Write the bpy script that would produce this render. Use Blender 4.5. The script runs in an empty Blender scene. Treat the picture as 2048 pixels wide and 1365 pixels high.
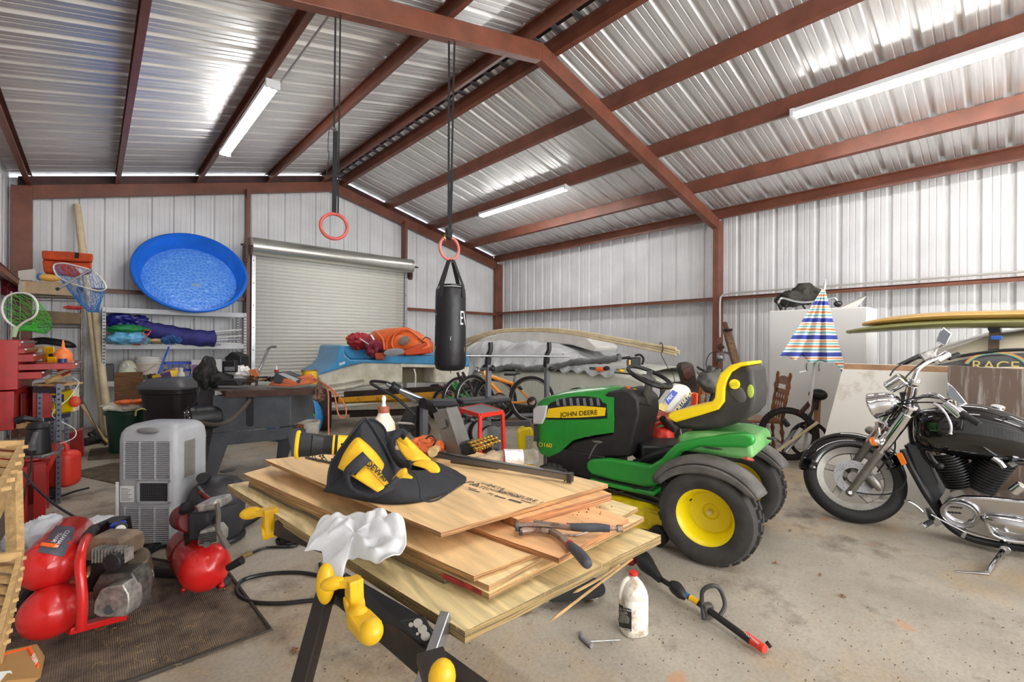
import bpy, math, random
from mathutils import Vector, Matrix, Euler
random.seed(7)
S = bpy.context.scene
COL = S.collection
# ---------------- camera ----------------
FPX, TH, ROLL, CY, CH = 922.5, 0.7379, 0.00575, 686.5, 1.40
RT = Vector((math.cos(TH), -math.sin(TH), 0)); FW = Vector((math.sin(TH), math.cos(TH), 0)); UP = Vector((0, 0, 1))
O = Vector((0, 0, CH))
cd = bpy.data.cameras.new('camera'); cam = bpy.data.objects.new('camera', cd); COL.objects.link(cam)
cd.sensor_width = 36; cd.lens = FPX * 36 / 2048; cd.shift_y = 4.0 / 2048; cd.clip_start = 0.02
r_ = RT * math.cos(ROLL) + UP * math.sin(ROLL); u_ = -RT * math.sin(ROLL) + UP * math.cos(ROLL)
cam.matrix_world = Matrix(((r_.x, u_.x, -FW.x, 0), (r_.y, u_.y, -FW.y, 0), (r_.z, u_.z, -FW.z, CH), (0, 0, 0, 1)))
S.camera = cam
S.view_settings.view_transform = 'Standard'; S.view_settings.look = 'None'
S.view_settings.gamma = 1; S.view_settings.use_curve_mapping = False
S.view_settings.exposure = 0.18
# ---------------- sky and added fill light ----------------
W = bpy.data.worlds.new('world'); S.world = W; W.use_nodes = True
W.node_tree.nodes['Background'].inputs[0].default_value = (0.90, 0.94, 1.0, 1)
W.node_tree.nodes['Background'].inputs[1].default_value = 2.6
TUBE = 52.0        # brightness of the fluorescent tubes
def area(name, loc, size, sy, power, rot, col=(1, 1, 1)):
    d = bpy.data.lights.new(name, 'AREA'); d.shape = 'RECTANGLE'; d.size = size; d.size_y = sy; d.energy = power; d.color = col
    o = bpy.data.objects.new(name, d); COL.objects.link(o); o.location = loc; o.rotation_euler = rot; return o
area('added_fill_light', (3.77, -5.3, 1.9), 8.0, 3.4, 500, (math.radians(90), 0, 0), (1.0, 0.985, 0.96))  # unseen fill light, added behind the camera to brighten the room
def ray(px, py):
    u = px - 1024; v = py - CY; c, s = math.cos(ROLL), math.sin(ROLL)
    return RT * ((u * c + v * s) / FPX) + FW - UP * ((-u * s + v * c) / FPX)
def at(px, py, d): return O + ray(px, py) * d
def fl(px, py, z=0.0): r = ray(px, py); return O + r * ((z - CH) / r.z)
def pX(px, py, X): r = ray(px, py); return O + r * (X / r.x)
def pY(px, py, Y): r = ray(px, py); return O + r * (Y / r.y)
def V(*a): return Vector(a)
def sc(c):   # sRGB 0-255 -> linear rgba
    return tuple(((x / 255) / 12.92 if x / 255 <= .04045 else ((x / 255 + .055) / 1.055) ** 2.4) for x in c) + (1,)
# ---------------- materials ----------------
_M = {}; BM = bpy.data.materials
def mat(name, c, rough=.5, metal=0, noise=0, nscale=6, c2=None, bump=0, bscale=40, spec=.5, trans=0, ior=1.45, coat=0, emit=0, stretch=(1, 1, 1), alpha=1, thr=(.35, .65)):
    if name in _M: return _M[name]
    m = bpy.data.materials.new(name); m.use_nodes = True; nt = m.node_tree; b = nt.nodes['Principled BSDF']
    b.inputs['Base Color'].default_value = sc(c); b.inputs['Roughness'].default_value = rough; b.inputs['Metallic'].default_value = metal
    b.inputs['Specular IOR Level'].default_value = spec; b.inputs['Transmission Weight'].default_value = trans; b.inputs['IOR'].default_value = ior
    b.inputs['Coat Weight'].default_value = coat; b.inputs['Alpha'].default_value = alpha
    if emit:
        b.inputs['Emission Color'].default_value = sc(c); b.inputs['Emission Strength'].default_value = emit
    if noise or c2 or bump:
        tc = nt.nodes.new('ShaderNodeTexCoord'); mp = nt.nodes.new('ShaderNodeMapping'); mp.inputs['Scale'].default_value = stretch
        nt.links.new(tc.outputs['Object'], mp.inputs[0])
    if noise or c2:
        n = nt.nodes.new('ShaderNodeTexNoise'); n.inputs['Scale'].default_value = nscale; n.inputs['Detail'].default_value = 5; n.inputs['Roughness'].default_value = .65
        nt.links.new(mp.outputs[0], n.inputs[0])
        r = nt.nodes.new('ShaderNodeValToRGB'); nt.links.new(n.outputs[0], r.inputs[0])
        if c2 is None: c2 = tuple(max(0, x * (1 - noise)) for x in c)
        r.color_ramp.elements[0].color = sc(c2); r.color_ramp.elements[1].color = sc(c)
        r.color_ramp.elements[0].position = thr[0]; r.color_ramp.elements[1].position = thr[1]
        nt.links.new(r.outputs[0], b.inputs['Base Color'])
    if bump:
        n2 = nt.nodes.new('ShaderNodeTexNoise'); n2.inputs['Scale'].default_value = bscale; n2.inputs['Detail'].default_value = 4
        nt.links.new(mp.outputs[0], n2.inputs[0])
        bp = nt.nodes.new('ShaderNodeBump'); bp.inputs['Strength'].default_value = bump; bp.inputs['Distance'].default_value = .01
        nt.links.new(n2.outputs[0], bp.inputs['Height']); nt.links.new(bp.outputs[0], b.inputs['Normal'])
    _M[name] = m; return m
# ---------------- mesh builder ----------------
def T(*a): return Matrix.Translation(Vector(a))
def RX(d): return Matrix.Rotation(math.radians(d), 4, 'X')
def RY(d): return Matrix.Rotation(math.radians(d), 4, 'Y')
def RZ(d): return Matrix.Rotation(math.radians(d), 4, 'Z')
def basis(z, up=None):
    z = Vector(z).normalized(); u = Vector(up) if up else (V(0, 0, 1) if abs(z.z) < .95 else V(1, 0, 0))
    x = u.cross(z).normalized(); y = z.cross(x)
    return x, y, z
class MB:
    def __init__(s, M=None): s.v = []; s.f = []; s.M = M or Matrix()
    def add(s, vs, fs):
        b = len(s.v); M = s.M
        s.v += [tuple(M @ Vector(p)) for p in vs]; s.f += [tuple(i + b for i in f) for f in fs]; return s
    def box(s, x0, x1, y0, y1, z0, z1, M=None):
        P = [(x, y, z) for x in (x0, x1) for y in (y0, y1) for z in (z0, z1)]
        if M: P = [M @ Vector(p) for p in P]
        return s.add(P, [(0, 1, 3, 2), (4, 6, 7, 5), (0, 4, 5, 1), (2, 3, 7, 6), (0, 2, 6, 4), (1, 5, 7, 3)])
    def cb(s, c, d, M=None):
        MM = T(*c) @ (M or Matrix()); return s.box(-d[0] / 2, d[0] / 2, -d[1] / 2, d[1] / 2, -d[2] / 2, d[2] / 2, MM)
    def beam(s, a, b, w, h, up=None):   # box bar from a to b; w across, h along up
        a, b = Vector(a), Vector(b); x, y, z = basis(b - a, up); P = []
        for p in (a, b):
            for i, j in ((-1, -1), (1, -1), (1, 1), (-1, 1)): P.append(p + x * i * w / 2 + y * j * h / 2)
        return s.add(P, [(3, 2, 1, 0), (4, 5, 6, 7), (0, 1, 5, 4), (1, 2, 6, 5), (2, 3, 7, 6), (3, 0, 4, 7)])
    def cyl(s, a, b, r, r2=None, n=16, cap=True):
        a, b = Vector(a), Vector(b); r2 = r if r2 is None else r2; x, y, z = basis(b - a); P = []
        for p, q in ((a, r), (b, r2)):
            for i in range(n): t = 2 * math.pi * i / n; P.append(p + x * math.cos(t) * q + y * math.sin(t) * q)
        F = [(i, (i + 1) % n, n + (i + 1) % n, n + i) for i in range(n)]
        if cap: F += [tuple(range(n - 1, -1, -1)), tuple(range(n, 2 * n))]
        return s.add(P, F)
    def tube(s, pts, r, n=8, closed=False, flat=None):
        pts = [Vector(p) for p in pts]; N = len(pts); P = []; x = None
        for i, p in enumerate(pts):
            a = pts[i - 1] if (i or closed) else pts[0]; b = pts[(i + 1) % N] if (i < N - 1 or closed) else pts[-1]
            z = (b - a).normalized() if (b - a).length > 1e-9 else V(0, 0, 1)
            if x is None: x, y, _ = basis(z)
            else:
                x = (x - z * x.dot(z)); x = x.normalized() if x.length > 1e-6 else basis(z)[0]; y = z.cross(x)
            q = r[i] if isinstance(r, (list, tuple)) else r; q2 = q * (flat or 1)
            for k in range(n): t = 2 * math.pi * k / n; P.append(p + x * math.cos(t) * q + y * math.sin(t) * q2)
        F = []
        for i in range(N if closed else N - 1):
            j = (i + 1) % N
            F += [(i * n + k, i * n + (k + 1) % n, j * n + (k + 1) % n, j * n + k) for k in range(n)]
        if not closed: F += [tuple(range(n - 1, -1, -1)), tuple((N - 1) * n + k for k in range(n))]
        return s.add(P, F)
    def lathe(s, prof, n=24, M=None, a0=0, a1=360):
        P = []; full = abs(a1 - a0) >= 360; m = n if full else n + 1
        for r, z in prof:
            for k in range(m): t = math.radians(a0 + (a1 - a0) * k / n); P.append(Vector((r * math.cos(t), r * math.sin(t), z)))
        if M: P = [M @ p for p in P]
        F = []
        for i in range(len(prof) - 1):
            for k in range(n):
                k2 = (k + 1) % m; F.append((i * m + k, i * m + k2, (i + 1) * m + k2, (i + 1) * m + k))
        return s.add(P, F)
    def poly(s, pts, off):   # polygon of 3d points extruded by a vector
        pts = [Vector(p) for p in pts]; n = len(pts); o = Vector(off); P = pts + [p + o for p in pts]
        nn = Vector()
        for i in range(n): nn += pts[i].cross(pts[(i + 1) % n])
        F = [tuple(range(n)), tuple(range(2 * n - 1, n - 1, -1))] + [(i, n + i, n + (i + 1) % n, (i + 1) % n) for i in range(n)]
        if nn.dot(o) > 0: F = [tuple(reversed(f)) for f in F]
        return s.add(P, F)
    def loft(s, rings, closed=True, cap=True):
        n = len(rings[0]); P = [p for r in rings for p in r]; F = []
        for i in range(len(rings) - 1):
            for k in range(n if closed else n - 1): k2 = (k + 1) % n; F.append((i * n + k, i * n + k2, (i + 1) * n + k2, (i + 1) * n + k))
        if cap and closed: F += [tuple(range(n - 1, -1, -1)), tuple((len(rings) - 1) * n + k for k in range(n))]
        return s.add(P, F)
    def ell(s, c, r, n=20, m=12, M=None):
        if not isinstance(r, (tuple, list)): r = (r, r, r)
        MM = T(*c) @ (M or Matrix()); P = [MM @ V(0, 0, -r[2])]
        for i in range(1, m):
            t = math.pi * i / m
            for k in range(n): a = 2 * math.pi * k / n; P.append(MM @ V(r[0] * math.sin(t) * math.cos(a), r[1] * math.sin(t) * math.sin(a), -r[2] * math.cos(t)))
        P.append(MM @ V(0, 0, r[2])); L = len(P) - 1; F = [(0, 1 + (k + 1) % n, 1 + k) for k in range(n)]
        for i in range(m - 2):
            F += [(1 + i * n + k, 1 + i * n + (k + 1) % n, 1 + (i + 1) * n + (k + 1) % n, 1 + (i + 1) * n + k) for k in range(n)]
        F += [(L, 1 + (m - 2) * n + k, 1 + (m - 2) * n + (k + 1) % n) for k in range(n)]
        return s.add(P, F)
    def torus(s, c, R, r, axis=(0, 0, 1), n=32, m=10, sy=1):
        x, y, z = basis(axis); c = Vector(c); P = []
        return s.tube([c + x * math.cos(2 * math.pi * i / n) * R + y * math.sin(2 * math.pi * i / n) * R * sy for i in range(n)], r, m, closed=True)
    def grid(s, fn, nu, nv):
        P = [fn(i / nu, j / nv) for j in range(nv + 1) for i in range(nu + 1)]
        return s.add(P, [(j * (nu + 1) + i, j * (nu + 1) + i + 1, (j + 1) * (nu + 1) + i + 1, (j + 1) * (nu + 1) + i) for j in range(nv) for i in range(nu)])
def bez(pts, k=6):   # smooth curve through points
    pts = [Vector(p) for p in pts]; out = []
    for i in range(len(pts) - 1):
        p0 = pts[max(i - 1, 0)]; p1 = pts[i]; p2 = pts[i + 1]; p3 = pts[min(i + 2, len(pts) - 1)]
        for j in range(k):
            t = j / k; out.append(.5 * ((2 * p1) + (p2 - p0) * t + (2 * p0 - 5 * p1 + 4 * p2 - p3) * t * t + (3 * p1 - p0 - 3 * p2 + p3) * t ** 3))
    return out + [pts[-1]]
PW = {}
PRE = [None]
def obj(name, mb, m, parent=None, label=None, smooth=35, bevel=0, sub=0, solid=0, world=None, kind=None, bseg=2):
    vs = mb.v; base = Vector((0, 0, 0))
    if PRE[0] is not None: vs = [tuple(PRE[0] @ Vector(p)) for p in vs]
    if parent is None:
        n = len(vs); xs = [p[0] for p in vs]; ys = [p[1] for p in vs]; zs = [p[2] for p in vs]
        base = Vector(((min(xs) + max(xs)) / 2, (min(ys) + max(ys)) / 2, min(zs)))
        vs = [(p[0] - base.x, p[1] - base.y, p[2] - base.z) for p in vs]
    me = bpy.data.meshes.new(name); me.from_pydata(vs, [], mb.f); me.validate()
    if m: me.materials.append(m)
    if smooth:
        for p in me.polygons: p.use_smooth = True
        if smooth < 180: me.set_sharp_from_angle(angle=math.radians(smooth))
    o = bpy.data.objects.new(name, me); COL.objects.link(o)
    if parent is None: o.location = base
    else:
        o.parent = parent
        if world is None: world = PW.get(parent.name, (None, True))[1]
        if world: o.matrix_parent_inverse = PW[parent.name][0].inverted()
        PW[o.name] = (PW[parent.name][0] if world is False else Matrix(), world) if parent.name in PW else (Matrix(), world)
    if parent is None: PW[o.name] = (T(*base), True)
    if bevel:
        b = o.modifiers.new('bevel', 'BEVEL'); b.width = bevel; b.segments = bseg; b.limit_method = 'ANGLE'; b.angle_limit = math.radians(40)
    if solid:
        b = o.modifiers.new('solid', 'SOLIDIFY'); b.thickness = solid; b.offset = 0
    if sub:
        b = o.modifiers.new('sub', 'SUBSURF'); b.levels = b.render_levels = sub
    if label: o['label'] = label
    if kind: o['kind'] = kind
    return o
def tag(o, label, cat, group=None, kind=None):
    o['label'] = label
    if cat: o['category'] = cat
    if group: o['group'] = group
    if kind: o['kind'] = kind
    return o
def thing(name, label, cat, loc=(0, 0, 0), rz=0, group=None, local=False, rot=None):
    # local=False: children meshes are given in world coordinates; True: in the thing's own frame
    o = bpy.data.objects.new(name, None); COL.objects.link(o); o.empty_display_size = .1
    o.location = loc; e = Euler(rot if rot else (0, 0, rz)); o.rotation_euler = e
    PW[o.name] = (T(*loc) @ e.to_matrix().to_4x4(), not local)
    if label: tag(o, label, cat, group)
    return o
def single(name, mb, m, label, cat, group=None, **k): return tag(obj(name, mb, m, **k), label, cat, group)
def dup(root, loc, rz=None, label=None, group=None):
    r = root.copy(); COL.objects.link(r); r.location = loc
    if rz is not None: r.rotation_euler = (0, 0, rz)
    if label: r['label'] = label
    if group: r['group'] = group
    for ch in list(root.children):
        c = ch.copy(); COL.objects.link(c); c.parent = r
        for g in ch.children: d = g.copy(); COL.objects.link(d); d.parent = c
    return r
FONT = {}
def text(name, body, size, M, m, parent=None, ext=.001, label=None, align='CENTER', xs=1.0, off=0.0):
    c = bpy.data.curves.new(name, 'FONT'); c.body = body; c.size = size; c.extrude = ext; c.align_x = align; c.align_y = 'CENTER'; c.offset = off
    t = bpy.data.objects.new(name, c); COL.objects.link(t)
    dg = bpy.context.evaluated_depsgraph_get(); me = bpy.data.meshes.new_from_object(t.evaluated_get(dg)); bpy.data.objects.remove(t)
    mb = MB(M @ Matrix.Diagonal((xs, 1, 1, 1))); mb.add([v.co[:] for v in me.vertices], [tuple(p.vertices) for p in me.polygons])
    bpy.data.meshes.remove(me)
    return obj(name, mb, m, parent, label, smooth=0)
def frameM(o, x, y):   # matrix whose local x/y follow the given directions
    x = Vector(x).normalized(); z = x.cross(Vector(y)).normalized(); y = z.cross(x)
    return Matrix(((x.x, y.x, z.x, o[0]), (x.y, y.y, z.y, o[1]), (x.z, y.z, z.z, o[2]), (0, 0, 0, 1)))
# ---------------- palette ----------------
iron = mat('red_iron_primer', (128, 76, 58), .42, noise=.18, nscale=3)
iron_d = mat('dark_iron', (84, 48, 46), .5, noise=.3, nscale=3)
rust = mat('rusty_steel', (96, 66, 50), .7, .3, noise=.4, nscale=20)
chrome = mat('chrome', (225, 225, 228), .09, 1)
steel = mat('steel', (170, 172, 175), .3, .9, noise=.12, nscale=12)
dsteel = mat('dark_steel', (82, 80, 78), .4, .8, noise=.3, nscale=10)
alu = mat('cast_aluminium', (200, 198, 192), .42, .7, noise=.3, nscale=30, bump=.15, bscale=90)
black = mat('black_plastic', (30, 30, 32), .45, noise=.25, nscale=8)
blackg = mat('black_gloss_paint', (8, 8, 10), .08, coat=.8)
rubber = mat('rubber', (40, 38, 37), .75, noise=.3, nscale=14, bump=.2, bscale=60)
gplast = mat('grey_plastic', (110, 112, 116), .5)
redp = mat('red_paint', (178, 24, 22), .32, noise=.22, nscale=5, coat=.2)
white = mat('white_plastic', (222, 222, 218), .45)
yel = mat('yellow_plastic', (240, 190, 20), .4)
org = mat('orange_plastic', (236, 104, 36), .4)
wood_l = mat('light_wood', (214, 176, 120), .6, noise=.2, nscale=5, stretch=(1, 8, 8))
bamboo = mat('pale_pole_plastic', (222, 204, 166), .45, noise=.12, nscale=6)
def wallmat():
    m = bpy.data.materials.new('white_wall_steel'); m.use_nodes = True; nt = m.node_tree; b = nt.nodes['Principled BSDF']
    b.inputs['Roughness'].default_value = .42
    tc = nt.nodes.new('ShaderNodeTexCoord')
    n = nt.nodes.new('ShaderNodeTexNoise'); n.inputs['Scale'].default_value = 1.6; n.inputs['Detail'].default_value = 6
    n2 = nt.nodes.new('ShaderNodeTexNoise'); n2.inputs['Scale'].default_value = 45; n2.inputs['Detail'].default_value = 3
    nt.links.new(tc.outputs['Object'], n.inputs[0]); nt.links.new(tc.outputs['Object'], n2.inputs[0])
    r = nt.nodes.new('ShaderNodeValToRGB'); r.color_ramp.elements[0].position = .3; r.color_ramp.elements[1].position = .7
    r.color_ramp.elements[0].color = sc((208, 209, 210)); r.color_ramp.elements[1].color = sc((228, 229, 230))
    r2 = nt.nodes.new('ShaderNodeValToRGB'); r2.color_ramp.elements[0].position = .25; r2.color_ramp.elements[1].position = .36
    r2.color_ramp.elements[0].color = (.72, .70, .66, 1); r2.color_ramp.elements[1].color = (1, 1, 1, 1)
    mx = nt.nodes.new('ShaderNodeMixRGB'); mx.blend_type = 'MULTIPLY'; mx.inputs[0].default_value = .6
    nt.links.new(n.outputs[0], r.inputs[0]); nt.links.new(n2.outputs[0], r2.inputs[0])
    nt.links.new(r.outputs[0], mx.inputs[1]); nt.links.new(r2.outputs[0], mx.inputs[2]); nt.links.new(mx.outputs[0], b.inputs['Base Color'])
    return m
wallm = wallmat()
def roofmat():
    m = bpy.data.materials.new('galvalume'); m.use_nodes = True; nt = m.node_tree; b = nt.nodes['Principled BSDF']
    b.inputs['Metallic'].default_value = .6
    tc = nt.nodes.new('ShaderNodeTexCoord'); mp = nt.nodes.new('ShaderNodeMapping'); mp.inputs['Scale'].default_value = (.5, 9, .5)
    nt.links.new(tc.outputs['Object'], mp.inputs[0])
    n = nt.nodes.new('ShaderNodeTexNoise'); n.inputs['Scale'].default_value = 3; n.inputs['Detail'].default_value = 5; nt.links.new(mp.outputs[0], n.inputs[0])
    r = nt.nodes.new('ShaderNodeMapRange'); r.inputs['To Min'].default_value = .26; r.inputs['To Max'].default_value = .46
    nt.links.new(n.outputs[0], r.inputs[0]); nt.links.new(r.outputs[0], b.inputs['Roughness'])
    r2 = nt.nodes.new('ShaderNodeValToRGB'); r2.color_ramp.elements[0].color = (.62, .62, .63, 1); r2.color_ramp.elements[1].color = (.86, .86, .85, 1)
    r2.color_ramp.elements[0].position = .3; r2.color_ramp.elements[1].position = .7
    nt.links.new(n.outputs[0], r2.inputs[0]); nt.links.new(r2.outputs[0], b.inputs['Base Color'])
    return m
roofm = roofmat()
def floormat():
    m = bpy.data.materials.new('concrete'); m.use_nodes = True; nt = m.node_tree; b = nt.nodes['Principled BSDF']; L = nt.links.new
    tc = nt.nodes.new('ShaderNodeTexCoord')
    def noise(s, d=6, ro=.6):
        n = nt.nodes.new('ShaderNodeTexNoise'); n.inputs['Scale'].default_value = s; n.inputs['Detail'].default_value = d; n.inputs['Roughness'].default_value = ro
        L(tc.outputs['Object'], n.inputs[0]); return n
    def ramp(src, a, ca, bb, cb):
        r = nt.nodes.new('ShaderNodeValToRGB'); e = r.color_ramp.elements; e[0].position = a; e[0].color = ca; e[1].position = bb; e[1].color = cb
        L(src.outputs[0], r.inputs[0]); return r
    def mix(a, c, f=None, fac=1, mode='MIX'):
        x = nt.nodes.new('ShaderNodeMixRGB'); x.blend_type = mode; x.inputs[0].default_value = fac
        if f: L(f.outputs[0], x.inputs[0])
        L(a.outputs[0], x.inputs[1]); L(c.outputs[0], x.inputs[2]); return x
    base = ramp(noise(1.1), .3, sc((146, 138, 126)), .7, sc((186, 178, 163)))
    tan = ramp(noise(.7), 0, sc((178, 152, 116)), 1, sc((178, 152, 116)))
    x = mix(base, tan, ramp(noise(.8, 7, .7), .48, (0, 0, 0, 1), .68, (.8, .8, .8, 1)))
    dark = ramp(noise(.7), 0, sc((96, 86, 76)), 1, sc((96, 86, 76)))
    x = mix(x, dark, ramp(noise(2.3, 8, .7), .53, (0, 0, 0, 1), .70, (.85, .85, .85, 1)))
    x = mix(x, ramp(noise(60, 3), .3, (.78, .76, .73, 1), .6, (1, 1, 1, 1)), None, .8, 'MULTIPLY')
    org_ = ramp(noise(.7), 0, sc((186, 132, 88)), 1, sc((186, 132, 88)))
    x = mix(x, org_, ramp(noise(4.2, 3, .5), .68, (0, 0, 0, 1), .75, (.6, .6, .6, 1)))
    L(x.outputs[0], b.inputs['Base Color'])
    rr = nt.nodes.new('ShaderNodeMapRange'); rr.inputs['To Min'].default_value = .45; rr.inputs['To Max'].default_value = .75
    L(noise(3).outputs[0], rr.inputs[0]); L(rr.outputs[0], b.inputs['Roughness'])
    bp = nt.nodes.new('ShaderNodeBump'); bp.inputs['Strength'].default_value = .12; bp.inputs['Distance'].default_value = .01
    L(noise(30).outputs[0], bp.inputs['Height']); L(bp.outputs[0], b.inputs['Normal'])
    return m
XL, XR, YB, YF, XC = -.92, 8.62, 10.05, -5.4, 3.77
def rt(x): return 4.82 - .25 * abs(x - XC)     # top of rafters = underside of purlins
def struct(name, mb, m, parent=None, **k):
    o = obj(name, mb, m, parent, **k); o['kind'] = 'structure'; return o
def shell(name, loc=(0, 0, 0)):
    o = thing(name, None, None, loc); o['kind'] = 'structure'; return o
struct('floor', MB().box(XL - .3, XR + .3, YF - .3, YB + .3, -.12, 0), floormat(), smooth=0)
# corrugated panel profile: three ribs to a sheet
def ribprof(n=3, p=.305):
    pr = []
    for i in range(n):
        o = i * p
        pr += [(o, 0), (o + .070, 0), (o + .074, .005), (o + .088, .005), (o + .092, 0), (o + .145, 0), (o + .149, .005), (o + .163, .005), (o + .167, 0), (o + .225, 0), (o + .247, .032), (o + .283, .032)]
    pr.append((n * p, 0)); return pr
PR = ribprof()
def panel(parent, org_, along, up, nrm, h0, h1, m):   # h0/h1 heights at both sheet edges, ribs stand out along -nrm (seen side dented)
    a, u, nn = Vector(along), Vector(up), Vector(nrm); P = []
    for d, h in PR:
        t = d / .915; P.append(Vector(org_) + a * d + nn * h); P.append(Vector(org_) + a * d + nn * h + u * (h0 + (h1 - h0) * t))
    n = len(PR); F = [(2 * i, 2 * i + 2, 2 * i + 3, 2 * i + 1) for i in range(n - 1)]
    return struct('panel', MB().add(P, F), m, parent, smooth=0, solid=.002)
wb = shell('wall_back')
for i in range(11):
    x0 = XL - .15 + i * .915; x1 = x0 + .915
    if x0 >= XR: break
    hz = lambda x: min(rt(x) + .16, 5)
    panel(wb, (x0, YB, 0), (1, 0, 0), (0, 0, 1), (0, 1, 0), hz(x0), hz(x1), wallm)
wr = shell('wall_right')
for i in range(17): panel(wr, (XR, YB - i * .915 + .04, 0), (0, -1, 0), (0, 0, 1), (1, 0, 0), 3.86, 3.86, wallm)
wl = shell('wall_left')
for i in range(17): panel(wl, (XL, YB - i * .915, 0), (0, -1, 0), (0, 0, 1), (-1, 0, 0), 3.86, 3.86, wallm)
ce = shell('ceiling')
SL = math.sqrt(1 + .0625)
for sgn in (-1, 1):
    L_ = 4.9
    for i in range(17):
        up = V(sgn, 0, -.25).normalized()
        panel(ce, (XC + sgn * .06, YB + .06 - i * .915, rt(XC) + .20 - .015), (0, -1, 0), up, (sgn * .2425, 0, .97), L_ * SL, L_ * SL, roofm)
struct('panel', MB().poly([(XC - .3, YB, rt(XC) + .20 - .03), (XC, YB, rt(XC) + .27), (XC + .3, YB, rt(XC) + .20 - .03), (XC, YB, rt(XC) + .265)], (0, YF - YB, 0)), iron_d, ce)['label'] = 'dark ridge cap'
# closure strips showing dark between the ridge purlins
g = MB()
for i in range(50):
    y = YB - .1 - i * .305
    if y < YF: break
    g.box(XC - .20, XC + .20, y - .03, y + .03, rt(XC) + .145, rt(XC) + .16)
struct('ridge_closure', g, mat('closure_grey', (92, 92, 96), .6), ce)
struct('ridge_closure', MB().box(XC - .13, XC + .10, YF, YB, rt(XC) + .165, rt(XC) + .17), black, ce)
def cbar(mb, a, b, dep, fl_, side, lip=.018, t=.005, up=(0, 0, 1)):
    """C-section from a to b, a/b at the bottom outer web line; side = direction of the open flanges"""
    a, b = Vector(a), Vector(b); s_ = Vector(side).normalized(); u = Vector(up)
    pf = [(0, 0), (fl_, 0), (fl_, lip), (fl_ - t, lip), (fl_ - t, t), (t, t), (t, dep - t), (fl_ - t, dep - t), (fl_ - t, dep - lip), (fl_, dep - lip), (fl_, dep), (0, dep)]
    mb.poly([a + s_ * p + u * q for p, q in pf], b - a); return mb
for x, sd in ((-.74, 1), (.32, -1), (1.41, -1), (2.55, -1), (3.60, -1), (3.95, 1), (5.04, 1), (6.20, 1), (7.36, 1), (8.40, -1)):
    s_ = V(sd, 0, -.25 * (1 if x > XC else -1) * sd) if -0.5 < x < 8.2 else V(sd, 0, 0)
    struct('purlin', cbar(MB(), (x, YF, rt(x)), (x, YB - .04, rt(x)), .185, .062, s_), iron, ce, smooth=0)
# screw tips below the ceiling sheets
for yf, nm in ((3.66, 0), (9.86, 1), (-2.55, 2)):
    for sgn in (-1, 1):
        xe = XC + sgn * (4.62 if sgn > 0 else 4.60)
        a = V(XC, yf, rt(XC) - .20); b = V(xe, yf, rt(xe) - .20)
        struct('rafter', MB().poly([a, b, b + V(0, 0, .20), a + V(0, 0, .20)], (0, .1, 0)), iron, ce, smooth=0, bevel=.006)
for sgn in (-1, 1):
    xe = XC + sgn * 4.6
    struct('rake_beam', MB().poly([V(XC, YB - .05, rt(XC) + .02), V(xe, YB - .05, rt(xe) + .02), V(xe, YB - .05, rt(xe) + .165), V(XC, YB - .05, rt(XC) + .165)], (0, .04, 0)), iron_d, ce, smooth=0)
for x, y, par in ((XL + .04, 9.72, wb), (8.36, 9.86, wb), (8.30, 3.64, wr), (XL + .04, 3.64, wl), (8.30, -2.55, wr)):
    struct('column', MB().box(x, x + .22, y, y + .10, 0, rt(x if x < 4 else x + .2) - (.0 if x > 4 else .02)), iron, par, smooth=0, bevel=.005)
g = MB(); cbar(g, (8.30, 3.74, 0), (8.30, 3.74, 3.68), .001, .001, (1, 0, 0))
struct('girt', MB().box(8.36, 8.40, YF, 9.86, 2.19, 2.25).box(8.36, 8.60, YF, 9.86, 2.235, 2.245), iron, wr, smooth=0)
struct('girt', MB().box(XL + .14, XL + .19, YF, 9.8, 2.14, 2.22).box(XL, XL + .2, YF, 9.8, 2.21, 2.22), iron, wl, smooth=0)
struct('girt', MB().box(XL + .2, 2.14, 9.84, 9.88, 2.17, 2.23).box(XL + .2, 2.14, 9.84, 10.04, 2.225, 2.235), iron, wb, smooth=0)
struct('girt', MB().box(5.46, 8.36, 9.84, 9.88, 2.17, 2.23).box(5.46, 8.36, 9.84, 10.04, 2.225, 2.235), iron, wb, smooth=0)
for x in (2.12, 5.42):
    struct('post', MB().box(x, x + .06, 9.70, 9.78, 0, rt(x) - .15).box(x, x + .015, 9.78, 9.9, 0, rt(x) - .15), iron, wb, smooth=0)
# wall_front with a wide opening added behind the camera to let light in
wf = shell('wall_front')
struct('panel', MB().box(XL, -.3, YF, YF + .03, 0, 5).box(7.8, XR, YF, YF + .03, 0, 5).box(-.3, 7.8, YF, YF + .03, 3.6, 5), wallm, wf)
# ---------------- roll-up door ----------------
dr = shell('door_1')
dm = mat('door_enamel', (226, 225, 216), .38, noise=.06, nscale=4, c2=(204, 198, 180), thr=(.2, .45))
slat = None; DY = 9.70; x0, x1 = 2.24, 5.40; H = 3.06
pr = []
for i in range(9):
    t = i / 8; pr.append((DY - .018 * math.sin(math.pi * t), t * .068))
pr = [(DY, -.002)] + pr
sm = MB(); P = []
for y, z in pr: P += [(0, y, z), (x1 - x0, y, z)]
sm.add(P, [(2 * i, 2 * i + 1, 2 * i + 3, 2 * i + 2) for i in range(len(pr) - 1)])
s0 = struct('slat', sm, dm, dr, smooth=50, solid=.003); s0.location = (x0, 0, 0)
me0 = s0.data
n = int(H / .0708)
for i in range(1, n):
    o = s0.copy(); COL.objects.link(o); o.location = (x0, 0, i * .0708)
struct('backing', MB().box(x0, x1, DY + .01, DY + .015, 0, H), mat('seam_dark', (40, 40, 40), .8), dr)
galv = mat('galvanised', (190, 192, 194), .35, .7, noise=.1, nscale=10)
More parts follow.
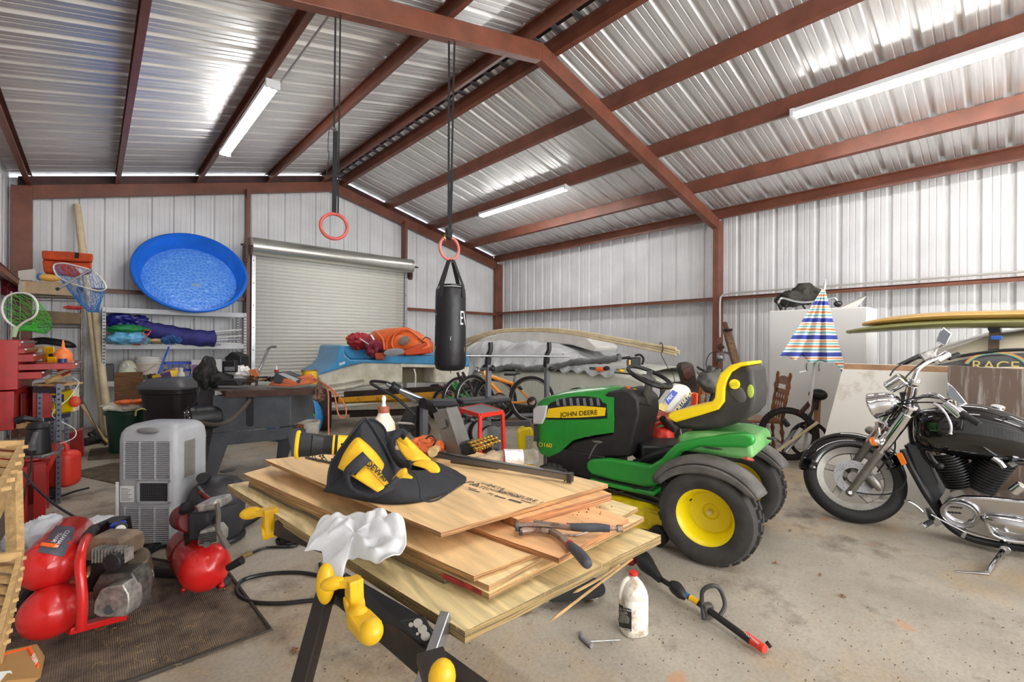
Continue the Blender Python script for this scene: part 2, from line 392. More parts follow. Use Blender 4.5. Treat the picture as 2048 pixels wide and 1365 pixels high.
for xx, d in ((x0 - .05, 1), (x1 - .02, -1)):
    g = MB().box(xx, xx + .07, DY - .05, DY - .045, 0, H).box(xx, xx + .006, DY - .05, DY + .06, 0, H)
    r = struct('guide_rail', g, galv, dr, smooth=0); g = MB()
    for k in range(7): g.cyl((xx + .035, DY - .055, .4 + k * .42), (xx + .035, DY - .048, .4 + k * .42), .010, n=8)
    struct('bolt', g, black, r, smooth=0)
dz = 3.17; dy = 9.55
struct('drum', MB().cyl((2.16, dy, dz), (5.50, dy, dz), .165, n=48), mat('drum_metal', (206, 206, 198), .26, .75, noise=.05, nscale=3), dr, smooth=40)
for xx, w in ((2.11, -.14), (5.53, .14)):
    g = MB().box(xx - .05, xx - .02, dy - .05, 9.75, dz - .26, dz + .02).beam((xx, dy, dz), (xx + w * .6, dy, dz), .05, .05).beam((xx - .03, 9.6, dz - .3), (xx - .03, 9.6, dz - .05), .09, .06)
    struct('bracket', g, iron_d, dr, smooth=0)
    struct('axle', MB().cyl((xx - .12, dy, dz), (xx + .15, dy, dz), .016, n=10), rust, dr)
# ---------------- fluorescent lamps ----------------
tube_m = mat('lit_tube', (255, 253, 250), .5, emit=TUBE); fixm = mat('fixture_enamel', (225, 228, 230), .35)
def lamp(x, y0, lab):
    z = rt(x) - .005; t = thing('fluorescent_lamp', lab, 'lamp', (x + .06, y0, z), group='eight foot tube lamps under the purlins')
    obj('housing', MB().box(x, x + .13, y0, y0 + 2.44, z - .05, z), fixm, t, bevel=.006)
    obj('end_cap', MB().box(x - .005, x + .135, y0 - .02, y0 + .02, z - .085, z + .002).box(x - .005, x + .135, y0 + 2.42, y0 + 2.46, z - .085, z + .002), fixm, t)
    for k in (.035, .095): obj('tube', MB().cyl((x + k, y0 + .02, z - .072), (x + k, y0 + 2.42, z - .072), .019, n=10), tube_m, t)
lamp(1.36, 5.42, 'lit twin tube lamp on the ceiling above the table saw'); lamp(6.16, 5.42, 'lit twin tube lamp on the ceiling above the tarp covered car')
lamp(6.16, -.60, 'long bright tube lamp on the ceiling above the motorcycle'); lamp(1.36, -.60, 'lit twin tube lamp on the ceiling above the camera side')
lamp(1.36, -4.2, 'lit twin tube lamp nearest the front opening, table saw side'); lamp(6.16, -4.2, 'lit twin tube lamp nearest the front opening, motorcycle side')
cm = mat('conduit', (205, 205, 200), .35, .5)
struct('conduit', MB().cyl((6.30, 1.86, rt(6.2) - .01), (6.30, 5.4, rt(6.2) - .01), .011, n=8), cm, ce)
struct('conduit', MB().cyl((1.50, 1.86, rt(1.41) - .01), (1.50, 5.4, rt(1.41) - .01), .011, n=8), cm, ce)
from mathutils.bvhtree import BVHTree
from mathutils import noise as NZ
def bvh(*objs):
    vs = []; fs = []
    for o in objs:
        M = Matrix.Translation(o.location) if o.parent is None else Matrix()
        b = len(vs); vs += [M @ v.co for v in o.data.vertices]; fs += [tuple(i + b for i in p.vertices) for p in o.data.polygons]
    return BVHTree.FromPolygons(vs, fs)
def hit(bv, px, py, eps=.002, d=None):
    r = ray(px, py).normalized(); h = bv.ray_cast(O, r)
    if h[0] is None:
        h2 = bv.find_nearest(O + r * (d or 1.2)); q_ = h2[0] - r * eps * 2
        return PRE[0].inverted() @ q_ if PRE[0] is not None else q_
    n = h[1]
    if n.dot(r) > 0: n = -n
    q_ = h[0] + n * eps * .5 - r * eps
    return PRE[0].inverted() @ q_ if PRE[0] is not None else q_
def patch(mb, bv, A, B, nu=10, nv=6, eps=.003, lift=0):   # surface lying on a body between two picture polylines
    A = bez([(a[0], a[1], 0) for a in A], 4); B = bez([(a[0], a[1], 0) for a in B], 4)
    def smp(L, t): x = t * (len(L) - 1); i = min(int(x), len(L) - 2); return L[i].lerp(L[i + 1], x - i)
    def fn(u, v):
        p = smp(A, u).lerp(smp(B, u), v); return hit(bv, p.x, p.y, eps + lift * math.sin(math.pi * u) * math.sin(math.pi * v))
    return mb.grid(fn, nu, nv)
def text_on(body, bv, s, o, xd, yd, size, m, parent, eps=.004, name='lettering', **k):
    """flat print laid on a body: o = centre pixel, xd/yd = picture directions of the letters"""
    c = bpy.data.curves.new('t', 'FONT'); c.body = s; c.size = 1; c.align_x = 'CENTER'; c.align_y = 'CENTER'; c.offset = k.get('off', 0)
    t = bpy.data.objects.new('t', c); COL.objects.link(t); me = bpy.data.meshes.new_from_object(t.evaluated_get(bpy.context.evaluated_depsgraph_get())); bpy.data.objects.remove(t)
    vs = [hit(bv, o[0] + size * (v.co.x * xd[0] + v.co.y * yd[0]), o[1] + size * (v.co.x * xd[1] + v.co.y * yd[1]), eps) for v in me.vertices]
    mb = MB().add(vs, [tuple(p.vertices) for p in me.polygons]); bpy.data.meshes.remove(me)
    return obj(name, mb, m, parent, smooth=0)
def plymat(name, top, edge, grain=1.0, streak=.20):
    m = bpy.data.materials.new(name); m.use_nodes = True; nt = m.node_tree; L = nt.links.new; N = nt.nodes.new; b = nt.nodes['Principled BSDF']; b.inputs['Roughness'].default_value = .62
    tc = N('ShaderNodeTexCoord'); mp = N('ShaderNodeMapping'); mp.inputs['Scale'].default_value = (9, 1.3, 9); L(tc.outputs['Object'], mp.inputs[0])
    n = N('ShaderNodeTexNoise'); n.inputs['Scale'].default_value = 1.6; n.inputs['Detail'].default_value = 8; n.inputs['Distortion'].default_value = 1.2 * grain; L(mp.outputs[0], n.inputs[0])
    r = N('ShaderNodeValToRGB'); e = r.color_ramp.elements; e[0].position = .28; e[1].position = .62; e[0].color = sc(tuple(x * (1 - streak) for x in top)); e[1].color = sc(top); L(n.outputs[0], r.inputs[0])
    w = N('ShaderNodeTexNoise'); w.inputs['Scale'].default_value = 1; w.inputs['Detail'].default_value = 3; mp2 = N('ShaderNodeMapping'); mp2.inputs['Scale'].default_value = (6, 6, 420); L(tc.outputs['Object'], mp2.inputs[0]); L(mp2.outputs[0], w.inputs[0])
    r2 = N('ShaderNodeValToRGB'); e = r2.color_ramp.elements; e[0].position = .42; e[1].position = .58; e[0].color = sc(tuple(x * .62 for x in edge)); e[1].color = sc(edge); L(w.outputs[0], r2.inputs[0])
    g = N('ShaderNodeNewGeometry'); s = N('ShaderNodeSeparateXYZ'); L(g.outputs['Normal'], s.inputs[0]); a = N('ShaderNodeMath'); a.operation = 'ABSOLUTE'; L(s.outputs[2], a.inputs[0])
    c = N('ShaderNodeMath'); c.operation = 'GREATER_THAN'; c.inputs[1].default_value = .5; L(a.outputs[0], c.inputs[0])
    mx = N('ShaderNodeMixRGB'); L(c.outputs[0], mx.inputs[0]); L(r2.outputs[0], mx.inputs[1]); L(r.outputs[0], mx.inputs[2]); L(mx.outputs[0], b.inputs['Base Color'])
    bp = N('ShaderNodeBump'); bp.inputs['Strength'].default_value = .25; bp.inputs['Distance'].default_value = .002; L(n.outputs[0], bp.inputs['Height']); L(bp.outputs[0], b.inputs['Normal'])
    return m
p_oak = plymat('plywood_golden', (238, 200, 146), (186, 136, 82)); p_pale = plymat('plywood_pale', (240, 216, 164), (180, 140, 88), 2.5)
p_org = plymat('plywood_orange', (238, 182, 128), (190, 126, 74)); p_dull = plymat('plywood_weathered', (168, 150, 112), (128, 112, 84)); p_tr = plymat('plywood_treated', (228, 206, 152), (158, 132, 82), 2.5, .26)
def sheet(L_, F_, R_, z, t, m, lab, B_=None, world_pts=None):
    a, f, r = fl(*L_, z), fl(*F_, z), fl(*R_, z); b = fl(*B_, z) if B_ else a + r - f
    ang = math.atan2((r - f).y, (r - f).x); c = (a + f + r + b) / 4
    R = Matrix.Rotation(-ang, 4, 'Z'); P = [R @ (p - c) for p in (a, f, r, b)]
    # ragged splintery outline
    Q = []
    for i in range(4):
        p, q = P[i], P[(i + 1) % 4]; n = 14; nn = (q - p).normalized(); nn = V(-nn.y, nn.x, 0)
        for k in range(n): Q.append(p.lerp(q, k / n) + nn * (random.uniform(-.0014, .0014) if k else 0))
    o = obj('plywood_sheet', MB().poly([V(p.x, p.y, 0) for p in Q], (0, 0, t)), m, smooth=0)
    o.location = (c.x, c.y, z - t); o.rotation_euler = (0, 0, ang)
    # keep the outline centred where it was
    me = o.data; ox = sum(v.co.x for v in me.vertices) / len(me.vertices) - sum(p.x for p in Q) / len(Q); oy = sum(v.co.y for v in me.vertices) / len(me.vertices) - sum(p.y for p in Q) / len(Q)
    for v in me.vertices: v.co.x -= ox; v.co.y -= oy
    return tag(o, lab, 'plywood', 'offcuts stacked on the folding workbench')
Z1 = .800
s1 = sheet((455, 970), (930, 1264), (1322, 1071), Z1, .026, p_tr, 'thick pale plywood sheet at the very bottom of the stack')
s2 = sheet((497, 968), (888, 1158), (1240, 1050), Z1 + .014, .014, p_dull, 'narrow grey weathered board just above the bottom sheet')
s3 = sheet((498, 962), (978, 1188), (1288, 1035), Z1 + .028, .014, p_pale, 'plywood sheet with red painted edge near the bottom of the stack', B_=(880, 915))
s4 = sheet((560, 985), (978, 1172), (1276, 1016), Z1 + .042, .013, p_pale, 'plain plywood sheet directly above the red edged one', B_=(900, 905))
s5 = sheet((487, 948), (948, 1153), (1075, 1106), Z1 + .056, .013, p_oak, 'long golden plywood sheet below the one holding the clamp', B_=(640, 905))
s6 = sheet((880, 1035), (1118, 1117), (1257, 1038), Z1 + .071, .014, p_org, 'orange toned plywood offcut under the locking clamp', B_=(1050, 965))
s7 = sheet((975, 1015), (1035, 1040), (1223, 988), Z1 + .096, .024, p_org, 'thick orange board wedged under the top sheet', B_=(1150, 960))
s9 = sheet((530, 920), (882, 1066), (1216, 969), Z1 + .112, .013, p_oak, 'topmost golden plywood sheet carrying the tool bag', B_=(868, 884))
rede = mat('red_edge_paint', (176, 44, 46), .6, noise=.4, nscale=30)
a, b = fl(885, 1147, Z1 + .027), fl(977, 1187, Z1 + .027); nrm = V(b.y - a.y, a.x - b.x, 0).normalized()
o_ = obj('painted_edge', MB().poly([a, b, b - V(0, 0, .012), a - V(0, 0, .012)], nrm * .0012 if nrm.dot(a) < 0 else nrm * -.0012), rede, s3, world=True, label='red painted strip along the edge')
o_.parent = s3; o_.matrix_parent_inverse = (T(*s3.location) @ RZ(math.degrees(s3.rotation_euler.z))).inverted()
# stamp on the top sheet
ink = mat('stamp_ink', (92, 84, 76), .8, noise=.25, nscale=60)
zt = Z1 + .1125
def on9(o): o.parent = s9; o.matrix_parent_inverse = (T(*s9.location) @ RZ(math.degrees(s9.rotation_euler.z))).inverted(); return o
dx = (fl(1060, 1000, zt) - fl(925, 962, zt)).normalized(); dy_ = V(-dx.y, dx.x, 0)
for s_, px, py, sz in (('APA', 938, 966, .05), ('RATED', 962, 975, .028), ('24/16', 992, 975, .03), ('SIZED FOR', 1010, 988, .022), ('EXPOSURE 1', 1040, 994, .03), ('PS 1', 985, 990, .022)):
    p = fl(px, py, zt); on9(text('stamp_print', s_, sz, frameM(p, dx, dy_), ink, s9, ext=.0002, xs=1.1))
g = MB()
for px, py, w, h in ((948, 982, .05, .006), (945, 978, .04, .004), (1000, 995, .045, .008), (1030, 1003, .05, .012), (1052, 1004, .04, .004), (975, 970, .06, .003)):
    p = fl(px, py, zt); M_ = frameM(p, dx, dy_); g.box(-w / 2, w / 2, -h / 2, h / 2, 0, .0004, M_)
on9(obj('stamp_bar', g, ink, s9, smooth=0, kind='stuff'))
# splinters and fluff along the cut edges
g = MB(); random.seed(3)
for (a, b, z) in (((930, 1264), (1322, 1071), Z1), ((978, 1188), (1288, 1035), Z1 + .026), ((948, 1153), (1075, 1106), Z1 + .05), ((882, 1066), (1216, 969), Z1 + .1), ((885, 1120), (948, 1153), Z1 + .05), ((740, 1000), (882, 1066), Z1 + .1), ((455, 970), (930, 1264), Z1)):
    for k in range(46):
        t = random.random(); p = fl(a[0] + (b[0] - a[0]) * t, a[1] + (b[1] - a[1]) * t, z); d = V(random.uniform(-1, 1), random.uniform(-1, 1), random.uniform(-1.2, .3)).normalized() * random.uniform(.004, .014)
        g.cyl(p, p + d - V(0, .002, 0), .0005, .0002, 3, False)
single('wood_splinters', g, mat('splinter', (214, 176, 120), .7), 'fine splinters and fibres along the sawn plywood edges', 'splinters', kind='stuff', smooth=0)
for (pts, w) in (((((1265, 1118), .80), ((1180, 1182), .72), ((1097, 1246), .66)), .004), ((((1240, 1130), .79), ((1195, 1160), .75), ((1146, 1187), .72)), .004)):
    q = [fl(*p, z) for p, z in pts]
    single('wood_sliver', MB().tube(bez(q, 4), [w * .8] * 4 + [w] * 4 + [.0006], 5), wood_l, 'long thin pale wood sliver hanging off the plywood' if pts[2][0][0] < 1100 else 'shorter wood sliver dangling beside the long one', 'splinter')
def FP_(pts, d, dep): return MB().poly([at(p[0], p[1], d) for p in pts], FW * dep)
# ---------------- folding workbench under the stack ----------------
ws = thing('folding_workbench', 'black folding steel workbench with yellow clamp blocks under the plywood', 'workbench', fl(900, 1200, 0) * 1.0)
wbm = mat('bench_black_steel', (44, 38, 34), .4, .5, noise=.5, nscale=8, c2=(86, 60, 42), thr=(.25, .5)); yb = mat('bench_yellow', (228, 178, 20), .38, noise=.1, nscale=9)
A = fl(640, 1165, .70); B = fl(1080, 1400, .70); dn = (B - A).normalized(); sd = V(-dn.y, dn.x, 0)
if sd.y < 0: sd = -sd
ra = at(672, 1172, 1.20); rb = at(872, 1335, .93)
obj('front_rail', MB().beam(ra, rb, .03, .065), wbm, ws, bevel=.003, smooth=0)
obj('front_rail', MB().beam(rb + (rb - ra).normalized() * .005, at(990, 1425, .84), .035, .06), wbm, ws, bevel=.003, smooth=0)
obj('leg', MB().beam(at(652, 1185, 1.16), at(600, 1380, 1.06), .036, .040), wbm, ws, bevel=.003, smooth=0)
obj('leg', MB().beam(at(893, 1235, 1.0), at(835, 1400, .86), .022, .04), steel, ws, bevel=.002, smooth=0, label='bright galvanised leg')
obj('back_rail', MB().beam(at(560, 1052, 1.60), at(1010, 1215, 1.25), .05, .05), wbm, ws, bevel=.003, smooth=0)
tr = obj('tool_tray', MB().poly([at(690, 1150, 1.16), at(845, 1240, 1.00), at(868, 1268, .96), at(855, 1300, .94), at(700, 1200, 1.10)], (0, 0, .006)), black, ws, smooth=0)
g = MB()
for px, py, rr in ((836, 1247, .012), (845, 1259, .012), (851, 1273, .012), (822, 1250, .006), (835, 1268, .004)):
    p = at(px, py, .948); g.cyl(p, p - FW * .001, rr * .8, n=16)
obj('tray_end', FP_([(800, 1244), (850, 1236), (868, 1275), (850, 1298)], .95, .004), black, tr, smooth=0)
obj('hole', g, mat('see_through_floor', (150, 146, 138), .7), tr, label='round punched openings in the tray end', smooth=0, kind='stuff')
def clampblock(px, py, d, s=1, flip=1):
    # yellow swivel peg: cylinder foot, upright neck, oval grip pointing left
    g = MB(); c = at(px, py, d); x = RT * flip; 
    g.cyl(c - x * .012 * s - FW * .01 * s - UP * .038 * s, c + x * .035 * s + FW * .02 * s - UP * .03 * s, .027 * s, n=24)
    g.beam(c + x * .015 * s - UP * .04 * s, c + x * .012 * s + UP * .045 * s, .045 * s, .045 * s)
    p = obj('swivel_peg', g, yb, ws, bevel=.004 * s, bseg=3)
    g = MB(); g.ell(c - x * .055 * s + UP * .028 * s, (.040 * s, .022 * s, .021 * s), M=Matrix(((x.x, FW.x, 0, 0), (x.y, FW.y, 0, 0), (0, 0, 1, 0), (0, 0, 0, 1))) @ RY(-12))
    g.beam(c - x * .03 * s + UP * .03 * s, c + x * .03 * s + UP * .036 * s, .03 * s, .022 * s)
    obj('grip', g, yb, p, smooth=60)
clampblock(700, 1186, .96, .66)
clampblock(533, 1043, 1.62, 1.0)
c = at(651, 1168, 1.12); obj('swivel_peg', MB().ell(c, (.022, .022, .05)), yb, ws)
c = at(728, 1250, .90); obj('peg_cover', MB().beam(at(716, 1236, .92), at(742, 1264, .865), .046, .024).ell(at(716, 1236, .92), .023).ell(at(742, 1264, .865), .023), yb, ws, smooth=60, bevel=.004)
obj('peg_cover', MB().ell(at(884, 1356, .78), (.024, .022, .03)), yb, ws)
obj('cross_brace', MB().beam(at(860, 1310, .86), at(880, 1370, .8), .05, .02), wbm, ws, smooth=0)
# ---------------- white rag ----------------
def rag():
    pts = [((607, 1112), -.0), ((640, 1068), .02), ((690, 1040), .06), ((752, 1031), .075), ((778, 1052), .07), ((804, 1046), .085), ((811, 1098), .06), ((764, 1137), .03), ((700, 1128), -.0), ((680, 1150), -.03), ((650, 1140), -.02), ((642, 1110), .0)]
    mb = MB(); Ct = fl(712, 1082, .875); random.seed(5); n = len(pts)
    ring = []
    for (p, dz) in pts:
        q = fl(p[0], p[1], .825 + max(dz, -.01)); ring.append(q + V(0, 0, min(dz, 0)))
    K = 34; NN = 96; R = bez(ring + [ring[0]], 8)[:-1]
    def fn(u, v):
        p = R[int(u * NN) % NN]; q = Ct.lerp(p, v)
        w = .05 * abs(NZ.noise(q * 9)) + .03 * abs(NZ.noise(q * 21 + V(3, 1, 2))) + .02 * math.sin(math.pi * v) * (1 + math.sin(u * 18.85 + 1)) * .6
        return q + V(0, 0, w + .01 * (1 - v))
    mb.grid(fn, NN, K)
    return mb
single('rag', rag(), mat('white_cloth', (226, 228, 230), .85, noise=.05, nscale=10, bump=.15, bscale=200), 'crumpled white rag draped over the corner of the plywood', 'rag', smooth=180, solid=.002, sub=1)
# ---------------- tool bag ----------------
blk_c = mat('black_nylon', (36, 37, 42), .75, noise=.25, nscale=9, bump=.25, bscale=350); yel_c = mat('yellow_nylon', (246, 190, 32), .6, noise=.12, nscale=7, bump=.2, bscale=350); web = mat('webbing', (44, 44, 50), .8, noise=.3, nscale=60, bump=.3, bscale=300)
zb = Z1 + .113
bag = thing('tool_bag', 'open black and yellow soft tool bag lying on the top plywood sheet', 'bag', fl(790, 985, zb))
def bagpt(px, py, d): return at(px, py, d)
# closed lump for the low right half, tall open left half
def blob(base, tops, zb):   # base outline pixels on the sheet, each with a top pixel + depth pull
    B = [fl(p[0], p[1], zb) for p in base]; N = 64; Bc = bez(B + [B[0]], 8)[:-1]; return Bc
base = [(650, 984), (668, 962), (720, 940), (800, 930), (880, 935), (924, 952), (922, 970), (868, 998), (794, 1010), (720, 1002)]
Bw = [fl(p[0], p[1], zb) for p in base]; Bc = bez(Bw + [Bw[0]], 8)[:-1]; NB = len(Bc); cen = sum(Bc, V(0, 0, 0)) / NB
lp = fl(650, 984, zb); rp = fl(924, 960, zb); axis = (rp - lp); La = axis.length; axis.normalize()
def hgt(p):  # wall height by place along the bag
    t = (p - lp).dot(axis) / La
    pts = [(0, .012), (.12, .07), (.25, .135), (.36, .15), (.5, .085), (.65, .062), (.82, .04), (1.0, .012)]
    for (a, ha), (b, hb) in zip(pts, pts[1:]):
        if t <= b: return ha + (hb - ha) * max(0, (t - a)) / (b - a)
    return .012
rings = []
for k, (s_, hh) in enumerate(((1.0, .0), (1.03, .12), (1.0, .4), (.90, .72), (.72, .95), (.56, 1.0), (.46, .94), (.42, .6), (.5, .25), (.4, .1))):
    ring = []
    for i, p in enumerate(Bc):
        q = cen + (p - cen) * s_; w = .004 * math.sin(i * .9 + k) * (1 if 0 < k < 5 else 0)
        ring.append(q + V(0, 0, hgt(q) * hh + w * .5))
    rings.append(ring)
body = obj('body', MB().loft(rings), blk_c, bag, smooth=180)
bv = bvh(body)
g = MB(); patch(g, bv, [(686, 893), (672, 925), (667, 942)], [(732, 905), (758, 955), (772, 1000)], 12, 8, .006)
g = MB()
# tall front flap: yellow panel with black binding, standing from the left end up to the zip
FD = [((663, 938), 1.12), ((700, 893), 1.13), ((722, 880), 1.14), ((755, 905), 1.14), ((775, 935), 1.12), ((784, 963), 1.08), ((768, 978), 1.04), ((735, 985), 1.03), ((712, 962), 1.06), ((680, 948), 1.10)]
def flap(name, px, m, off=.006, par=bag, sol=.003):
    P = [at(p[0], p[1], d) for p, d in px]; c = sum(P, V(0, 0, 0)) / len(P); R = bez(P + [P[0]], 5)[:-1]; n = len(R)
    mb = MB(); mb.grid(lambda u, v: c.lerp(R[int(round(u * n)) % n], v) - (FW * .006 - UP * .004) * (1 - v * v), n, 5)
    return obj(name, mb, m, par, smooth=180, solid=sol)
outer = [((655, 975), 1.06), ((660, 935), 1.10), ((690, 888), 1.14), ((718, 845), 1.17), ((732, 838), 1.19), ((752, 868), 1.19), ((772, 905), 1.16), ((790, 945), 1.10), ((792, 975), 1.05), ((760, 990), 1.03), ((700, 990), 1.03)]
fb = flap('front_wall', outer, blk_c)
yp = [((676, 936), 1.070), ((690, 905), 1.10), ((712, 877), 1.125), ((728, 884), 1.135), ((750, 905), 1.13), ((765, 925), 1.115), ((783, 955), 1.085), ((785, 965), 1.07), ((772, 970), 1.045), ((760, 985), 1.02), ((735, 972), 1.02), ((700, 950), 1.04)]
fp = flap('yellow_panel', yp, yel_c, par=bag); fp['label'] = 'yellow front panel with lettering'
fbv = bvh(fp)
text_on(fp, fbv, 'DEWALT', (758, 950), (.72, .69), (.62, -.78), 17, blk_c, fp, .006, off=.02)
ln = MB()
for a, b in (((740, 922), (778, 962)), ((735, 938), (768, 975)), ((740, 922), (735, 938)), ((778, 962), (768, 975))):
    ln.tube([hit(fbv, a[0] + (b[0] - a[0]) * t / 6, a[1] + (b[1] - a[1]) * t / 6, .006) for t in range(7)], .0007, 4)
obj('logo_border', ln, blk_c, fp)
def strip(name, pts, w, m, par, th=.003):  # webbing strap: centre line px+depth, width w along given vector
    P = bez([at(p[0], p[1], d) for p, d in pts], 5); mb = MB(); L = len(P)
    vs = []
    for i, p in enumerate(P):
        t_ = (P[min(i + 1, L - 1)] - P[max(i - 1, 0)]).normalized(); n = t_.cross(FW).normalized(); vs += [p + n * w / 2, p - n * w / 2]
    mb.add(vs, [(2 * i, 2 * i + 1, 2 * i + 3, 2 * i + 2) for i in range(L - 1)]); return obj(name, mb, m, par, smooth=180, solid=th)
strip('grab_handle', [((733, 913), 1.07), ((716, 928), 1.045), ((700, 945), 1.035), ((697, 955), 1.02)], .028, web, bag)
strip('strap', [((693, 945), 1.03), ((700, 975), 1.0), ((725, 990), .99), ((750, 992), .985), ((775, 978), .99), ((795, 955), 1.01)], .010, web, bag)
# zip lips / binding of the mouth
obj('binding', MB().tube(bez([at(p[0], p[1], d) for p, d in (((655, 972), 1.05), ((662, 930), 1.09), ((690, 885), 1.13), ((722, 844), 1.165), ((732, 838), 1.18), ((752, 866), 1.185), ((775, 905), 1.15), ((790, 940), 1.09), ((789, 968), 1.05))], 6), .0028, 6), blk_c, bag)
flap('back_wall', [((722, 846), 1.20), ((745, 840), 1.26), ((770, 860), 1.27), ((778, 880), 1.25), ((790, 925), 1.18), ((788, 945), 1.14), ((765, 905), 1.19), ((745, 868), 1.21)], blk_c)
obj('binding', MB().tube(bez([at(p[0], p[1], d) for p, d in (((724, 843), 1.19), ((745, 839), 1.25), ((768, 856), 1.26), ((776, 885), 1.23), ((778, 905), 1.18))], 6), .0028, 6), blk_c, bag)
flap('yellow_panel', [((790, 878), 1.235), ((808, 872), 1.235), ((838, 900), 1.22), ((862, 922), 1.19), ((840, 920), 1.14), ((818, 922), 1.13), ((800, 902), 1.18)], yel_c)
strip('strap', [((774, 884), 1.20), ((790, 872), 1.20), ((802, 866), 1.205), ((812, 874), 1.20)], .022, web, bag)
strip('strap', [((778, 885), 1.19), ((788, 910), 1.15), ((802, 926), 1.11), ((822, 930), 1.09)], .020, blk_c, bag)
flap('yellow_panel', [((785, 960), 1.035), ((800, 942), 1.05), ((812, 938), 1.055), ((815, 948), 1.04), ((825, 957), 1.025), ((805, 957), 1.02)], yel_c)
flap('yellow_panel', [((822, 930), 1.10), ((840, 921), 1.115), ((865, 924), 1.11), ((878, 936), 1.09), ((878, 945), 1.07), ((862, 946), 1.07), ((850, 938), 1.08)], yel_c)
obj('piping', MB().tube(bez([at(p[0], p[1], d) for p, d in (((815, 938), 1.04), ((832, 952), 1.0), ((840, 975), .96), ((845, 1000), .95), ((875, 1000), .965), ((922, 968), 1.04))], 6), .002, 6), blk_c, bag)
# ---------------- yellow reciprocating saw / work light on the sheet ----------------
pt = thing('cordless_tool', 'yellow and black cordless tool lying behind the tool bag', 'power tool', fl(650, 915, zb))
a_, b_ = at(603, 890, 1.36), at(735, 890, 1.42); dd = (b_ - a_).normalized()
obj('head', MB().cyl(a_ - dd * .012, a_ + dd * .028, .036, .034, 24).cyl(a_ + dd * .028, a_ + dd * .07, .034, .026, 24), mat('tool_black', (34, 34, 36), .5), pt, bevel=.003)
obj('bezel', MB().torus(a_ - dd * .010, .036, .006, dd), yel, pt)
obj('grip', MB().cyl(a_ + dd * .06, a_ + dd * .10, .028, .030, 20), black, pt)
obj('housing', MB().cyl(a_ + dd * .085, a_ + dd * .15, .030, .026, 20).cyl(a_ + dd * .15, b_ + dd * .02, .026, .030, 20), yel, pt, bevel=.002)
obj('switch', MB().cb(a_ + dd * .125 - FW * .026 + UP * .004, (.018, .01, .014), RZ(-42)), black, pt, bevel=.002)
obj('battery', MB().beam(b_ + dd * .0, b_ + dd * .06, .07, .06), black, pt, bevel=.006)
# tangle of dark nails / blade
random.seed(11); nl = thing('nail_strip', 'strip of black nails fanned out beside the tool bag', 'nails', fl(655, 925, zb)); 
for k in range(9):
    p = fl(618 + k * 7.5, 918 + k * 1.6, zb) + V(0, 0, .004); q = p + V(random.uniform(-.01, .02), random.uniform(.0, .03), random.uniform(.004, .022))
    obj('nail', MB().cyl(p - (q - p) * .6, q, .0016, n=6).cyl(q, q + (q - p).normalized() * .0015, .005, n=8), dsteel, nl)
obj('collation_strip', MB().beam(fl(612, 917, zb) + V(0, 0, .004), fl(690, 934, zb) + V(0, 0, .005), .012, .003), dsteel, nl, smooth=0)
# ---------------- bar clamp across the top ----------------
bc = thing('bar_clamp', 'long grey steel bar with pointed end lying across the plywood', 'bar', fl(1000, 930, zb))
A_, B_ = at(862, 912, 1.50) , at(1136, 955, 1.30)
A_ = fl(862, 908, zb + .035); B_ = fl(1138, 955, zb + .02)
dd = (B_ - A_).normalized()
obj('rail', MB().beam(A_, B_, .018, .022), mat('bar_steel', (118, 114, 110), .4, .6), bc, bevel=.002)
obj('rail_lip', MB().beam(A_ + V(0, 0, .011), B_ + V(0, 0, .011), .022, .003), dsteel, bc)
obj('pointed_jaw', MB().cyl(B_ + V(0, 0, .004), B_ - dd * .02 - V(0, 0, .02) , .008, .001, 10).beam(B_ - dd * .004, B_ + dd * .012, .03, .03), dsteel, bc)
single('wood_block', MB().beam(fl(905, 925, zb) + V(0, 0, .008), fl(1000, 938, zb) + V(0, 0, .008), .03, .016), p_dull, 'small grey wood block under the long steel bar', 'wood block', smooth=0)
# ---------------- crumpled water bottle ----------------
clear = mat('clear_plastic', (240, 244, 246), .06, trans=.9, ior=1.3, alpha=.55, bump=.5, bscale=60)
wb_ = thing('water_bottle', 'crumpled clear plastic water bottle lying behind the steel bar', 'bottle', fl(1005, 935, zb))
a_, b_ = fl(952, 935, zb) + V(0, 0, .03), fl(1075, 930, zb) + V(0, 0, .034); P = [a_.lerp(b_, i / 20) for i in range(21)]; random.seed(2)
obj('body', MB().tube(P, [.010, .012, .014, .02, .027] + [.030 + random.uniform(-.004, .003) for _ in range(15)] + [.022], 14), clear, wb_, smooth=30)
foil = mat('torn_label', (226, 226, 226), .35, .4, bump=.6, bscale=50)
obj('label_wrap', MB().tube(P[9:16], [.0325 + random.uniform(-.002, .002) for _ in range(7)], 14), foil, wb_, smooth=30)
obj('red_mark', MB().tube([P[9] - dd * .001, P[10]], .0332, 14), mat('label_red', (196, 60, 56), .5), wb_, label='red printed band')
# ---------------- locking clamp ----------------
rs = mat('worn_clamp_steel', (150, 130, 116), .45, .7, noise=.5, nscale=30, c2=(98, 62, 44), thr=(.3, .5)); grip = mat('dark_grip', (62, 62, 68), .55)
lc = thing('locking_pliers', 'rusty locking pliers with dark rubber grips resting on the plywood', 'pliers', fl(1130, 1080, Z1 + .075))
Zc = Z1 + .085
def q(px, py, dz=0): return fl(px, py, Zc + dz)
obj('jaw', MB().tube([q(1034, 1052, .01), q(1060, 1050, .012), q(1100, 1052, .012), q(1140, 1058, .01)], [.008, .009, .008, .008], 8, flat=.7), rs, lc)
obj('jaw', MB().tube([q(1040, 1064), q(1070, 1060), q(1098, 1064)], [.008, .009, .008], 8), rs, lc)
obj('jaw_tip', MB().beam(q(1033, 1046, .008), q(1034, 1060, .008), .010, .012).beam(q(1040, 1058), q(1042, 1068), .010, .012), dsteel, lc, bevel=.002)
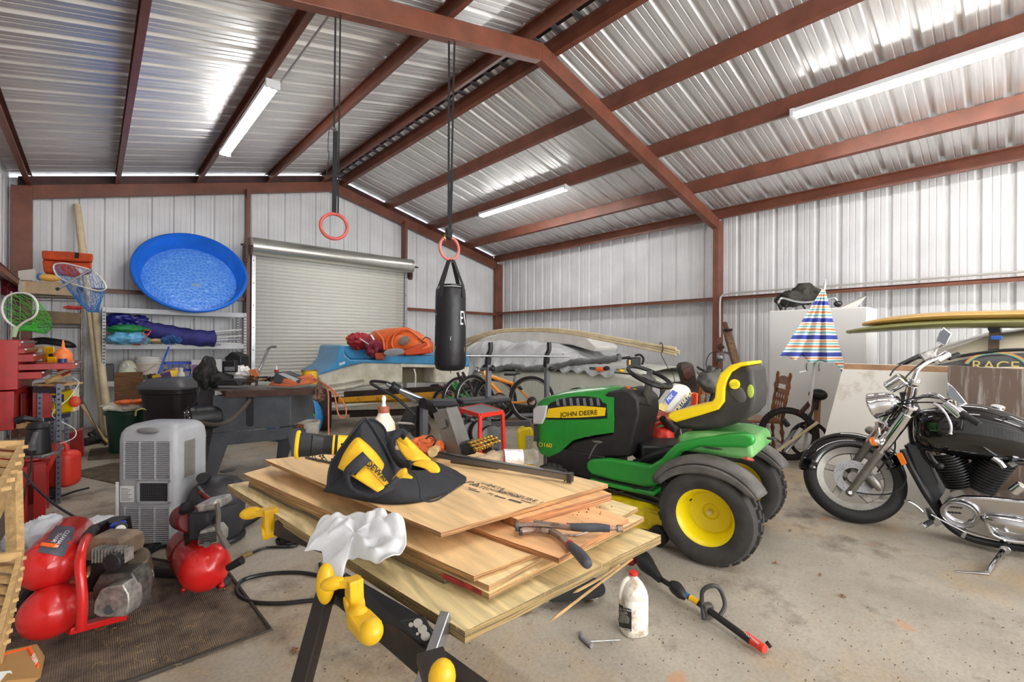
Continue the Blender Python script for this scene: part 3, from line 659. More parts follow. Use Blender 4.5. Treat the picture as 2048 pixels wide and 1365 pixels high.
obj('handle', MB().tube(bez([q(1094, 1058), q(1118, 1072), q(1135, 1088), q(1143, 1096)], 4), .010, 10), rs, lc)
obj('grip', MB().tube(bez([q(1140, 1092), q(1156, 1106, .0), q(1170, 1122, .0), q(1176, 1130)], 5), [.0105 + .004 * math.sin(i / 15 * 3.1) for i in range(15)] + [.008], 14), grip, lc, smooth=80)
obj('handle', MB().tube([q(1068, 1044, .014), q(1100, 1050, .014), q(1140, 1056, .014)], [.006, .008, .008], 8), rs, lc)
obj('grip', MB().tube(bez([q(1134, 1054, .012), q(1165, 1056, .012), q(1195, 1056, .012), q(1220, 1058, .012)], 5), [.009 + .003 * math.sin(i / 15 * 3.1) for i in range(15)] + [.009], 14), grip, lc, smooth=80)
obj('red_band', MB().cyl(q(1134, 1054, .012), q(1137, 1054, .012), .0105, n=14).cyl(q(1139, 1090), q(1141, 1093), .012, n=14), mat('band_red', (150, 30, 36), .5), lc, kind='stuff')
obj('adjusting_screw', MB().cyl(q(1218, 1058, .012), q(1244, 1058, .012), .0055, n=10).cyl(q(1234, 1058, .012), q(1245, 1058, .012), .010, n=12), rs, lc)
obj('lever', MB().tube([q(1128, 1070, .004), q(1150, 1072, .004), q(1175, 1066, .008)], [.003, .005, .003], 8), rs, lc)
# dirt specks and a mud-dauber lump
random.seed(8); g = MB()
for k in range(30): p = fl(random.gauss(1150, 40), random.gauss(1020, 10), Z1 + .072); g.ell(p, random.uniform(.001, .003), 6, 4)
single('wood_crumbs', g, mat('crumb', (110, 76, 46), .9), 'brown crumbs scattered on the boards near the pliers', 'crumbs', kind='stuff')
# ---------------- jug, wrench, trimmer on the floor ----------------
jug_m = mat('milky_plastic', (216, 210, 198), .38, noise=.3, nscale=7, c2=(150, 118, 84), thr=(.30, .42), spec=.4)
jb = fl(1266, 1262); dj = (jb - V(0, 0, 0)).length
jg = thing('oil_jug', 'dirty white gallon jug with red cap standing on the concrete', 'jug', jb)
u1 = V(1, 0, 0); k = .00167
def jring(z, w, d, ex=3.2, dx=0):
    R_ = []
    for i in range(32):
        t = 2 * math.pi * i / 32; c_, s_ = math.cos(t), math.sin(t); x = w * (abs(c_) ** (2 / ex)) * (1 if c_ > 0 else -1); y = d * (abs(s_) ** (2 / ex)) * (1 if s_ > 0 else -1)
        a = math.radians(-30); R_.append(jb + V((x + dx) * math.cos(a) - y * math.sin(a), (x + dx) * math.sin(a) + y * math.cos(a), z))
    return R_
obj('body', MB().loft([jring(0, .058, .058), jring(.006, .064, .064), jring(.03, .066, .066), jring(.035, .064, .064), jring(.17, .064, .064), jring(.175, .061, .061), jring(.18, .064, .064), jring(.205, .060, .060, 2.6), jring(.235, .045, .045, 2.2), jring(.255, .028, .028, 2), jring(.265, .018, .018, 2), jring(.275, .018, .018, 2)]), jug_m, jg, smooth=60)
bvj = bvh(bpy.data.objects[jg.children[0].name])
cp = jring(.275, 1, 1, dx=0); cc = jb + V(0, 0, .272)
obj('cap', MB().cyl(cc, cc + V(0, 0, .016), .021, n=24), mat('cap_red', (206, 44, 38), .4), jg, bevel=.002)
hx = V(math.cos(math.radians(-30)), math.sin(math.radians(-30)), 0)
obj('handle', MB().tube(bez([jb - hx * .022 + V(0, 0, .26), jb - hx * .048 + V(0, 0, .245), jb - hx * .066 + V(0, 0, .2), jb - hx * .068 + V(0, 0, .165), jb - hx * .058 + V(0, 0, .15)], 5), .011, 10), jug_m, jg)
g = MB(); patch(g, bvj, [(1230, 1205), (1230, 1250)], [(1263, 1220), (1263, 1264)], 8, 8, .002); lb = obj('label_sticker', g, mat('label_black', (38, 34, 34), .5), jg, smooth=180)
g = MB(); patch(g, bvj, [(1234, 1222), (1231, 1235), (1238, 1245)], [(1246, 1224), (1258, 1235), (1258, 1248)], 8, 6, .004); obj('label_picture', g, mat('label_oval', (140, 142, 130), .5, noise=.3, nscale=60), lb, smooth=180)
lw = mat('label_white', (226, 224, 218), .5)
text_on(None, bvj, 'BAR\n& CHAIN\nOIL', (1252, 1221), (1, .18), (0, -1), 5.5, lw, lb, .004)
g = MB(); patch(g, bvj, [(1249, 1256), (1249, 1262)], [(1261, 1259), (1261, 1264)], 6, 4, .004); obj('barcode', g, mat('bar_code', (190, 188, 182), .5, noise=.5, nscale=300, stretch=(40, 1, 1)), lb)
tw = thing('t_wrench', 'grey T shaped spark plug wrench lying on the concrete', 'wrench', fl(1180, 1288))
obj('socket', MB().cyl(fl(1163, 1280) + V(0, 0, .012), fl(1184, 1298) + V(0, 0, .012), .011, .012, 12).cyl(fl(1161, 1272) + V(0, 0, .012), fl(1165, 1282) + V(0, 0, .012), .013, .011, 8), mat('wrench_zinc', (150, 150, 150), .4, .5), tw)
obj('shaft', MB().cyl(fl(1174, 1290) + V(0, 0, .014), fl(1241, 1283) + V(0, 0, .006), .0035, .002, 8), steel, tw)
tr_ = thing('string_trimmer', 'red and black trimmer shaft lying on the concrete behind the jug', 'trimmer', fl(1400, 1200))
def t3(px, py, z): return fl(px, py, z)
obj('motor_housing', MB().tube(bez([t3(1282, 1112, .09), t3(1292, 1128, .10), t3(1308, 1146, .09), t3(1320, 1160, .08)], 4), [.03, .045, .05, .05, .05, .045, .04, .036, .03, .028, .025, .022, .02], 16), black, tr_, smooth=60)
obj('red_guard', MB().tube(bez([t3(1258, 1128, .06), t3(1272, 1108, .10), t3(1290, 1102, .13)], 4), [.02, .03, .035, .036, .035, .03, .028, .02, .015], 12), redp, tr_, smooth=60)
obj('shaft', MB().cyl(t3(1315, 1155, .075), t3(1395, 1205, .06), .014, n=14).cyl(t3(1395, 1205, .06), t3(1500, 1282, .035), .016, n=14), black, tr_)
obj('trigger_housing', MB().tube(bez([t3(1342, 1172, .07), t3(1350, 1175, .08), t3(1362, 1188, .075), t3(1372, 1198, .06)], 4), [.012, .02, .028, .03, .034, .036, .034, .032, .03, .026, .02, .016, .014], 12), black, tr_, smooth=60)
obj('sticker', MB().cyl(t3(1370, 1190, .066), t3(1378, 1195, .065), .0150, n=14), mat('sticker_blue', (50, 110, 190), .4), tr_, label='blue sticker')
obj('sticker', MB().cyl(t3(1380, 1196, .065), t3(1398, 1207, .060), .0152, n=14), yel, tr_, label='yellow warning sticker')
obj('loop_handle', MB().tube(bez([t3(1408, 1240, .02), t3(1404, 1205, .08), t3(1406, 1182, .14), t3(1425, 1172, .17), t3(1440, 1180, .15), t3(1450, 1210, .10), t3(1440, 1232, .06)], 5), .0105, 12), mat('loop_rubber', (56, 54, 54), .55), tr_)
obj('handle_clamp', MB().cb(t3(1415, 1222, .045), (.05, .04, .07), RZ(-30)), mat('clamp_grey', (82, 76, 72), .6), tr_, bevel=.006)
obj('coupler', MB().cyl(t3(1490, 1272, .035), t3(1530, 1300, .03), .020, n=16), mat('trim_red', (214, 60, 40), .45), tr_, bevel=.002, label='red coupler sleeve')
bvt = bvh(bpy.data.objects['coupler']); text_on(None, bvt, 'CRAFTSMAN', (1503, 1278), (.8, .58), (.58, -.8), 6.5, lw, bpy.data.objects['coupler'], .003)
obj('lock_knob', MB().cyl(t3(1534, 1292, .03), t3(1540, 1288, .04), .014, n=10), black, tr_)
# skateboard-like roller under the bench
sk = thing('skateboard', 'dark skateboard deck lying on the floor under the plywood', 'skateboard', fl(1160, 1190))
P = [fl(1060, 1195, .05), fl(1110, 1160, .05), fl(1180, 1158, .05), fl(1208, 1175, .05), fl(1200, 1195, .05), fl(1120, 1205, .05)]
obj('deck', MB().poly([p for p in bez(P + [P[0]], 5)[:-1]], (0, 0, .012)), mat('grip_tape', (46, 46, 48), .9, noise=.2, nscale=80), sk, smooth=0)
for px, py in ((1090, 1198), (1185, 1196)): obj('wheel', MB().cyl(fl(px, py, .022) + V(0, 0, .003), fl(px, py, .022) + V(.03, .01, .003), .025, n=16), white, sk)
# ================= lawn tractor =================
grn = mat('tractor_green', (38, 146, 52), .28, coat=.3, noise=.1, nscale=5); grn_d = mat('dusty_green', (118, 168, 104), .5, noise=.3, nscale=4, c2=(60, 140, 60))
tblk = mat('tractor_black', (44, 42, 42), .5, noise=.25, nscale=10); tyel = mat('rim_yellow', (240, 216, 20), .3, noise=.06, nscale=3); tgry = mat('dusty_grey_plastic', (98, 94, 90), .6, noise=.25, nscale=7)
tt = thing('lawn_tractor', 'green and yellow riding lawn tractor parked behind the plywood stack', 'lawn tractor', (3.38, 1.9, 0))
tire_m = mat('turf_tire', (62, 59, 56), .8, noise=.25, nscale=9, bump=.1, bscale=60)
PV = V(2.945, 1.345, 0); PRE[0] = T(*PV) @ RZ(9) @ T(*-PV); PI = PRE[0].inverted(); PO = PI @ O
def X_(px, py, X):
    r = PI.to_3x3() @ ray(px, py); return PO + r * ((X - PO.x) / r.x)
def turf_wheel(X0, X1, Y, R, rr, near, name='wheel', lugs=26):
    c = (X0 + X1) / 2; w = X1 - X0; M = T(c, Y, R) @ RY(90)
    pf = [(rr, -w * .40), (rr + .02, -w * .46), (R * .80, -w * .50), (R * .93, -w * .44), (R * .975, -w * .3), (R * .985, 0), (R * .975, w * .3), (R * .93, w * .44), (R * .80, w * .50), (rr + .02, w * .46), (rr, w * .40)]
    t = obj('tire', MB().lathe(pf, 56, M), tire_m, tt, smooth=40)
    g = MB()
    for i in range(lugs):
        for row, (xx, ww, off) in enumerate(((-.36, .16, 0), (-.13, .17, .5), (.13, .17, 0), (.36, .16, .5))):
            a = 2 * math.pi * (i + off) / lugs; h = R * .985 if abs(xx) < .2 else R * .955
            g.box(-.012, .014, -R * 2.15 / lugs, R * 2.15 / lugs, (xx - ww / 2) * w, (xx + ww / 2) * w, M @ RZ(math.degrees(a)) @ T(h, 0, 0) @ (RY(-22 * (1 if xx > 0 else -1)) if abs(xx) > .3 else Matrix()))
    obj('tread_block', g, tire_m, t, smooth=0, kind='stuff')
    s = -1 if near else 1
    pf = [(.0, .06), (rr * .25, .06), (rr * .30, .05), (rr * .72, .035), (rr * .80, .0), (rr * .86, -.045), (rr * .97, -.075), (rr * 1.06, -.085), (rr * 1.08, -.078), (rr * 1.0, .05)]
    r = obj('rim', MB().lathe([(a, z * 1.0) for a, z in pf], 48, T(c, Y, R) @ RY(90)), tyel, tt, smooth=35)
    obj('hub_cap', MB().cyl((c + .07, Y, R), (c + .0, Y, R), .018, n=20), mat('hub_cap_tan', (214, 196, 110), .4), r, bevel=.005)
    obj('valve', MB().cyl((c - .03, Y + rr * .55, R + rr * .45), (c - .06, Y + rr * .55, R + rr * .45), .005, n=8), black, r)
    return t
turf_wheel(2.83, 3.06, 1.345, .305, .178, True); turf_wheel(3.69, 3.92, 1.345, .305, .178, True)
turf_wheel(2.98, 3.12, 2.62, .19, .10, True, lugs=20); turf_wheel(3.62, 3.76, 2.62, .19, .10, True, lugs=20)
obj('axle', MB().cyl((3.03, 1.345, .3), (3.72, 1.345, .3), .04, n=12).beam((3.1, 2.62, .2), (3.65, 2.62, .2), .05, .05), tblk, tt)
# hood lofted along its length: px column, bottom, shoulder, crest (picture rows on the near side plane)
XS = 3.15; XC_ = 3.38
cols = [(1066, 884, 812, 812, .75), (1071, 893, 806, 803, .90), (1082, 908, 800, 795, 1), (1098, 915, 797, 789, 1), (1120, 905, 797, 784, 1), (1145, 882, 796, 781, 1), (1180, 872, 795, 778, 1), (1205, 869, 794, 777, 1), (1226, 866, 797, 781, 1)]
rings = []
for px, yb_, ys, yc, wd in cols:
    bt = X_(px, yb_, XS); sh = X_(px, ys, XS); Y = sh.y; hw = (XC_ - XS) * wd
    cz = sh.z + max(.012, (ys - yc) * .0042)
    ring = []
    prof = [(-1.0, bt.z), (-1.03, bt.z + (sh.z - bt.z) * .5), (-1.0, sh.z - .03), (-.93, sh.z), (-.75, sh.z + (cz - sh.z) * .6), (-.4, cz), (0, cz + .006)]
    for u, z in prof: ring.append(V(XC_ + u * hw, Y, z))
    for u, z in reversed(prof[:-1]): ring.append(V(XC_ - u * hw, Y, z))
    rings.append(ring)
hood = obj('hood', MB().loft(rings), grn, tt, smooth=50)
hb = bvh(hood)
g = MB(); patch(g, hb, [(1097, 818), (1150, 812), (1212, 816)], [(1092, 836), (1150, 836), (1210, 832)], 20, 3, .003); st = obj('side_stripe', g, mat('decal_yellow', (246, 206, 24), .35), tt, smooth=180)
g = MB(); patch(g, hb, [(1096, 812), (1150, 802), (1208, 806), (1212, 816)], [(1092, 840), (1150, 840), (1208, 838), (1215, 834)], 20, 3, .0015); obj('stripe_border', g, black, st, smooth=180)
text_on(None, hb, 'JOHN DEERE', (1158, 828), (1, -.07), (0, -1), 13.0, black, st, .005, off=.012)
text_on(None, hb, 'D160', (1091, 891), (1, .08), (0, -1), 12, mat('decal_gold', (236, 206, 60), .4), tt, .005, name='model_print', off=.01)
g = MB(); patch(g, hb, [(1102, 806), (1130, 797), (1165, 793), (1200, 797)], [(1095, 813), (1130, 813), (1165, 812), (1211, 814)], 20, 3, .003); vt = obj('hood_vent', g, mat('vent_black', (22, 22, 24), .6), tt, smooth=180)
for i in range(7):
    g = MB(); x = 1112 + i * 13.5; patch(g, hb, [(x, 798), (x + 2, 812)], [(x + 5, 797), (x + 8, 812)], 3, 3, .008); obj('vent_fin', g, gplast, vt, smooth=0, solid=.003)
yn = rings[0][0].y
obj('grille', MB().poly([X_(1067, 850, 3.16), X_(1094, 846, 3.16), X_(1072, 884, 3.16), X_(1066, 884, 3.16)], (.44, 0, 0)), mat('grille_grey', (70, 68, 70), .5), tt, bevel=.006)
for x_0, x_1 in ((3.135, 3.24), (3.52, 3.625)):
    P = [X_(1067, 818, 3.15), X_(1075, 812, 3.15), X_(1096, 811, 3.15), X_(1093, 832, 3.15), X_(1086, 849, 3.15), X_(1067, 849, 3.15)]
    obj('headlight', MB().poly([V(x_0, p.y, p.z) for p in P], (x_1 - x_0, 0, 0)), mat('headlight_lens', (196, 196, 198), .15, coat=.6), tt, bevel=.012)
# dashboard tower
def sidepoly(name, pts, X0, X1, m, parent=tt, bev=.012, ref=None, **k):
    P = [X_(px, py, ref or X0) for px, py in pts]; P = [V(X0, p.y, p.z) for p in P]
    return obj(name, MB().poly(P, (X1 - X0, 0, 0)), m, parent, bevel=bev, bseg=3, **k)
sidepoly('dash_tower', [(1204, 796), (1215, 784), (1240, 779), (1258, 782), (1276, 800), (1278, 830), (1268, 870), (1260, 915), (1170, 917), (1120, 922), (1122, 905), (1148, 884), (1222, 868), (1228, 835)], 3.17, 3.59, tblk, bev=.02)
obj('dash_lip', MB().tube(bez([X_(1206, 800, 3.2), X_(1260, 806, 3.19), X_(1302, 812, 3.2)], 5), .006, 8), black, tt)
obj('choke_lever', MB().beam(X_(1250, 798, 3.30), X_(1256, 778, 3.30), .03, .03).ell(X_(1256, 778, 3.30), .022), org, tt, bevel=.004)
obj('ignition_key', MB().cyl(X_(1268, 784, 3.3), X_(1270, 778, 3.3), .012, n=12), tyel, tt)
obj('reverse_switch', MB().ell(X_(1253, 844, 3.20), (.018, .048, .022)), org, tt)
sidepoly('dash_badge', [(1236, 796), (1250, 799), (1262, 800), (1258, 794), (1240, 792)], 3.20, 3.202, lw, bev=0)
wc_ = X_(1299, 754, 3.38)
obj('steering_column', MB().cyl(V(3.38, X_(1290, 806, 3.38).y, X_(1290, 806, 3.38).z), wc_ - V(0, 0, .04), .045, .028, 16), tgry, tt)
wc = X_(1299, 754, 3.38); wn = V(-.05, -.42, .9)
obj('steering_wheel', MB().torus(wc, .178, .016, wn, 40, 10), mat('wheel_black', (30, 29, 30), .35), tt)
x_, y_, z_ = basis(wn); g = MB()
for a in (0, 120, 240): g.beam(wc - Vector(wn).normalized() * .02, wc + x_ * math.cos(math.radians(a + 30)) * .172 + y_ * math.sin(math.radians(a + 30)) * .172, .045, .016)
g.cyl(wc - Vector(wn).normalized() * .05, wc - Vector(wn).normalized() * .005, .045, .06, 20); obj('wheel_spokes', g, mat('spoke_grey', (76, 74, 74), .5), tt, bevel=.003)
# pedal
obj('pedal', MB().tube([X_(1178, 918, 3.05), X_(1183, 905, 3.05), X_(1192, 890, 3.08), X_(1200, 886, 3.08)], .006, 8).ell(X_(1194, 884, 3.06), (.03, .045, .008)), tgry, tt)
# seat
shell_pts = [(1340, 832), (1400, 822), (1432, 812), (1438, 770), (1452, 748), (1478, 731), (1494, 730), (1506, 742), (1511, 790), (1507, 822), (1494, 838), (1480, 846), (1440, 858), (1400, 862), (1360, 858), (1342, 848)]
sidepoly('seat_shell', shell_pts, 3.17, 3.61, mat('seat_black', (58, 55, 52), .55, noise=.2, nscale=8), bev=.035, ref=3.17)
cush = [(1336, 838), (1335, 830), (1345, 824), (1400, 812), (1422, 806), (1429, 796), (1431, 770), (1440, 748), (1460, 731), (1480, 725), (1496, 724), (1497, 731), (1480, 734), (1462, 745), (1454, 760), (1449, 780), (1448, 804), (1436, 820), (1405, 830), (1350, 846)]
sidepoly('seat_cushion', cush, 3.14, 3.59, mat('seat_yellow', (248, 214, 22), .42), bev=.018, ref=3.14)
obj('seat_knob', MB().cyl(X_(1469, 769, 3.18), X_(1469, 769, 3.15) , .034, n=20).beam(X_(1461, 771, 3.145), X_(1477, 767, 3.145), .02, .018), mat('knob_yellow', (226, 208, 24), .4), tt, bevel=.004)
g = MB().ell(X_(1501, 783, 3.17), (.006, .02, .045)); obj('seat_emblem', g, mat('emblem_green', (170, 190, 70), .4), tt)
obj('seat_recess', MB().ell(X_(1476, 788, 3.172), (.010, .045, .065), M=RX(-35)), tgry, tt)
obj('seat_spring', MB().cyl((3.38, 1.30, .66), (3.38, 1.30, .78), .05, n=16).box(3.28, 3.6, 1.2, 1.55, .76, .79), dsteel, tt)
# footboard + green fender body
fe = [(1171, 938), (1172, 926), (1180, 920), (1215, 918), (1300, 932), (1322, 918), (1338, 900), (1352, 888), (1400, 876), (1450, 870), (1490, 867), (1508, 874), (1508, 890), (1490, 897), (1400, 895), (1362, 906), (1344, 930), (1325, 962), (1306, 975), (1285, 975), (1225, 962), (1180, 950)]
sidepoly('fender_body', fe, 3.03, 3.10, grn, bev=.02, ref=3.03)
def zx(px, py, X): return X_(px, py, X)
p0 = zx(1176, 932, 3.03); p1 = zx(1300, 960, 3.03)
obj('footboard', MB().box(3.04, 3.70, p1.y - .02, p0.y, .30, .335), grn, tt, bevel=.012)
fg = obj('foot_grip', MB().box(3.06, 3.16, p1.y + .02, p0.y - .05, .335, .343), mat('foot_rubber', (66, 64, 62), .8, bump=.4, bscale=60), tt, bevel=.003)
obj('warning_decal', MB().box(3.20, 3.36, p1.y + .02, p1.y + .2, .3355, .3365), mat('decal_grey', (136, 134, 128), .6, noise=.3, nscale=50), tt)
p2 = zx(1345, 915, 3.03); 
# rear deck over the wheels
dz0 = zx(1440, 872, 3.05).z
rd = [V(0, zx(1352, 890, 3.03).y, dz0 - .03), V(0, zx(1400, 876, 3.03).y, dz0), V(0, 1.24, dz0 + .005), V(0, 1.12, dz0 - .02), V(0, 1.10, dz0 - .12), V(0, 1.2, dz0 - .14), V(0, zx(1352, 890, 3.03).y, dz0 - .14)]
obj('rear_deck', MB().poly([V(3.05, p.y, p.z) for p in rd], (.64, 0, 0)), grn_d, tt, bevel=.03, bseg=4)
for yy in (1.15, 1.02): obj('cup_hole', MB().cyl((3.15, yy, dz0 - .0), (3.15, yy, dz0 + .008), .03, n=20), black, tt)
obj('floor_hump', MB().box(3.2, 3.56, 1.5, 2.0, .33, .50), tblk, tt, bevel=.03)
obj('inner_tray', MB().tube(bez([V(3.3, 2.0, .36), V(3.22, 1.85, .52), V(3.2, 1.62, .62), V(3.2, 1.4, .66)], 4), .07, 10, flat=.5), tblk, tt)
for X0 in (2.84, 3.68):   # dark fender flares over the tyres
    c0 = V(X0, 1.345, .305); n_ = 18; g = MB(); R0 = .345
    def fn(u, v):
        a = math.radians(34 + 116 * u); r = R0 + .035 * math.sin(math.pi * min(1, v * 1.3)) + .05 * u * (1 - u); return V(X0 - .01 + v * .23, 1.345 - math.cos(a) * r * 1.06, .305 + math.sin(a) * r * .96)
    g.grid(fn, n_, 6); f = obj('fender_flare', g, tgry, tt, smooth=180, solid=.018)
    g = MB().grid(lambda u, v: V(X0 - .012 + .004 * u, 1.345 - math.cos(math.radians(34 + 116 * u)) * (R0 * 1.06 - .05 * v), .305 + math.sin(math.radians(34 + 116 * u)) * (R0 * .97 - .055 * v * math.sin(math.pi * u) ** .5)), n_, 3)
    obj('flare_side', g, tgry, f, smooth=180, solid=.012)
obj('tail_light', MB().tube([X_(1484, 917, 2.80), X_(1496, 918, 2.79), X_(1507, 921, 2.80)], [.010, .022, .012], 10, flat=.5), mat('tail_red', (170, 60, 48), .25, coat=.5), tt)
obj('flare_slot', MB().ell(X_(1425, 897, 2.86), (.02, .06, .006)), black, tt)
# deck and underbody
my = mat('deck_yellow', (226, 200, 20), .4, noise=.2, nscale=8)
obj('mower_deck', MB().lathe([(0, .24), (.25, .24), (.30, .21), (.31, .10), (.33, .09)], 28, T(3.22, 1.98, 0)).lathe([(0, .24), (.25, .24), (.30, .21), (.31, .10), (.33, .09)], 28, T(3.56, 1.92, 0)), my, tt, smooth=40)
obj('deck_wheel', MB().cyl((2.93, 1.68, .07), (3.0, 1.68, .07), .068, n=22), rubber, tt, bevel=.008)
obj('deck_bracket', MB().box(2.98, 3.02, 1.62, 1.8, .08, .20).box(3.0, 3.15, 1.7, 1.8, .16, .22), my, tt, bevel=.006)
obj('chute', MB().box(2.85, 3.05, 2.0, 2.4, .08, .22), tblk, tt, bevel=.02)
obj('undercarriage', MB().box(3.2, 3.56, 1.2, 2.75, .22, .36).box(3.15, 3.6, 2.2, 2.75, .30, .50).box(3.1, 3.66, 1.5, 2.1, .24, .30), tblk, tt, bevel=.01)
obj('drive_belt_linkage', MB().tube([V(3.08, 2.5, .25), V(3.06, 2.1, .28), V(3.08, 1.7, .24)], .010, 8).tube([V(3.06, 2.2, .2), V(3.05, 1.9, .33), V(3.05, 1.6, .27)], .008, 8), dsteel, tt, kind='stuff')
sidepoly('engine_bay', [(1130, 905), (1150, 884), (1222, 868), (1235, 918), (1130, 945), (1112, 930)], 3.24, 3.62, tblk, bev=.02)
PRE[0] = None
for px, py, w_ in ((1240, 942, 'front'), (1248, 943, 'middle'), (1252, 940, 'rear')):
    p = fl(px, py, .35); single('dry_leaf', MB().grid(lambda u, v: p + V(.06 * (u - .5), .05 * (v - .5), .006 * math.sin(6 * u + 4 * v)), 4, 4), mat('dry_leaf', (146, 106, 74), .8, noise=.3, nscale=40), w_ + ' one of three dry brown leaves on the tractor footboard', 'leaf', 'dry leaves on the tractor footboard', solid=.001)
PRE[0] = None
# ================= motorcycle =================
mt = thing('motorcycle', 'black and chrome cruiser motorcycle leaning on its kickstand', 'motorcycle', (4.5, .3, 0))
NL = V(1, 0.0, .17)
def pm(px, py, dx=0):
    r = ray(px, py); c = 4.60 + dx; return O + r * ((c - O.dot(NL)) / r.dot(NL))
bchr = mat('polished_alloy', (200, 200, 202), .16, 1); bal = mat('brushed_alloy', (150, 147, 140), .45, .8, noise=.12, nscale=12)
mtire = mat('road_tire', (28, 27, 27), .7, bump=.1, bscale=60)
wn = V(-math.cos(math.radians(24)), -.28, math.sin(math.radians(24))).normalized()    # wheel axle direction toward the viewer's side
wc = pm(1706, 958, .0); xw, yw, zw = basis(wn)
WM = Matrix(((xw.x, yw.x, zw.x, wc.x), (xw.y, yw.y, zw.y, wc.y), (xw.z, yw.z, zw.z, wc.z), (0, 0, 0, 1)))
wf_ = thing('x', None, None); bpy.data.objects.remove(wf_)
obj('front_tire', MB().lathe([(.245, -.045), (.275, -.062), (.31, -.055), (.333, -.03), (.340, 0), (.333, .03), (.31, .055), (.275, .062), (.245, .045)], 64, WM), mtire, mt, smooth=60)
rim = obj('front_rim', MB().lathe([(.20, -.03), (.232, -.04), (.252, -.048), (.258, -.04), (.236, -.01), (.236, .01), (.258, .04), (.252, .048), (.232, .04), (.20, .03), (.205, 0), (.20, -.03)], 56, WM), bal, mt, smooth=40)
for k in range(5):
    a = k * 72 + 18; g = MB(WM @ RZ(a)); g.poly([V(.04, -.028, -.012), V(.12, -.05, -.012), V(.215, -.030, -.012), V(.215, .015, -.012), V(.13, .002, -.012), V(.04, .02, -.012)], (0, 0, .024)); obj('spoke', g, bal, rim, bevel=.004)
obj('hub', MB().cyl(WM @ V(0, 0, -.05), WM @ V(0, 0, .06), .045, n=24), bal, rim, bevel=.004)
bd = obj('brake_disc', MB().lathe([(.075, .056), (.135, .056), (.135, .061), (.075, .061), (.075, .056)], 48, WM), steel, mt, smooth=30)
g = MB()
for k in range(40):
    a = math.radians(k * 9); r = .09 + .035 * (k % 4) / 3; g.cyl(WM @ V(r * math.cos(a), r * math.sin(a), .0612), WM @ V(r * math.cos(a), r * math.sin(a), .0618), .0032, n=6)
obj('vent_hole', g, black, bd, kind='stuff')
obj('brake_caliper', MB().tube([pm(1725, 950, -.09), pm(1740, 955, -.09), pm(1752, 968, -.09), pm(1760, 980, -.08)], [.02, .032, .034, .022], 10), bal, mt)
# fender: arc shell over the wheel
def ffn(u, v):
    a = math.radians(-2 + 152 * u); r = .372 - .02 * (2 * v - 1) ** 2 - (.03 * (u > .99)); ww = .088 * (1 if .06 < u < .94 else .8)
    return WM @ (xl(a) * r + V(0, 0, (2 * v - 1) * ww) - xl(a) * (.10 * abs(2 * v - 1) ** 5))
A0 = None
dn_ = (V(0, 1, 0) - wn * wn.dot(V(0, 1, 0))).normalized(); up_ = wn.cross(dn_) * -1
if up_.z < 0: up_ = -up_
def xl(a):
    w = dn_ * math.cos(a) + up_ * math.sin(a); return V(w.dot(xw), w.dot(yw), 0)
obj('front_fender', MB().grid(ffn, 40, 16), blackg, mt, smooth=180, solid=.006)
# forks
ft = pm(1824, 818, -.11); fb_ = pm(1700, 986, -.14)
ax = (ft - fb_)
fk = obj('fork', MB().cyl(fb_, fb_ + ax * .52, .027, .030, 20).ell(fb_, .030, 16, 10), bal, mt, bevel=.002)
obj('fork_tube', MB().cyl(fb_ + ax * .50, ft, .024, .024, 20), chrome, mt)
obj('fork_shroud', MB().cyl(fb_ + ax * .56, ft - ax * .06, .036, .040, 20), chrome, mt, bevel=.004)
obj('axle_nut', MB().cyl(fb_ + V(-.03, -.005, .01), fb_ + V(-.045, -.01, .012), .014, n=6), chrome, fk)
off = V(.21, .10, .02)
obj('fork', MB().cyl(fb_ + off, fb_ + off + ax * .55, .027, .03, 16), bal, mt); obj('fork_shroud', MB().cyl(fb_ + off + ax * .52, ft + off - ax * .03, .036, .04, 16), chrome, mt)
tc_ = ft + off * .5
obj('triple_clamp', MB().beam(ft - off * .1, ft + off * 1.1, .06, .035).beam(ft - ax * .25 - off * .05, ft - ax * .25 + off * 1.05, .07, .05), chrome, mt, bevel=.01)
# headlight
hc = pm(1770, 808, .0); hd = (pm(1722, 820, .0) - pm(1795, 806, .0)).normalized(); 
hl = obj('headlight_shell', MB().lathe([(.0, .16), (.035, .155), (.062, .13), (.082, .09), (.092, .04), (.094, .0), (.099, -.006), (.099, -.022), (.092, -.028)], 36, frameM(hc, basis(-hd)[0], basis(-hd)[1]) @ T(0, 0, -.06)), chrome, mt, smooth=40)
obj('headlight_lens', MB().lathe([(.0, -.036), (.05, -.034), (.091, -.024)], 32, frameM(hc, basis(-hd)[0], basis(-hd)[1]) @ T(0, 0, -.06)), mat('lens_glass', (210, 214, 218), .08, .3, coat=1), hl)
obj('headlight_mount', MB().tube(bez([pm(1780, 846, .02), pm(1796, 838, .02), pm(1805, 820, .02), pm(1800, 805, .02)], 4), .022, 10), blackg, mt)
# turn signal
ts = pm(1760, 884, -.16); obj('turn_signal', MB().cyl(ts, pm(1742, 884, -.16), .026, .034, 20).tube([ts, pm(1772, 870, -.1)], .012, 8), chrome, mt, bevel=.004)
obj('signal_lens', MB().cyl(pm(1752, 883, -.163), pm(1745, 884, -.163), .034, .033, 20).ell(pm(1747, 884, -.163), .030), mat('amber', (240, 124, 30), .25, coat=.4), mt)
obj('signal_stem', MB().tube([pm(1758, 870, .02), pm(1754, 845, .02)], .016, 10), chrome, mt)
ts = pm(1745, 862, .12); obj('turn_signal', MB().ell(ts, (.04, .05, .035)), bal, mt)
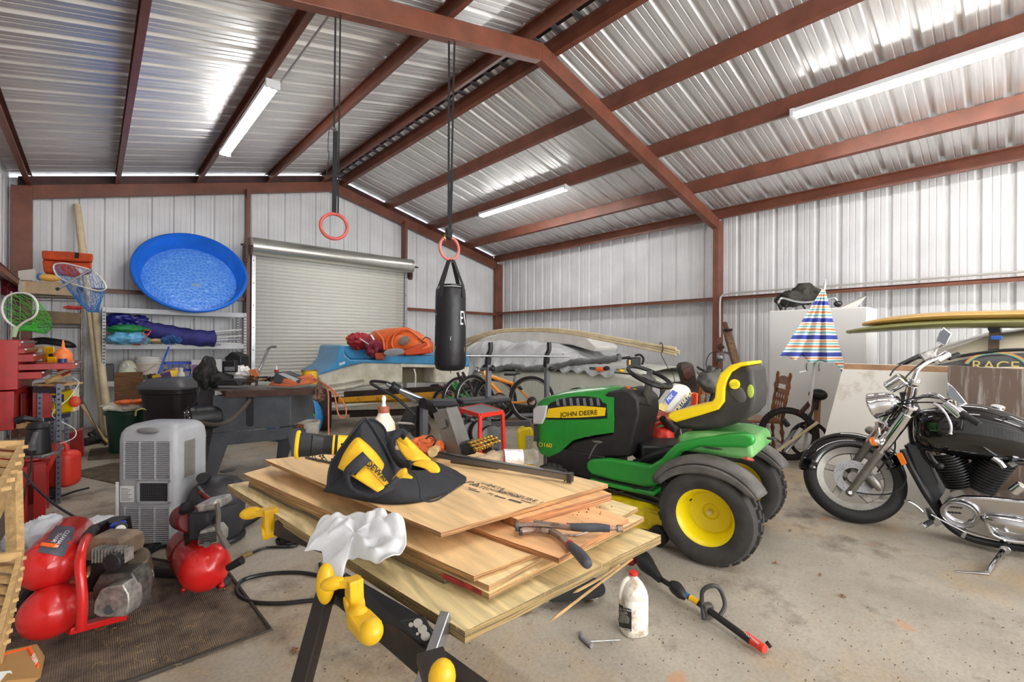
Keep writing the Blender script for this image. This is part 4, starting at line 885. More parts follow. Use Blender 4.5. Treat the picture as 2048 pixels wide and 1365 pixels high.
# instruments
gc = pm(1794, 771, .02); gd = (pm(1775, 762, 0) - pm(1800, 782, 0)).normalized()
obj('speedometer', MB().cyl(pm(1776, 777, .02), pm(1808, 757, .02), .046, .050, 28), chrome, mt, bevel=.01)
obj('instrument_bracket', MB().tube([pm(1805, 785, .02), pm(1810, 805, .02)], .02, 8).tube([pm(1820, 765, .03), pm(1812, 790, .02)], .014, 8), dsteel, mt)
obj('steering_head', MB().cyl(pm(1826, 772, 0), pm(1812, 830, .02), .032, .034, 20).cyl(pm(1828, 765, 0), pm(1830, 758, 0), .038, .034, 20), chrome, mt, bevel=.004)
# handlebars
obj('handlebar', MB().tube(bez([pm(1826, 762, -.02), pm(1835, 742, .06), pm(1852, 728, .16), pm(1872, 718, .26), pm(1892, 712, .33)], 6), .0135, 12), chrome, mt)
obj('handlebar', MB().tube(bez([pm(1828, 800, -.05), pm(1850, 792, -.16), pm(1872, 790, -.26), pm(1888, 800, -.33), pm(1905, 812, -.36)], 6), .0135, 12), chrome, mt)
sw = obj('switch_housing', MB().cyl(pm(1872, 722, .29), pm(1896, 708, .35), .030, .030, 16), chrome, mt, bevel=.004)
obj('reservoir', MB().beam(pm(1842, 716, .27), pm(1868, 706, .30), .05, .06), alu, mt, bevel=.006)
obj('grip', MB().cyl(pm(1896, 717, .35), pm(1918, 709, .40), .018, .019, 16), mat('grip_rubber', (34, 34, 34), .7), mt, bevel=.004)
obj('brake_light_switch', MB().ell(pm(1888, 713, .33), (.018, .014, .018)), mat('skin_orange', (214, 130, 100), .5), mt)
obj('switch_housing', MB().cyl(pm(1893, 806, -.37), pm(1925, 832, -.41), .034, .034, 18), chrome, mt, bevel=.006)
obj('grip', MB().cyl(pm(1922, 826, -.42), pm(1960, 850, -.47), .020, .019, 16), BM['grip_rubber'], mt, bevel=.004)
obj('clutch_lever', MB().tube(bez([pm(1868, 808, -.38), pm(1880, 815, -.40), pm(1893, 830, -.42), pm(1902, 852, -.43), pm(1901, 868, -.43)], 5), [.011] * 4 + [.009] * 4 + [.007] * 12 + [.010], 10), mat('lever_silver', (222, 222, 224), .25, .6), mt)
# mirrors
def mirror(px, py, dx, w, h, tilt, pf, stem):
    c = pm(px, py, dx); r = -ray(px, py).normalized(); x, y, z = basis(r + V(0, -.35, 0)); P = []
    for a, b in pf: P.append(c + x * a * w + y * b * h)
    m_ = obj('mirror_shell', MB().poly(P, (c - O).normalized() * .035), chrome, mt, bevel=.006)
    cc = sum(P, V(0, 0, 0)) / len(P)
    obj('mirror_glass', MB().poly([cc + (p - cc) * .84 - (c - O).normalized() * .002 for p in P], (c - O).normalized() * .003), mat('mirror_glass', (96, 98, 102), .08, 1), m_, smooth=0)
    obj('mirror_stem', MB().tube(bez([pm(*q) for q in stem], 5), .007, 8), chrome, mt)
mirror(1888, 674, .32, .05, .075, 0, [(-.1, 1), (.95, .3), (.2, -1), (-.9, -.5), (-.7, .2)], [(1884, 690, .34), (1872, 700, .32), (1869, 712, .30)])
mirror(1912, 789, -.40, .055, .075, 0, [(-.75, 1.0), (-.1, .5), (1.0, -.8), (.6, -.95), (-.8, -.2)], [(1908, 800, -.40), (1912, 812, -.40)])
# cables
cb = mat('cable_black', (26, 26, 27), .5)
for pts in ([(1846, 716, .28), (1815, 722, .2), (1790, 738, .1), (1780, 752, .05)], [(1850, 722, .28), (1832, 735, .2), (1812, 755, .1), (1805, 770, .05)], [(1900, 812, -.36), (1870, 806, -.25), (1830, 806, -.12), (1795, 812, -.02), (1785, 830, .0)], [(1895, 800, -.36), (1855, 795, -.22), (1815, 800, -.1), (1800, 815, 0), (1830, 850, .05)], [(1790, 880, -.12), (1788, 905, -.12), (1770, 925, -.12), (1755, 945, -.1)], [(1712, 985, -.14), (1750, 990, -.12), (1790, 985, -.1), (1812, 960, -.05), (1800, 920, 0)]):
    obj('cable', MB().tube(bez([pm(*p) for p in pts], 6), .0055, 6), cb, mt)
# frame
obj('down_tube', MB().tube([pm(1806, 900, -.05), pm(1822, 935, -.06), pm(1850, 985, -.07), pm(1880, 1030, -.06)], .024, 10), black, mt)
obj('down_tube', MB().tube([pm(1815, 890, .08), pm(1865, 985, .06), pm(1885, 1030, .04)], .024, 10), black, mt)
obj('radiator', MB().poly([pm(1812, 888, .0), pm(1842, 892, .0), pm(1886, 990, -.02), pm(1868, 1012, -.02), pm(1855, 1000, -.02)], (.20, 0, 0)), mat('radiator_grey', (74, 76, 80), .45), mt, bevel=.008)
obj('side_reflector', MB().poly([pm(1791, 908, -.09), pm(1803, 906, -.09), pm(1814, 928, -.09), pm(1803, 932, -.09)], (.02, 0, 0)), BM['amber'], mt, bevel=.003)
obj('frame_neck', MB().tube(bez([pm(1815, 800, .08), pm(1830, 840, .06), pm(1835, 880, .06), pm(1842, 900, .06)], 4), .05, 10), black, mt)
obj('wiring', MB().tube(bez([pm(1836, 880, 0), pm(1850, 915, 0), pm(1870, 935, 0)], 4), .014, 8).tube(bez([pm(1835, 835, 0), pm(1845, 870, 0), pm(1842, 900, -.02)], 4), .02, 8), black, mt, kind='stuff')
# tank: teardrop lofted along its length
def ring(pxc, yt, yb2, w, dx=0, n=28):
    t_, b_ = pm(pxc, yt, dx), pm(pxc, yb2, dx); c = (t_ + b_) / 2; h = (t_ - b_).length / 2; u = (t_ - b_).normalized(); s = V(1, 0, -.17).normalized(); R_ = []
    for i in range(n):
        a = 2 * math.pi * i / n; ca, sa = math.cos(a), math.sin(a); R_.append(c + s * w * (abs(ca) ** .85) * (1 if ca > 0 else -1) * (1 + .12 * (sa < 0)) + u * h * (abs(sa) ** .9) * (1 if sa > 0 else -1))
    return R_
tank = obj('fuel_tank', MB().loft([ring(1826, 838, 876, .03), ring(1832, 826, 888, .10), ring(1850, 818, 902, .16), ring(1880, 812, 912, .19), ring(1920, 806, 918, .20), ring(1965, 810, 924, .20), ring(2010, 822, 930, .185), ring(2060, 842, 934, .16), ring(2110, 866, 934, .11), ring(2140, 890, 930, .06)]), blackg, mt, smooth=80)
obj('fuel_cap', MB().cyl(pm(1995, 818, .0), pm(1996, 812, .0), .035, n=24), chrome, mt, bevel=.004)
obj('seat', MB().loft([ring(2085, 868, 930, .10), ring(2130, 880, 925, .14), ring(2200, 885, 930, .17), ring(2300, 870, 935, .17), ring(2380, 860, 930, .10)]), mat('seat_leather', (24, 24, 25), .5), mt, smooth=80)
# cylinders with fins
fin = mat('engine_fin', (66, 66, 68), .35, .7); 
def cylinder(bx, by, tx, ty, r, nf=13):
    a, b = pm(bx, by, -.02), pm(tx, ty, -.02); d = (b - a).normalized(); L = (b - a).length
    c_ = obj('cylinder', MB().cyl(a, b, r * .78, n=24), black, mt)
    for i in range(nf):
        p = a + d * (L * (i + .5) / nf * .80); obj('cooling_fin', MB().cyl(p, p + d * .004, r * (1 - .05 * abs(i - nf / 2) / nf), n=28), fin, c_, smooth=30)
    return b, d
b1, d1 = cylinder(1925, 972, 1882, 890, .098); obj('cylinder_head', MB().cyl(b1 - d1 * .055, b1 + d1 * .01, .088, .075, 28), bchr, mt, bevel=.01)
b2, d2 = cylinder(1955, 975, 2012, 893, .098); obj('cylinder_head', MB().cyl(b2 - d2 * .055, b2 + d2 * .01, .088, .075, 28), bchr, mt, bevel=.01)
obj('spark_plug_cap', MB().tube(bez([pm(1858, 905, -.12), pm(1866, 920, -.14), pm(1878, 932, -.14)], 3), .014, 8).ell(pm(1880, 932, -.14), .024), black, mt)
obj('intake', MB().tube([pm(1985, 915, -.13), pm(2000, 925, -.13), pm(2008, 935, -.13)], .018, 8).cyl(pm(2020, 930, -.12), pm(2030, 925, -.12), .02, n=14), steel, mt)
# crank case
cs = [(1884, 1012), (1896, 1000), (1925, 992), (1975, 994), (2040, 1000), (2120, 1010), (2120, 1095), (2040, 1090), (1985, 1080), (1955, 1072), (1925, 1062), (1900, 1045), (1886, 1030)]
obj('crank_case', MB().poly([pm(*p, -.10) for p in cs], (.28, 0, 0)), bchr, mt, bevel=.022, bseg=4)
e = pm(1920, 1028, -.12); obj('clutch_cover', MB().lathe([(0, .022), (.05, .022), (.065, .018), (.078, .008), (.082, 0), (.092, .004), (.096, -.004), (.1, -.02)], 40, frameM(e, (0, 1, 0), (.17, 0, -1)) @ Matrix.Diagonal((1.0, .92, -1, 1))), bchr, mt, smooth=40)
g = MB()
for i in range(4): p = pm(1898 + i * 7, 1025 + i * .6, -.146); g.ell(p, (.004, .010, .008), 10, 6)
obj('cover_badge', g, black, mt, kind='stuff')
obj('side_cover', MB().tube(bez([pm(1975, 1045, -.13), pm(1985, 1068, -.13), pm(2020, 1082, -.13), pm(2080, 1086, -.13)], 5), .012, 8), chrome, mt)
obj('side_cover', MB().ell(pm(2030, 1050, -.11), (.05, .16, .062)), bchr, mt)
obj('lower_frame', MB().tube(bez([pm(1880, 1030, -.07), pm(1905, 1058, -.07), pm(1950, 1080, -.07), pm(2050, 1098, -.07), pm(2150, 1104, -.07)], 4), .024, 10), black, mt)
obj('shift_linkage', MB().tube([pm(1862, 1030, -.13), pm(1930, 1065, -.13)], .006, 8).tube([pm(1930, 1065, -.13), pm(1925, 1075, -.13)], .012, 8), chrome, mt)
obj('shift_lever', MB().tube(bez([pm(1845, 1024, -.15), pm(1832, 1012, -.16), pm(1818, 1004, -.17)], 3), .007, 8).cyl(pm(1818, 1003, -.15), pm(1812, 1003, -.22), .012, n=12), chrome, mt)
obj('peg_bracket', MB().poly([pm(1850, 1012, -.1), pm(1864, 1018, -.1), pm(1886, 1048, -.1), pm(1872, 1054, -.1), pm(1855, 1034, -.1)], (-.015, 0, 0)), bchr, mt, bevel=.002)
obj('foot_peg', MB().cyl(pm(1862, 1044, -.14), pm(1846, 1053, -.26), .017, .019, 16), BM['grip_rubber'], mt)
obj('peg_end', MB().cyl(pm(1848, 1051, -.25), pm(1844, 1054, -.275), .021, n=18), chrome, mt, bevel=.003)
k0 = pm(2010, 1098, -.08); k1 = fl(1975, 1147, .012); k2 = fl(1912, 1143, .006)
obj('kickstand', MB().tube(bez([k0, k0.lerp(k1, .5), k1], 4), .015, 10).tube([k1, k2], [.016, .005], 10, flat=.4), chrome, mt)
obj('kickstand_pivot', MB().cyl(k0 + V(.02, 0, 0), k0 - V(.03, 0, 0), .028, n=20), bchr, mt, bevel=.004)
obj('stand_mount', MB().tube([k0 + V(.02, 0, .06), k0 + V(.02, -.02, -.02)], .03, 10), black, mt)
obj('regulator', MB().cyl(pm(2025, 985, -.16), pm(2045, 970, -.16), .028, n=18), chrome, mt, bevel=.005)
# out of frame rear wheel, fender and pipes keep the machine whole
rc = V(4.60, -.62, .33); RM = T(*rc) @ RY(80)
obj('rear_tire', MB().lathe([(.2, -.07), (.24, -.085), (.3, -.07), (.325, 0), (.3, .07), (.24, .085), (.2, .07)], 40, RM), mtire, mt)
obj('rear_rim', MB().lathe([(0, 0), (.19, .02), (.205, .07), (.205, -.07), (.19, -.02), (0, -.02)], 32, RM), bal, mt)
obj('rear_fender', MB().lathe([(.34, -.09), (.36, -.06), (.365, 0), (.36, .06), (.34, .09)], 24, RM, a0=80, a1=270), blackg, mt, smooth=180, solid=.005)
obj('exhaust', MB().tube([V(4.72, .3, .3), V(4.74, -.1, .22), V(4.78, -1.0, .26)], [.025, .03, .042], 14), chrome, mt)
obj('drive_cover', MB().tube([V(4.52, .0, .35), V(4.50, -.6, .34)], [.06, .05], 12), bchr, mt)
def FP(pts, d, dep, mb=None, dv=None): return (mb or MB()).poly([at(p[0], p[1], d) for p in pts], (dv or (V(0, 1, 0) if sum(p[0] for p in pts) / len(pts) < 200 else FW)) * dep)
def fbox(x0, y0, x1, y1, d, dep, mb=None): return FP([(x0, y0), (x1, y0), (x1, y1), (x0, y1)], d, dep, mb)
def qb(p0, p1, v, z0, z1, mb=None):
    p0, p1, v = Vector(p0), Vector(p1), Vector(v); b = [p0, p1, p1 + v, p0 + v]; return (mb or MB()).poly([V(q.x, q.y, z0) for q in b], (0, 0, z1 - z0))
def crumple(c, r, seed=0, amp=.25, fr=6, n=56, m=30, M=None):
    mb = MB(); mb.ell(c, r, n, m, M); C_ = Vector(c); out = []; o = V(seed * 7.3, seed * 3.1, seed * 5.7)
    for p in mb.v:
        q = Vector(p); k = NZ.noise((q + o) * fr); k2 = abs(NZ.noise((q + o) * fr * 2.3)); k3 = abs(NZ.noise((q + o) * fr * 5))
        out.append(tuple(C_ + (q - C_) * (1 + amp * 1.3 * k - amp * 1.5 * k2 - amp * .6 * k3 + amp * .3)))
    mb.v = out; return mb
def tb(pts, r, k=4, n=8, mb=None): return (mb or MB()).tube(bez([at(*p) for p in pts], k), r, n)
def net(name, fn, nu, nv, r, m, par):   # knotted mesh of cords over a surface fn(u, v)
    g = MB(); st = 3
    for i in range(nu):
        for s in (0, 1):
            P = []
            for j in range(nv + 1):
                u = (i + (j % 2) * .5 * (1 if s else -1)) / nu; P.append(fn(u % 1.0, j / nv))
            g.tube(P, r, st)
    return obj(name, g, m, par, smooth=0, kind='stuff')
# ---------- steel rack ----------
gal = mat('rack_enamel', (196, 198, 202), .4, noise=.08, nscale=6); slotm = mat('slot_dark', (50, 50, 54), .8)
rk = thing('steel_rack', 'light grey slotted steel rack against the far wall below the blue pool', 'rack', (1.04, 9.4, 0))
for x in (.10, 1.96):
    for y in (9.16, 9.72):
        p = obj('upright', MB().box(x, x + .045, y, y + .004, 0, 1.90).box(x, x + .004, y, y + .045, 0, 1.90), gal, rk, smooth=0)
        g = MB()
        for k in range(36): g.box(x + .012, x + .022, y - .001, y, .06 + k * .05, .085 + k * .05); g.box(x + .026, x + .036, y - .001, y, .06 + k * .05, .085 + k * .05)
        obj('slot', g, slotm, p, smooth=0, kind='stuff')
for z in (1.85, 1.30, .74, .12):
    obj('beam', MB().box(.14, 1.96, 9.15, 9.17, z - .03, z + .05), gal, rk, bevel=.004); obj('beam', MB().box(.14, 1.96, 9.73, 9.75, z - .03, z + .05), gal, rk, bevel=.004)
    if z < 1.8: obj('shelf_board', MB().box(.14, 1.96, 9.17, 9.73, z + .01, z + .025), wood_l if z < .5 else gal, rk, smooth=0)
    else: obj('shelf_bar', MB().box(.14, 1.96, 9.17, 9.73, z + .03, z + .045), gal, rk, smooth=0)
# ---------- paddling pool ----------
pb = mat('pool_blue', (26, 112, 226), .3, coat=.2, noise=.1, nscale=4)
def poolfloor():
    m = bpy.data.materials.new('pool_floor'); m.use_nodes = True; nt = m.node_tree; b = nt.nodes['Principled BSDF']; b.inputs['Base Color'].default_value = sc((44, 118, 226)); b.inputs['Roughness'].default_value = .28
    tc = nt.nodes.new('ShaderNodeTexCoord'); v = nt.nodes.new('ShaderNodeTexVoronoi'); v.inputs['Scale'].default_value = 17; v.feature = 'DISTANCE_TO_EDGE'; v.inputs['Randomness'].default_value = .8
    nt.links.new(tc.outputs['Object'], v.inputs[0]); bp = nt.nodes.new('ShaderNodeBump'); bp.inputs['Strength'].default_value = 1; bp.inputs['Distance'].default_value = .012
    nt.links.new(v.outputs[0], bp.inputs['Height']); nt.links.new(bp.outputs[0], b.inputs['Normal'])
    r = nt.nodes.new('ShaderNodeValToRGB'); r.color_ramp.elements[0].position = .02; r.color_ramp.elements[0].color = sc((120, 172, 240)); r.color_ramp.elements[1].position = .10; r.color_ramp.elements[1].color = sc((70, 136, 228))
    nt.links.new(v.outputs[0], r.inputs[0]); nt.links.new(r.outputs[0], b.inputs['Base Color']); return m
PC = V(1.22, 9.22, 2.565); pn = V(-.04, -.86, .50).normalized()
po = thing('paddling_pool', 'round blue plastic paddling pool propped on top of the rack', 'paddling pool', PC - V(0, 0, .66)); PM = frameM(PC, basis(pn)[0], basis(pn)[1])
obj('side_wall', MB().lathe([(.80, -.035), (.805, -.01), (.79, .01), (.765, .012), (.75, -.01), (.735, -.06), (.72, -.07), (.712, -.12), (.70, -.13), (.69, -.18), (.675, -.19), (.66, -.25)], 72, PM), pb, po, smooth=60)
g = MB(PM); R0 = []
for k in range(8): a = math.radians(k * 45 + 14); R0.append(V(.56 * math.cos(a), .56 * math.sin(a), -.215))
P8 = R0; n8 = 72; base_ = [V(.665 * math.cos(2 * math.pi * i / n8), .665 * math.sin(2 * math.pi * i / n8), -.25) for i in range(n8)]
inn = []
for i in range(n8):
    t = (i / n8 * 8 - 14 / 45) % 8; k = int(t); inn.append(P8[k].lerp(P8[(k + 1) % 8], t - k))
g.add(base_ + inn + [V(0, 0, -.215)], [(i, (i + 1) % n8, n8 + (i + 1) % n8, n8 + i) for i in range(n8)] + [(n8 + i, n8 + (i + 1) % n8, 2 * n8) for i in range(n8)])
obj('pool_floor', g, poolfloor(), po, smooth=0)
g = MB(PM); g.box(-.0, .13, -.16, -.09, -.2135, -.2125); obj('price_label', g, mat('faded_label', (150, 186, 230), .5, noise=.3, nscale=40, stretch=(1, 8, 1)), po, smooth=0)
# ---------- goods on the rack ----------
tarp_b = mat('dark_blue_tarp', (38, 40, 138), .35, noise=.35, nscale=9, bump=.4, bscale=25); tarp_g = mat('green_tarp', (30, 140, 72), .45, noise=.3, nscale=12, bump=.4, bscale=30)
tarp_l = mat('light_blue_plastic', (110, 184, 226), .4, noise=.25, nscale=9, bump=.4, bscale=25); navy = mat('navy_canvas', (52, 50, 128), .7, noise=.3, nscale=8, bump=.4, bscale=40)
def sh(px, Y=9.35): p = pY(px, 760, Y); return V(p.x, p.y, .768)
single('tarp', crumple(at(252, 641, 7.15), (.25, .16, .11), 1, .35), tarp_b, 'shiny dark blue tarp bundled at the top left of the rack', 'tarp', 'bundled tarps', smooth=60)
single('tarp', crumple(at(256, 659, 7.0), (.27, .16, .075), 2, .2), tarp_g, 'green tarp folded flat between the two blue ones', 'tarp', 'bundled tarps', smooth=60)
single('tarp', crumple(at(254, 678, 6.95), (.26, .16, .10), 3, .3), tarp_l, 'light blue plastic sheet lying on the middle shelf', 'tarp', 'bundled tarps', smooth=60)
cn = thing('folded_canopy', 'navy canvas canopy rolled up with silver poles on the middle shelf', 'canopy', at(370, 690, 7.5))
obj('cover', MB().tube(bez([at(278, 652, 7.2), at(300, 660, 7.25), at(340, 668, 7.4), at(390, 676, 7.6), at(432, 678, 7.8)], 6), [.09 + .045 * math.sin(min(1, i / 12) * 1.57) + .008 * math.sin(i * 1.7) for i in range(24)] + [.07], 18), navy, cn, smooth=60)
for k, (ya, yb_) in enumerate(((664, 660), (670, 667), (676, 672), (682, 680), (687, 688))): obj('pole', MB().cyl(at(425, ya, 7.75 + .03 * k), at(483, yb_, 8.05 + .02 * k), .012, n=8), steel if k % 2 else white, cn)
obj('fabric_fold', crumple(at(428, 690, 7.8), (.12, .08, .03), 5, .4), mat('speckled_cloth', (186, 180, 178), .8, noise=.4, nscale=60), cn)
fr = mat('orange_red_frame', (214, 84, 48), .45)
wr_ = thing('wire_stand', 'orange wire frame stand leaning in front of the tarps', 'stand', at(285, 690, 6.9))
for a, b in (((270, 690), (290, 660)), ((281, 690), (302, 662)), ((290, 660), (302, 662)), ((284, 668), (298, 670)), ((276, 680), (290, 682)), ((270, 690), (281, 690))): obj('bar', MB().cyl(at(*a, 6.98), at(*b, 7.1), .008, n=6), fr, wr_)
mp_ = thing('mop', 'blue fluffy mop head on a blue pole leaning against the rack', 'mop', at(315, 750, 6.6))
obj('handle', MB().cyl(fl(262, 888), at(338, 694, 6.8), .013, n=10), mat('handle_blue', (40, 84, 190), .4), mp_)
g = MB(); random.seed(4); cm_ = at(343, 681, 6.8)
for k in range(260):
    d = V(random.gauss(0, 1), random.gauss(0, 1), random.gauss(0, .7)).normalized(); p = cm_ + V(d.x * .13, d.y * .13, d.z * .075); g.cyl(cm_ + (p - cm_) * .3, p, .008, .005, 5)
obj('head', g, mat('mop_fibre', (70, 126, 190), .8, noise=.4, nscale=30), mp_, kind='stuff')
single('push_pole', MB().cyl(pY(365, 684, 9.2), pY(462, 694, 9.4), .013, n=8), BM['handle_blue'], 'blue pole lying on the middle shelf beside the mop head', 'pole')
single('wooden_paddle', MB().ell(at(312, 682, 7.05), (.09, .05, .035)), wood_l, 'tan wooden paddle blade resting on the middle shelf', 'paddle')
bk = thing('bucket', 'stack of white plastic buckets with wire handle on the lower shelf', 'bucket', at(297, 740, 7.2)); 
bc_ = sh(297)
for k in range(3): obj('pail', MB().lathe([(.13, 0), (.165, .27), (.178, .27), (.178, .29), (.165, .29), (.125, .012)], 26, T(bc_.x, bc_.y, bc_.z + k * .045)), white if k else mat('rusty_white', (206, 196, 180), .5), bk, smooth=40)
obj('wire_handle', MB().tube(bez([at(275, 722, 7.3), at(268, 735, 7.2), at(285, 745, 7.1), at(312, 730, 7.1)], 5), .004, 6), steel, bk)
cr = thing('crate', 'blue lattice plastic crate on the lower shelf', 'crate', at(357, 750, 7.2)); cbm = mat('crate_blue', (36, 76, 196), .45)
g0 = sh(330, 9.3); g1 = sh(384, 9.3); vv = (g1 - g0).normalized(); nn_ = V(-vv.y, vv.x, 0)
for z0, z1 in ((0, .03), (.13, .16), (.25, .285)): obj('rim_band', qb(g0, g1, nn_ * .3, g0.z + z0, g0.z + z1), cbm, cr, smooth=0)
g = MB()
for k in range(9): p = g0.lerp(g1, k / 8); g.beam(p, p + V(0, 0, .27) + (vv * .05 if k % 2 else -vv * .05), .012, .01)
obj('lattice', g, cbm, cr, smooth=0, kind='stuff')
jg2 = thing('jug', 'small white plastic jug with green base beside the buckets', 'jug', at(255, 745, 7.0)); obj('body', crumple(sh(256) + V(0, 0, .17), (.12, .09, .17), 6, .08, 3), mat('jug_white', (216, 218, 196), .4), jg2, smooth=180); obj('handle', MB().torus(at(252, 731, 6.92), .035, .01, FW, 16, 6), white, jg2)
single('storage_tub', qb(at(207, 765, 7.0), at(228, 765, 7.1), nn_ * .25, .77, 1.04), mat('smoke_plastic', (74, 74, 80), .4), 'dark translucent tub at the left end of the lower shelf', 'tub', bevel=.01)
for k, (px, py, w, h, c, lab) in enumerate(((272, 752, .05, .12, (150, 120, 84), 'brown paint tin left of the row on the lower shelf'), (290, 752, .05, .10, (70, 88, 66), 'green labelled tin below the buckets'), (305, 753, .045, .11, (120, 62, 44), 'red brown tin below the bucket rim'), (322, 752, .05, .09, (190, 186, 176), 'pale tin next to the blue crate'))):
    p = sh(px, 9.22); t_ = thing('paint_tin', lab, 'tin', p); obj('can', MB().cyl(p, p + V(0, 0, h), w, n=18), mat('tin%d' % k, c, .4, .3, noise=.3, nscale=15), t_); obj('lid', MB().cyl(p + V(0, 0, h), p + V(0, 0, h + .008), w * .97, n=18), steel, t_)
b_ = thing('carton', 'yellow and purple printed carton leaning on the bin lid', 'box', at(325, 766, 5.9)); obj('box_body', FP([(304, 752), (340, 742), (346, 762), (308, 780)], 5.7, .14), mat('carton_yellow', (228, 192, 60), .6), b_, smooth=0); obj('print', FP([(320, 748), (339, 743), (343, 757), (326, 760)], 5.695, .005), mat('carton_purple', (104, 72, 140), .6), b_, smooth=0)
b_ = thing('spray_bottle', 'translucent white bottle standing by the blue crate', 'bottle', at(362, 756, 6.6)); p = sh(362, 9.1); p = at(362, 770, 5.75); obj('body', MB().lathe([(.035, 0), (.04, .01), (.04, .13), (.02, .17), (.02, .19)], 18, T(*p)), mat('bottle_grey', (206, 206, 200), .3), b_, smooth=50); obj('cap', MB().cyl(p + V(0, 0, .19), p + V(0, 0, .21), .022, n=14), white, b_)
single('cardboard_flap', FP([(325, 744), (350, 736), (352, 742), (328, 776)], 5.9, .05), wood_l, 'torn tan cardboard strip behind the yellow carton', 'cardboard', smooth=0)
b_ = thing('box', 'white box with red and blue print at the right of the lower shelf', 'box', at(405, 745, 7.5)); obj('box_body', fbox(383, 720, 424, 748, 7.5, .25), white, b_, smooth=0); obj('print', fbox(384, 730, 410, 746, 7.495, .003), mat('print_redblue', (214, 90, 80), .5, c2=(90, 130, 200), nscale=14, thr=(.45, .5)), b_, smooth=0)
single('black_case', FP([(448, 716), (462, 704), (482, 712), (483, 738), (455, 736)], 7.8, .25), black, 'black plastic case on the lower shelf by the right upright', 'case', bevel=.02)
# ---------- bins in front of the rack ----------
single('plywood_offcut', FP([(228, 746), (284, 744), (286, 806), (229, 806)], 5.9, .02), plymat('ply_stained', (172, 134, 96), (140, 100, 60), 2, .5), 'stained brown plywood board standing in the green bin', 'board', smooth=0)
gb = thing('bin', 'dark green plastic bin with yellow rope handle', 'bin', fl(260, 890)); gc_ = fl(260, 902)
gm = mat('bin_green', (18, 56, 44), .4); zt_ = at(260, 820, (gc_ - O).dot(FW)).z
obj('tub', MB().lathe([(.20, 0), (.24, zt_ - .04), (.26, zt_ - .04), (.26, zt_), (.235, zt_), (.19, .02), (0, .02)], 32, T(gc_.x, gc_.y, 0)), gm, gb, smooth=40)
obj('handle', MB().tube(bez([at(271, 832, 5.4), at(273, 822, 5.35), at(284, 818, 5.35), at(295, 822, 5.35), at(294, 836, 5.4)], 5), .010, 8), mat('rope_yellow', (212, 202, 120), .7), gb)
single('plastic_bag', crumple(at(255, 812, 5.75), (.26, .22, .06), 8, .35), mat('bag_white', (226, 220, 204), .5, noise=.15, nscale=8), 'white plastic bag stuffed into the top of the green bin', 'bag', smooth=60)
single('orange_bag', crumple(at(262, 804, 5.65), (.2, .12, .035), 9, .4), mat('bag_orange', (228, 110, 50), .5), 'crumpled orange bag on top of the white one', 'bag', smooth=60)
tc_ = fl(345, 915); td = (tc_ - O).dot(FW); zl = at(345, 776, td).z
tc2 = thing('trash_can', 'large black wheeled trash can with domed grey lid behind the saw', 'trash can', tc_); tdm = mat('can_black', (40, 36, 36), .5, noise=.3, nscale=4); lidm = mat('lid_grey', (72, 72, 76), .45)
obj('body', MB().loft([[tc_ + V(0, 0, z) + RT * (w * (abs(math.cos(a)) ** .5) * (1 if math.cos(a) > 0 else -1)) + FW * (w * .9 * (abs(math.sin(a)) ** .5) * (1 if math.sin(a) > 0 else -1)) for a in [2 * math.pi * i / 32 for i in range(32)]] for z, w in ((0, .20), (.05, .21), (zl - .06, .265), (zl - .05, .285), (zl, .285))]), tdm, tc2, smooth=40)
lid_ = obj('lid', MB().loft([[tc_ + V(0, 0, z) + RT * (w * (abs(math.cos(a)) ** .5) * (1 if math.cos(a) > 0 else -1)) + FW * (w * .9 * (abs(math.sin(a)) ** .5) * (1 if math.sin(a) > 0 else -1)) for a in [2 * math.pi * i / 32 for i in range(32)]] for z, w in ((zl, .31), (zl + .025, .31), (zl + .05, .29), (zl + .11, .22), (zl + .125, .17))]), lidm, tc2, smooth=40)
obj('lid_handle', MB().ell(tc_ + V(0, 0, zl + .12) - FW * .1, (.14, .05, .012), M=RZ(-42)), black, lid_)
# ---------- poles ----------
pa = at(154, 410, 7.35); pa = pY(154, 410, 9.9)
single('pole', MB().cyl(pa, fl(212, 872) + V(0, 0, .02), .045, .055, 18), bamboo, 'longest pale pole leaning up the far wall in the corner', 'pole', 'pale poles leaning in the corner')
pa = pY(190, 612, 9.1); single('pole', MB().cyl(at(189, 612, 7.0), fl(219, 874) + V(0, 0, .02), .042, .052, 18), bamboo, 'shorter pale pole leaning beside the longest one', 'pole', 'pale poles leaning in the corner')
single('broom_handle', MB().cyl(at(163, 810, 6.2), fl(213, 888) + V(0, 0, .02), .015, n=10), wood_l, 'wooden broom handle leaning low by the red toolbox', 'handle')
ax_ = thing('work_light', 'black hand lamp on the floor at the foot of the poles', 'lamp', fl(200, 885)); obj('body', MB().cyl(fl(190, 872) + V(0, 0, .07), fl(212, 892) + V(0, 0, .02), .035, .015, 12), black, ax_); obj('coil', MB().torus(fl(185, 878) + V(0, 0, .05), .05, .014, (1, 1, 1), 20, 6), black, ax_); obj('tip', MB().cyl(fl(212, 890) + V(0, 0, .03), fl(217, 884) + V(0, 0, .03), .012, n=8), yel, ax_)
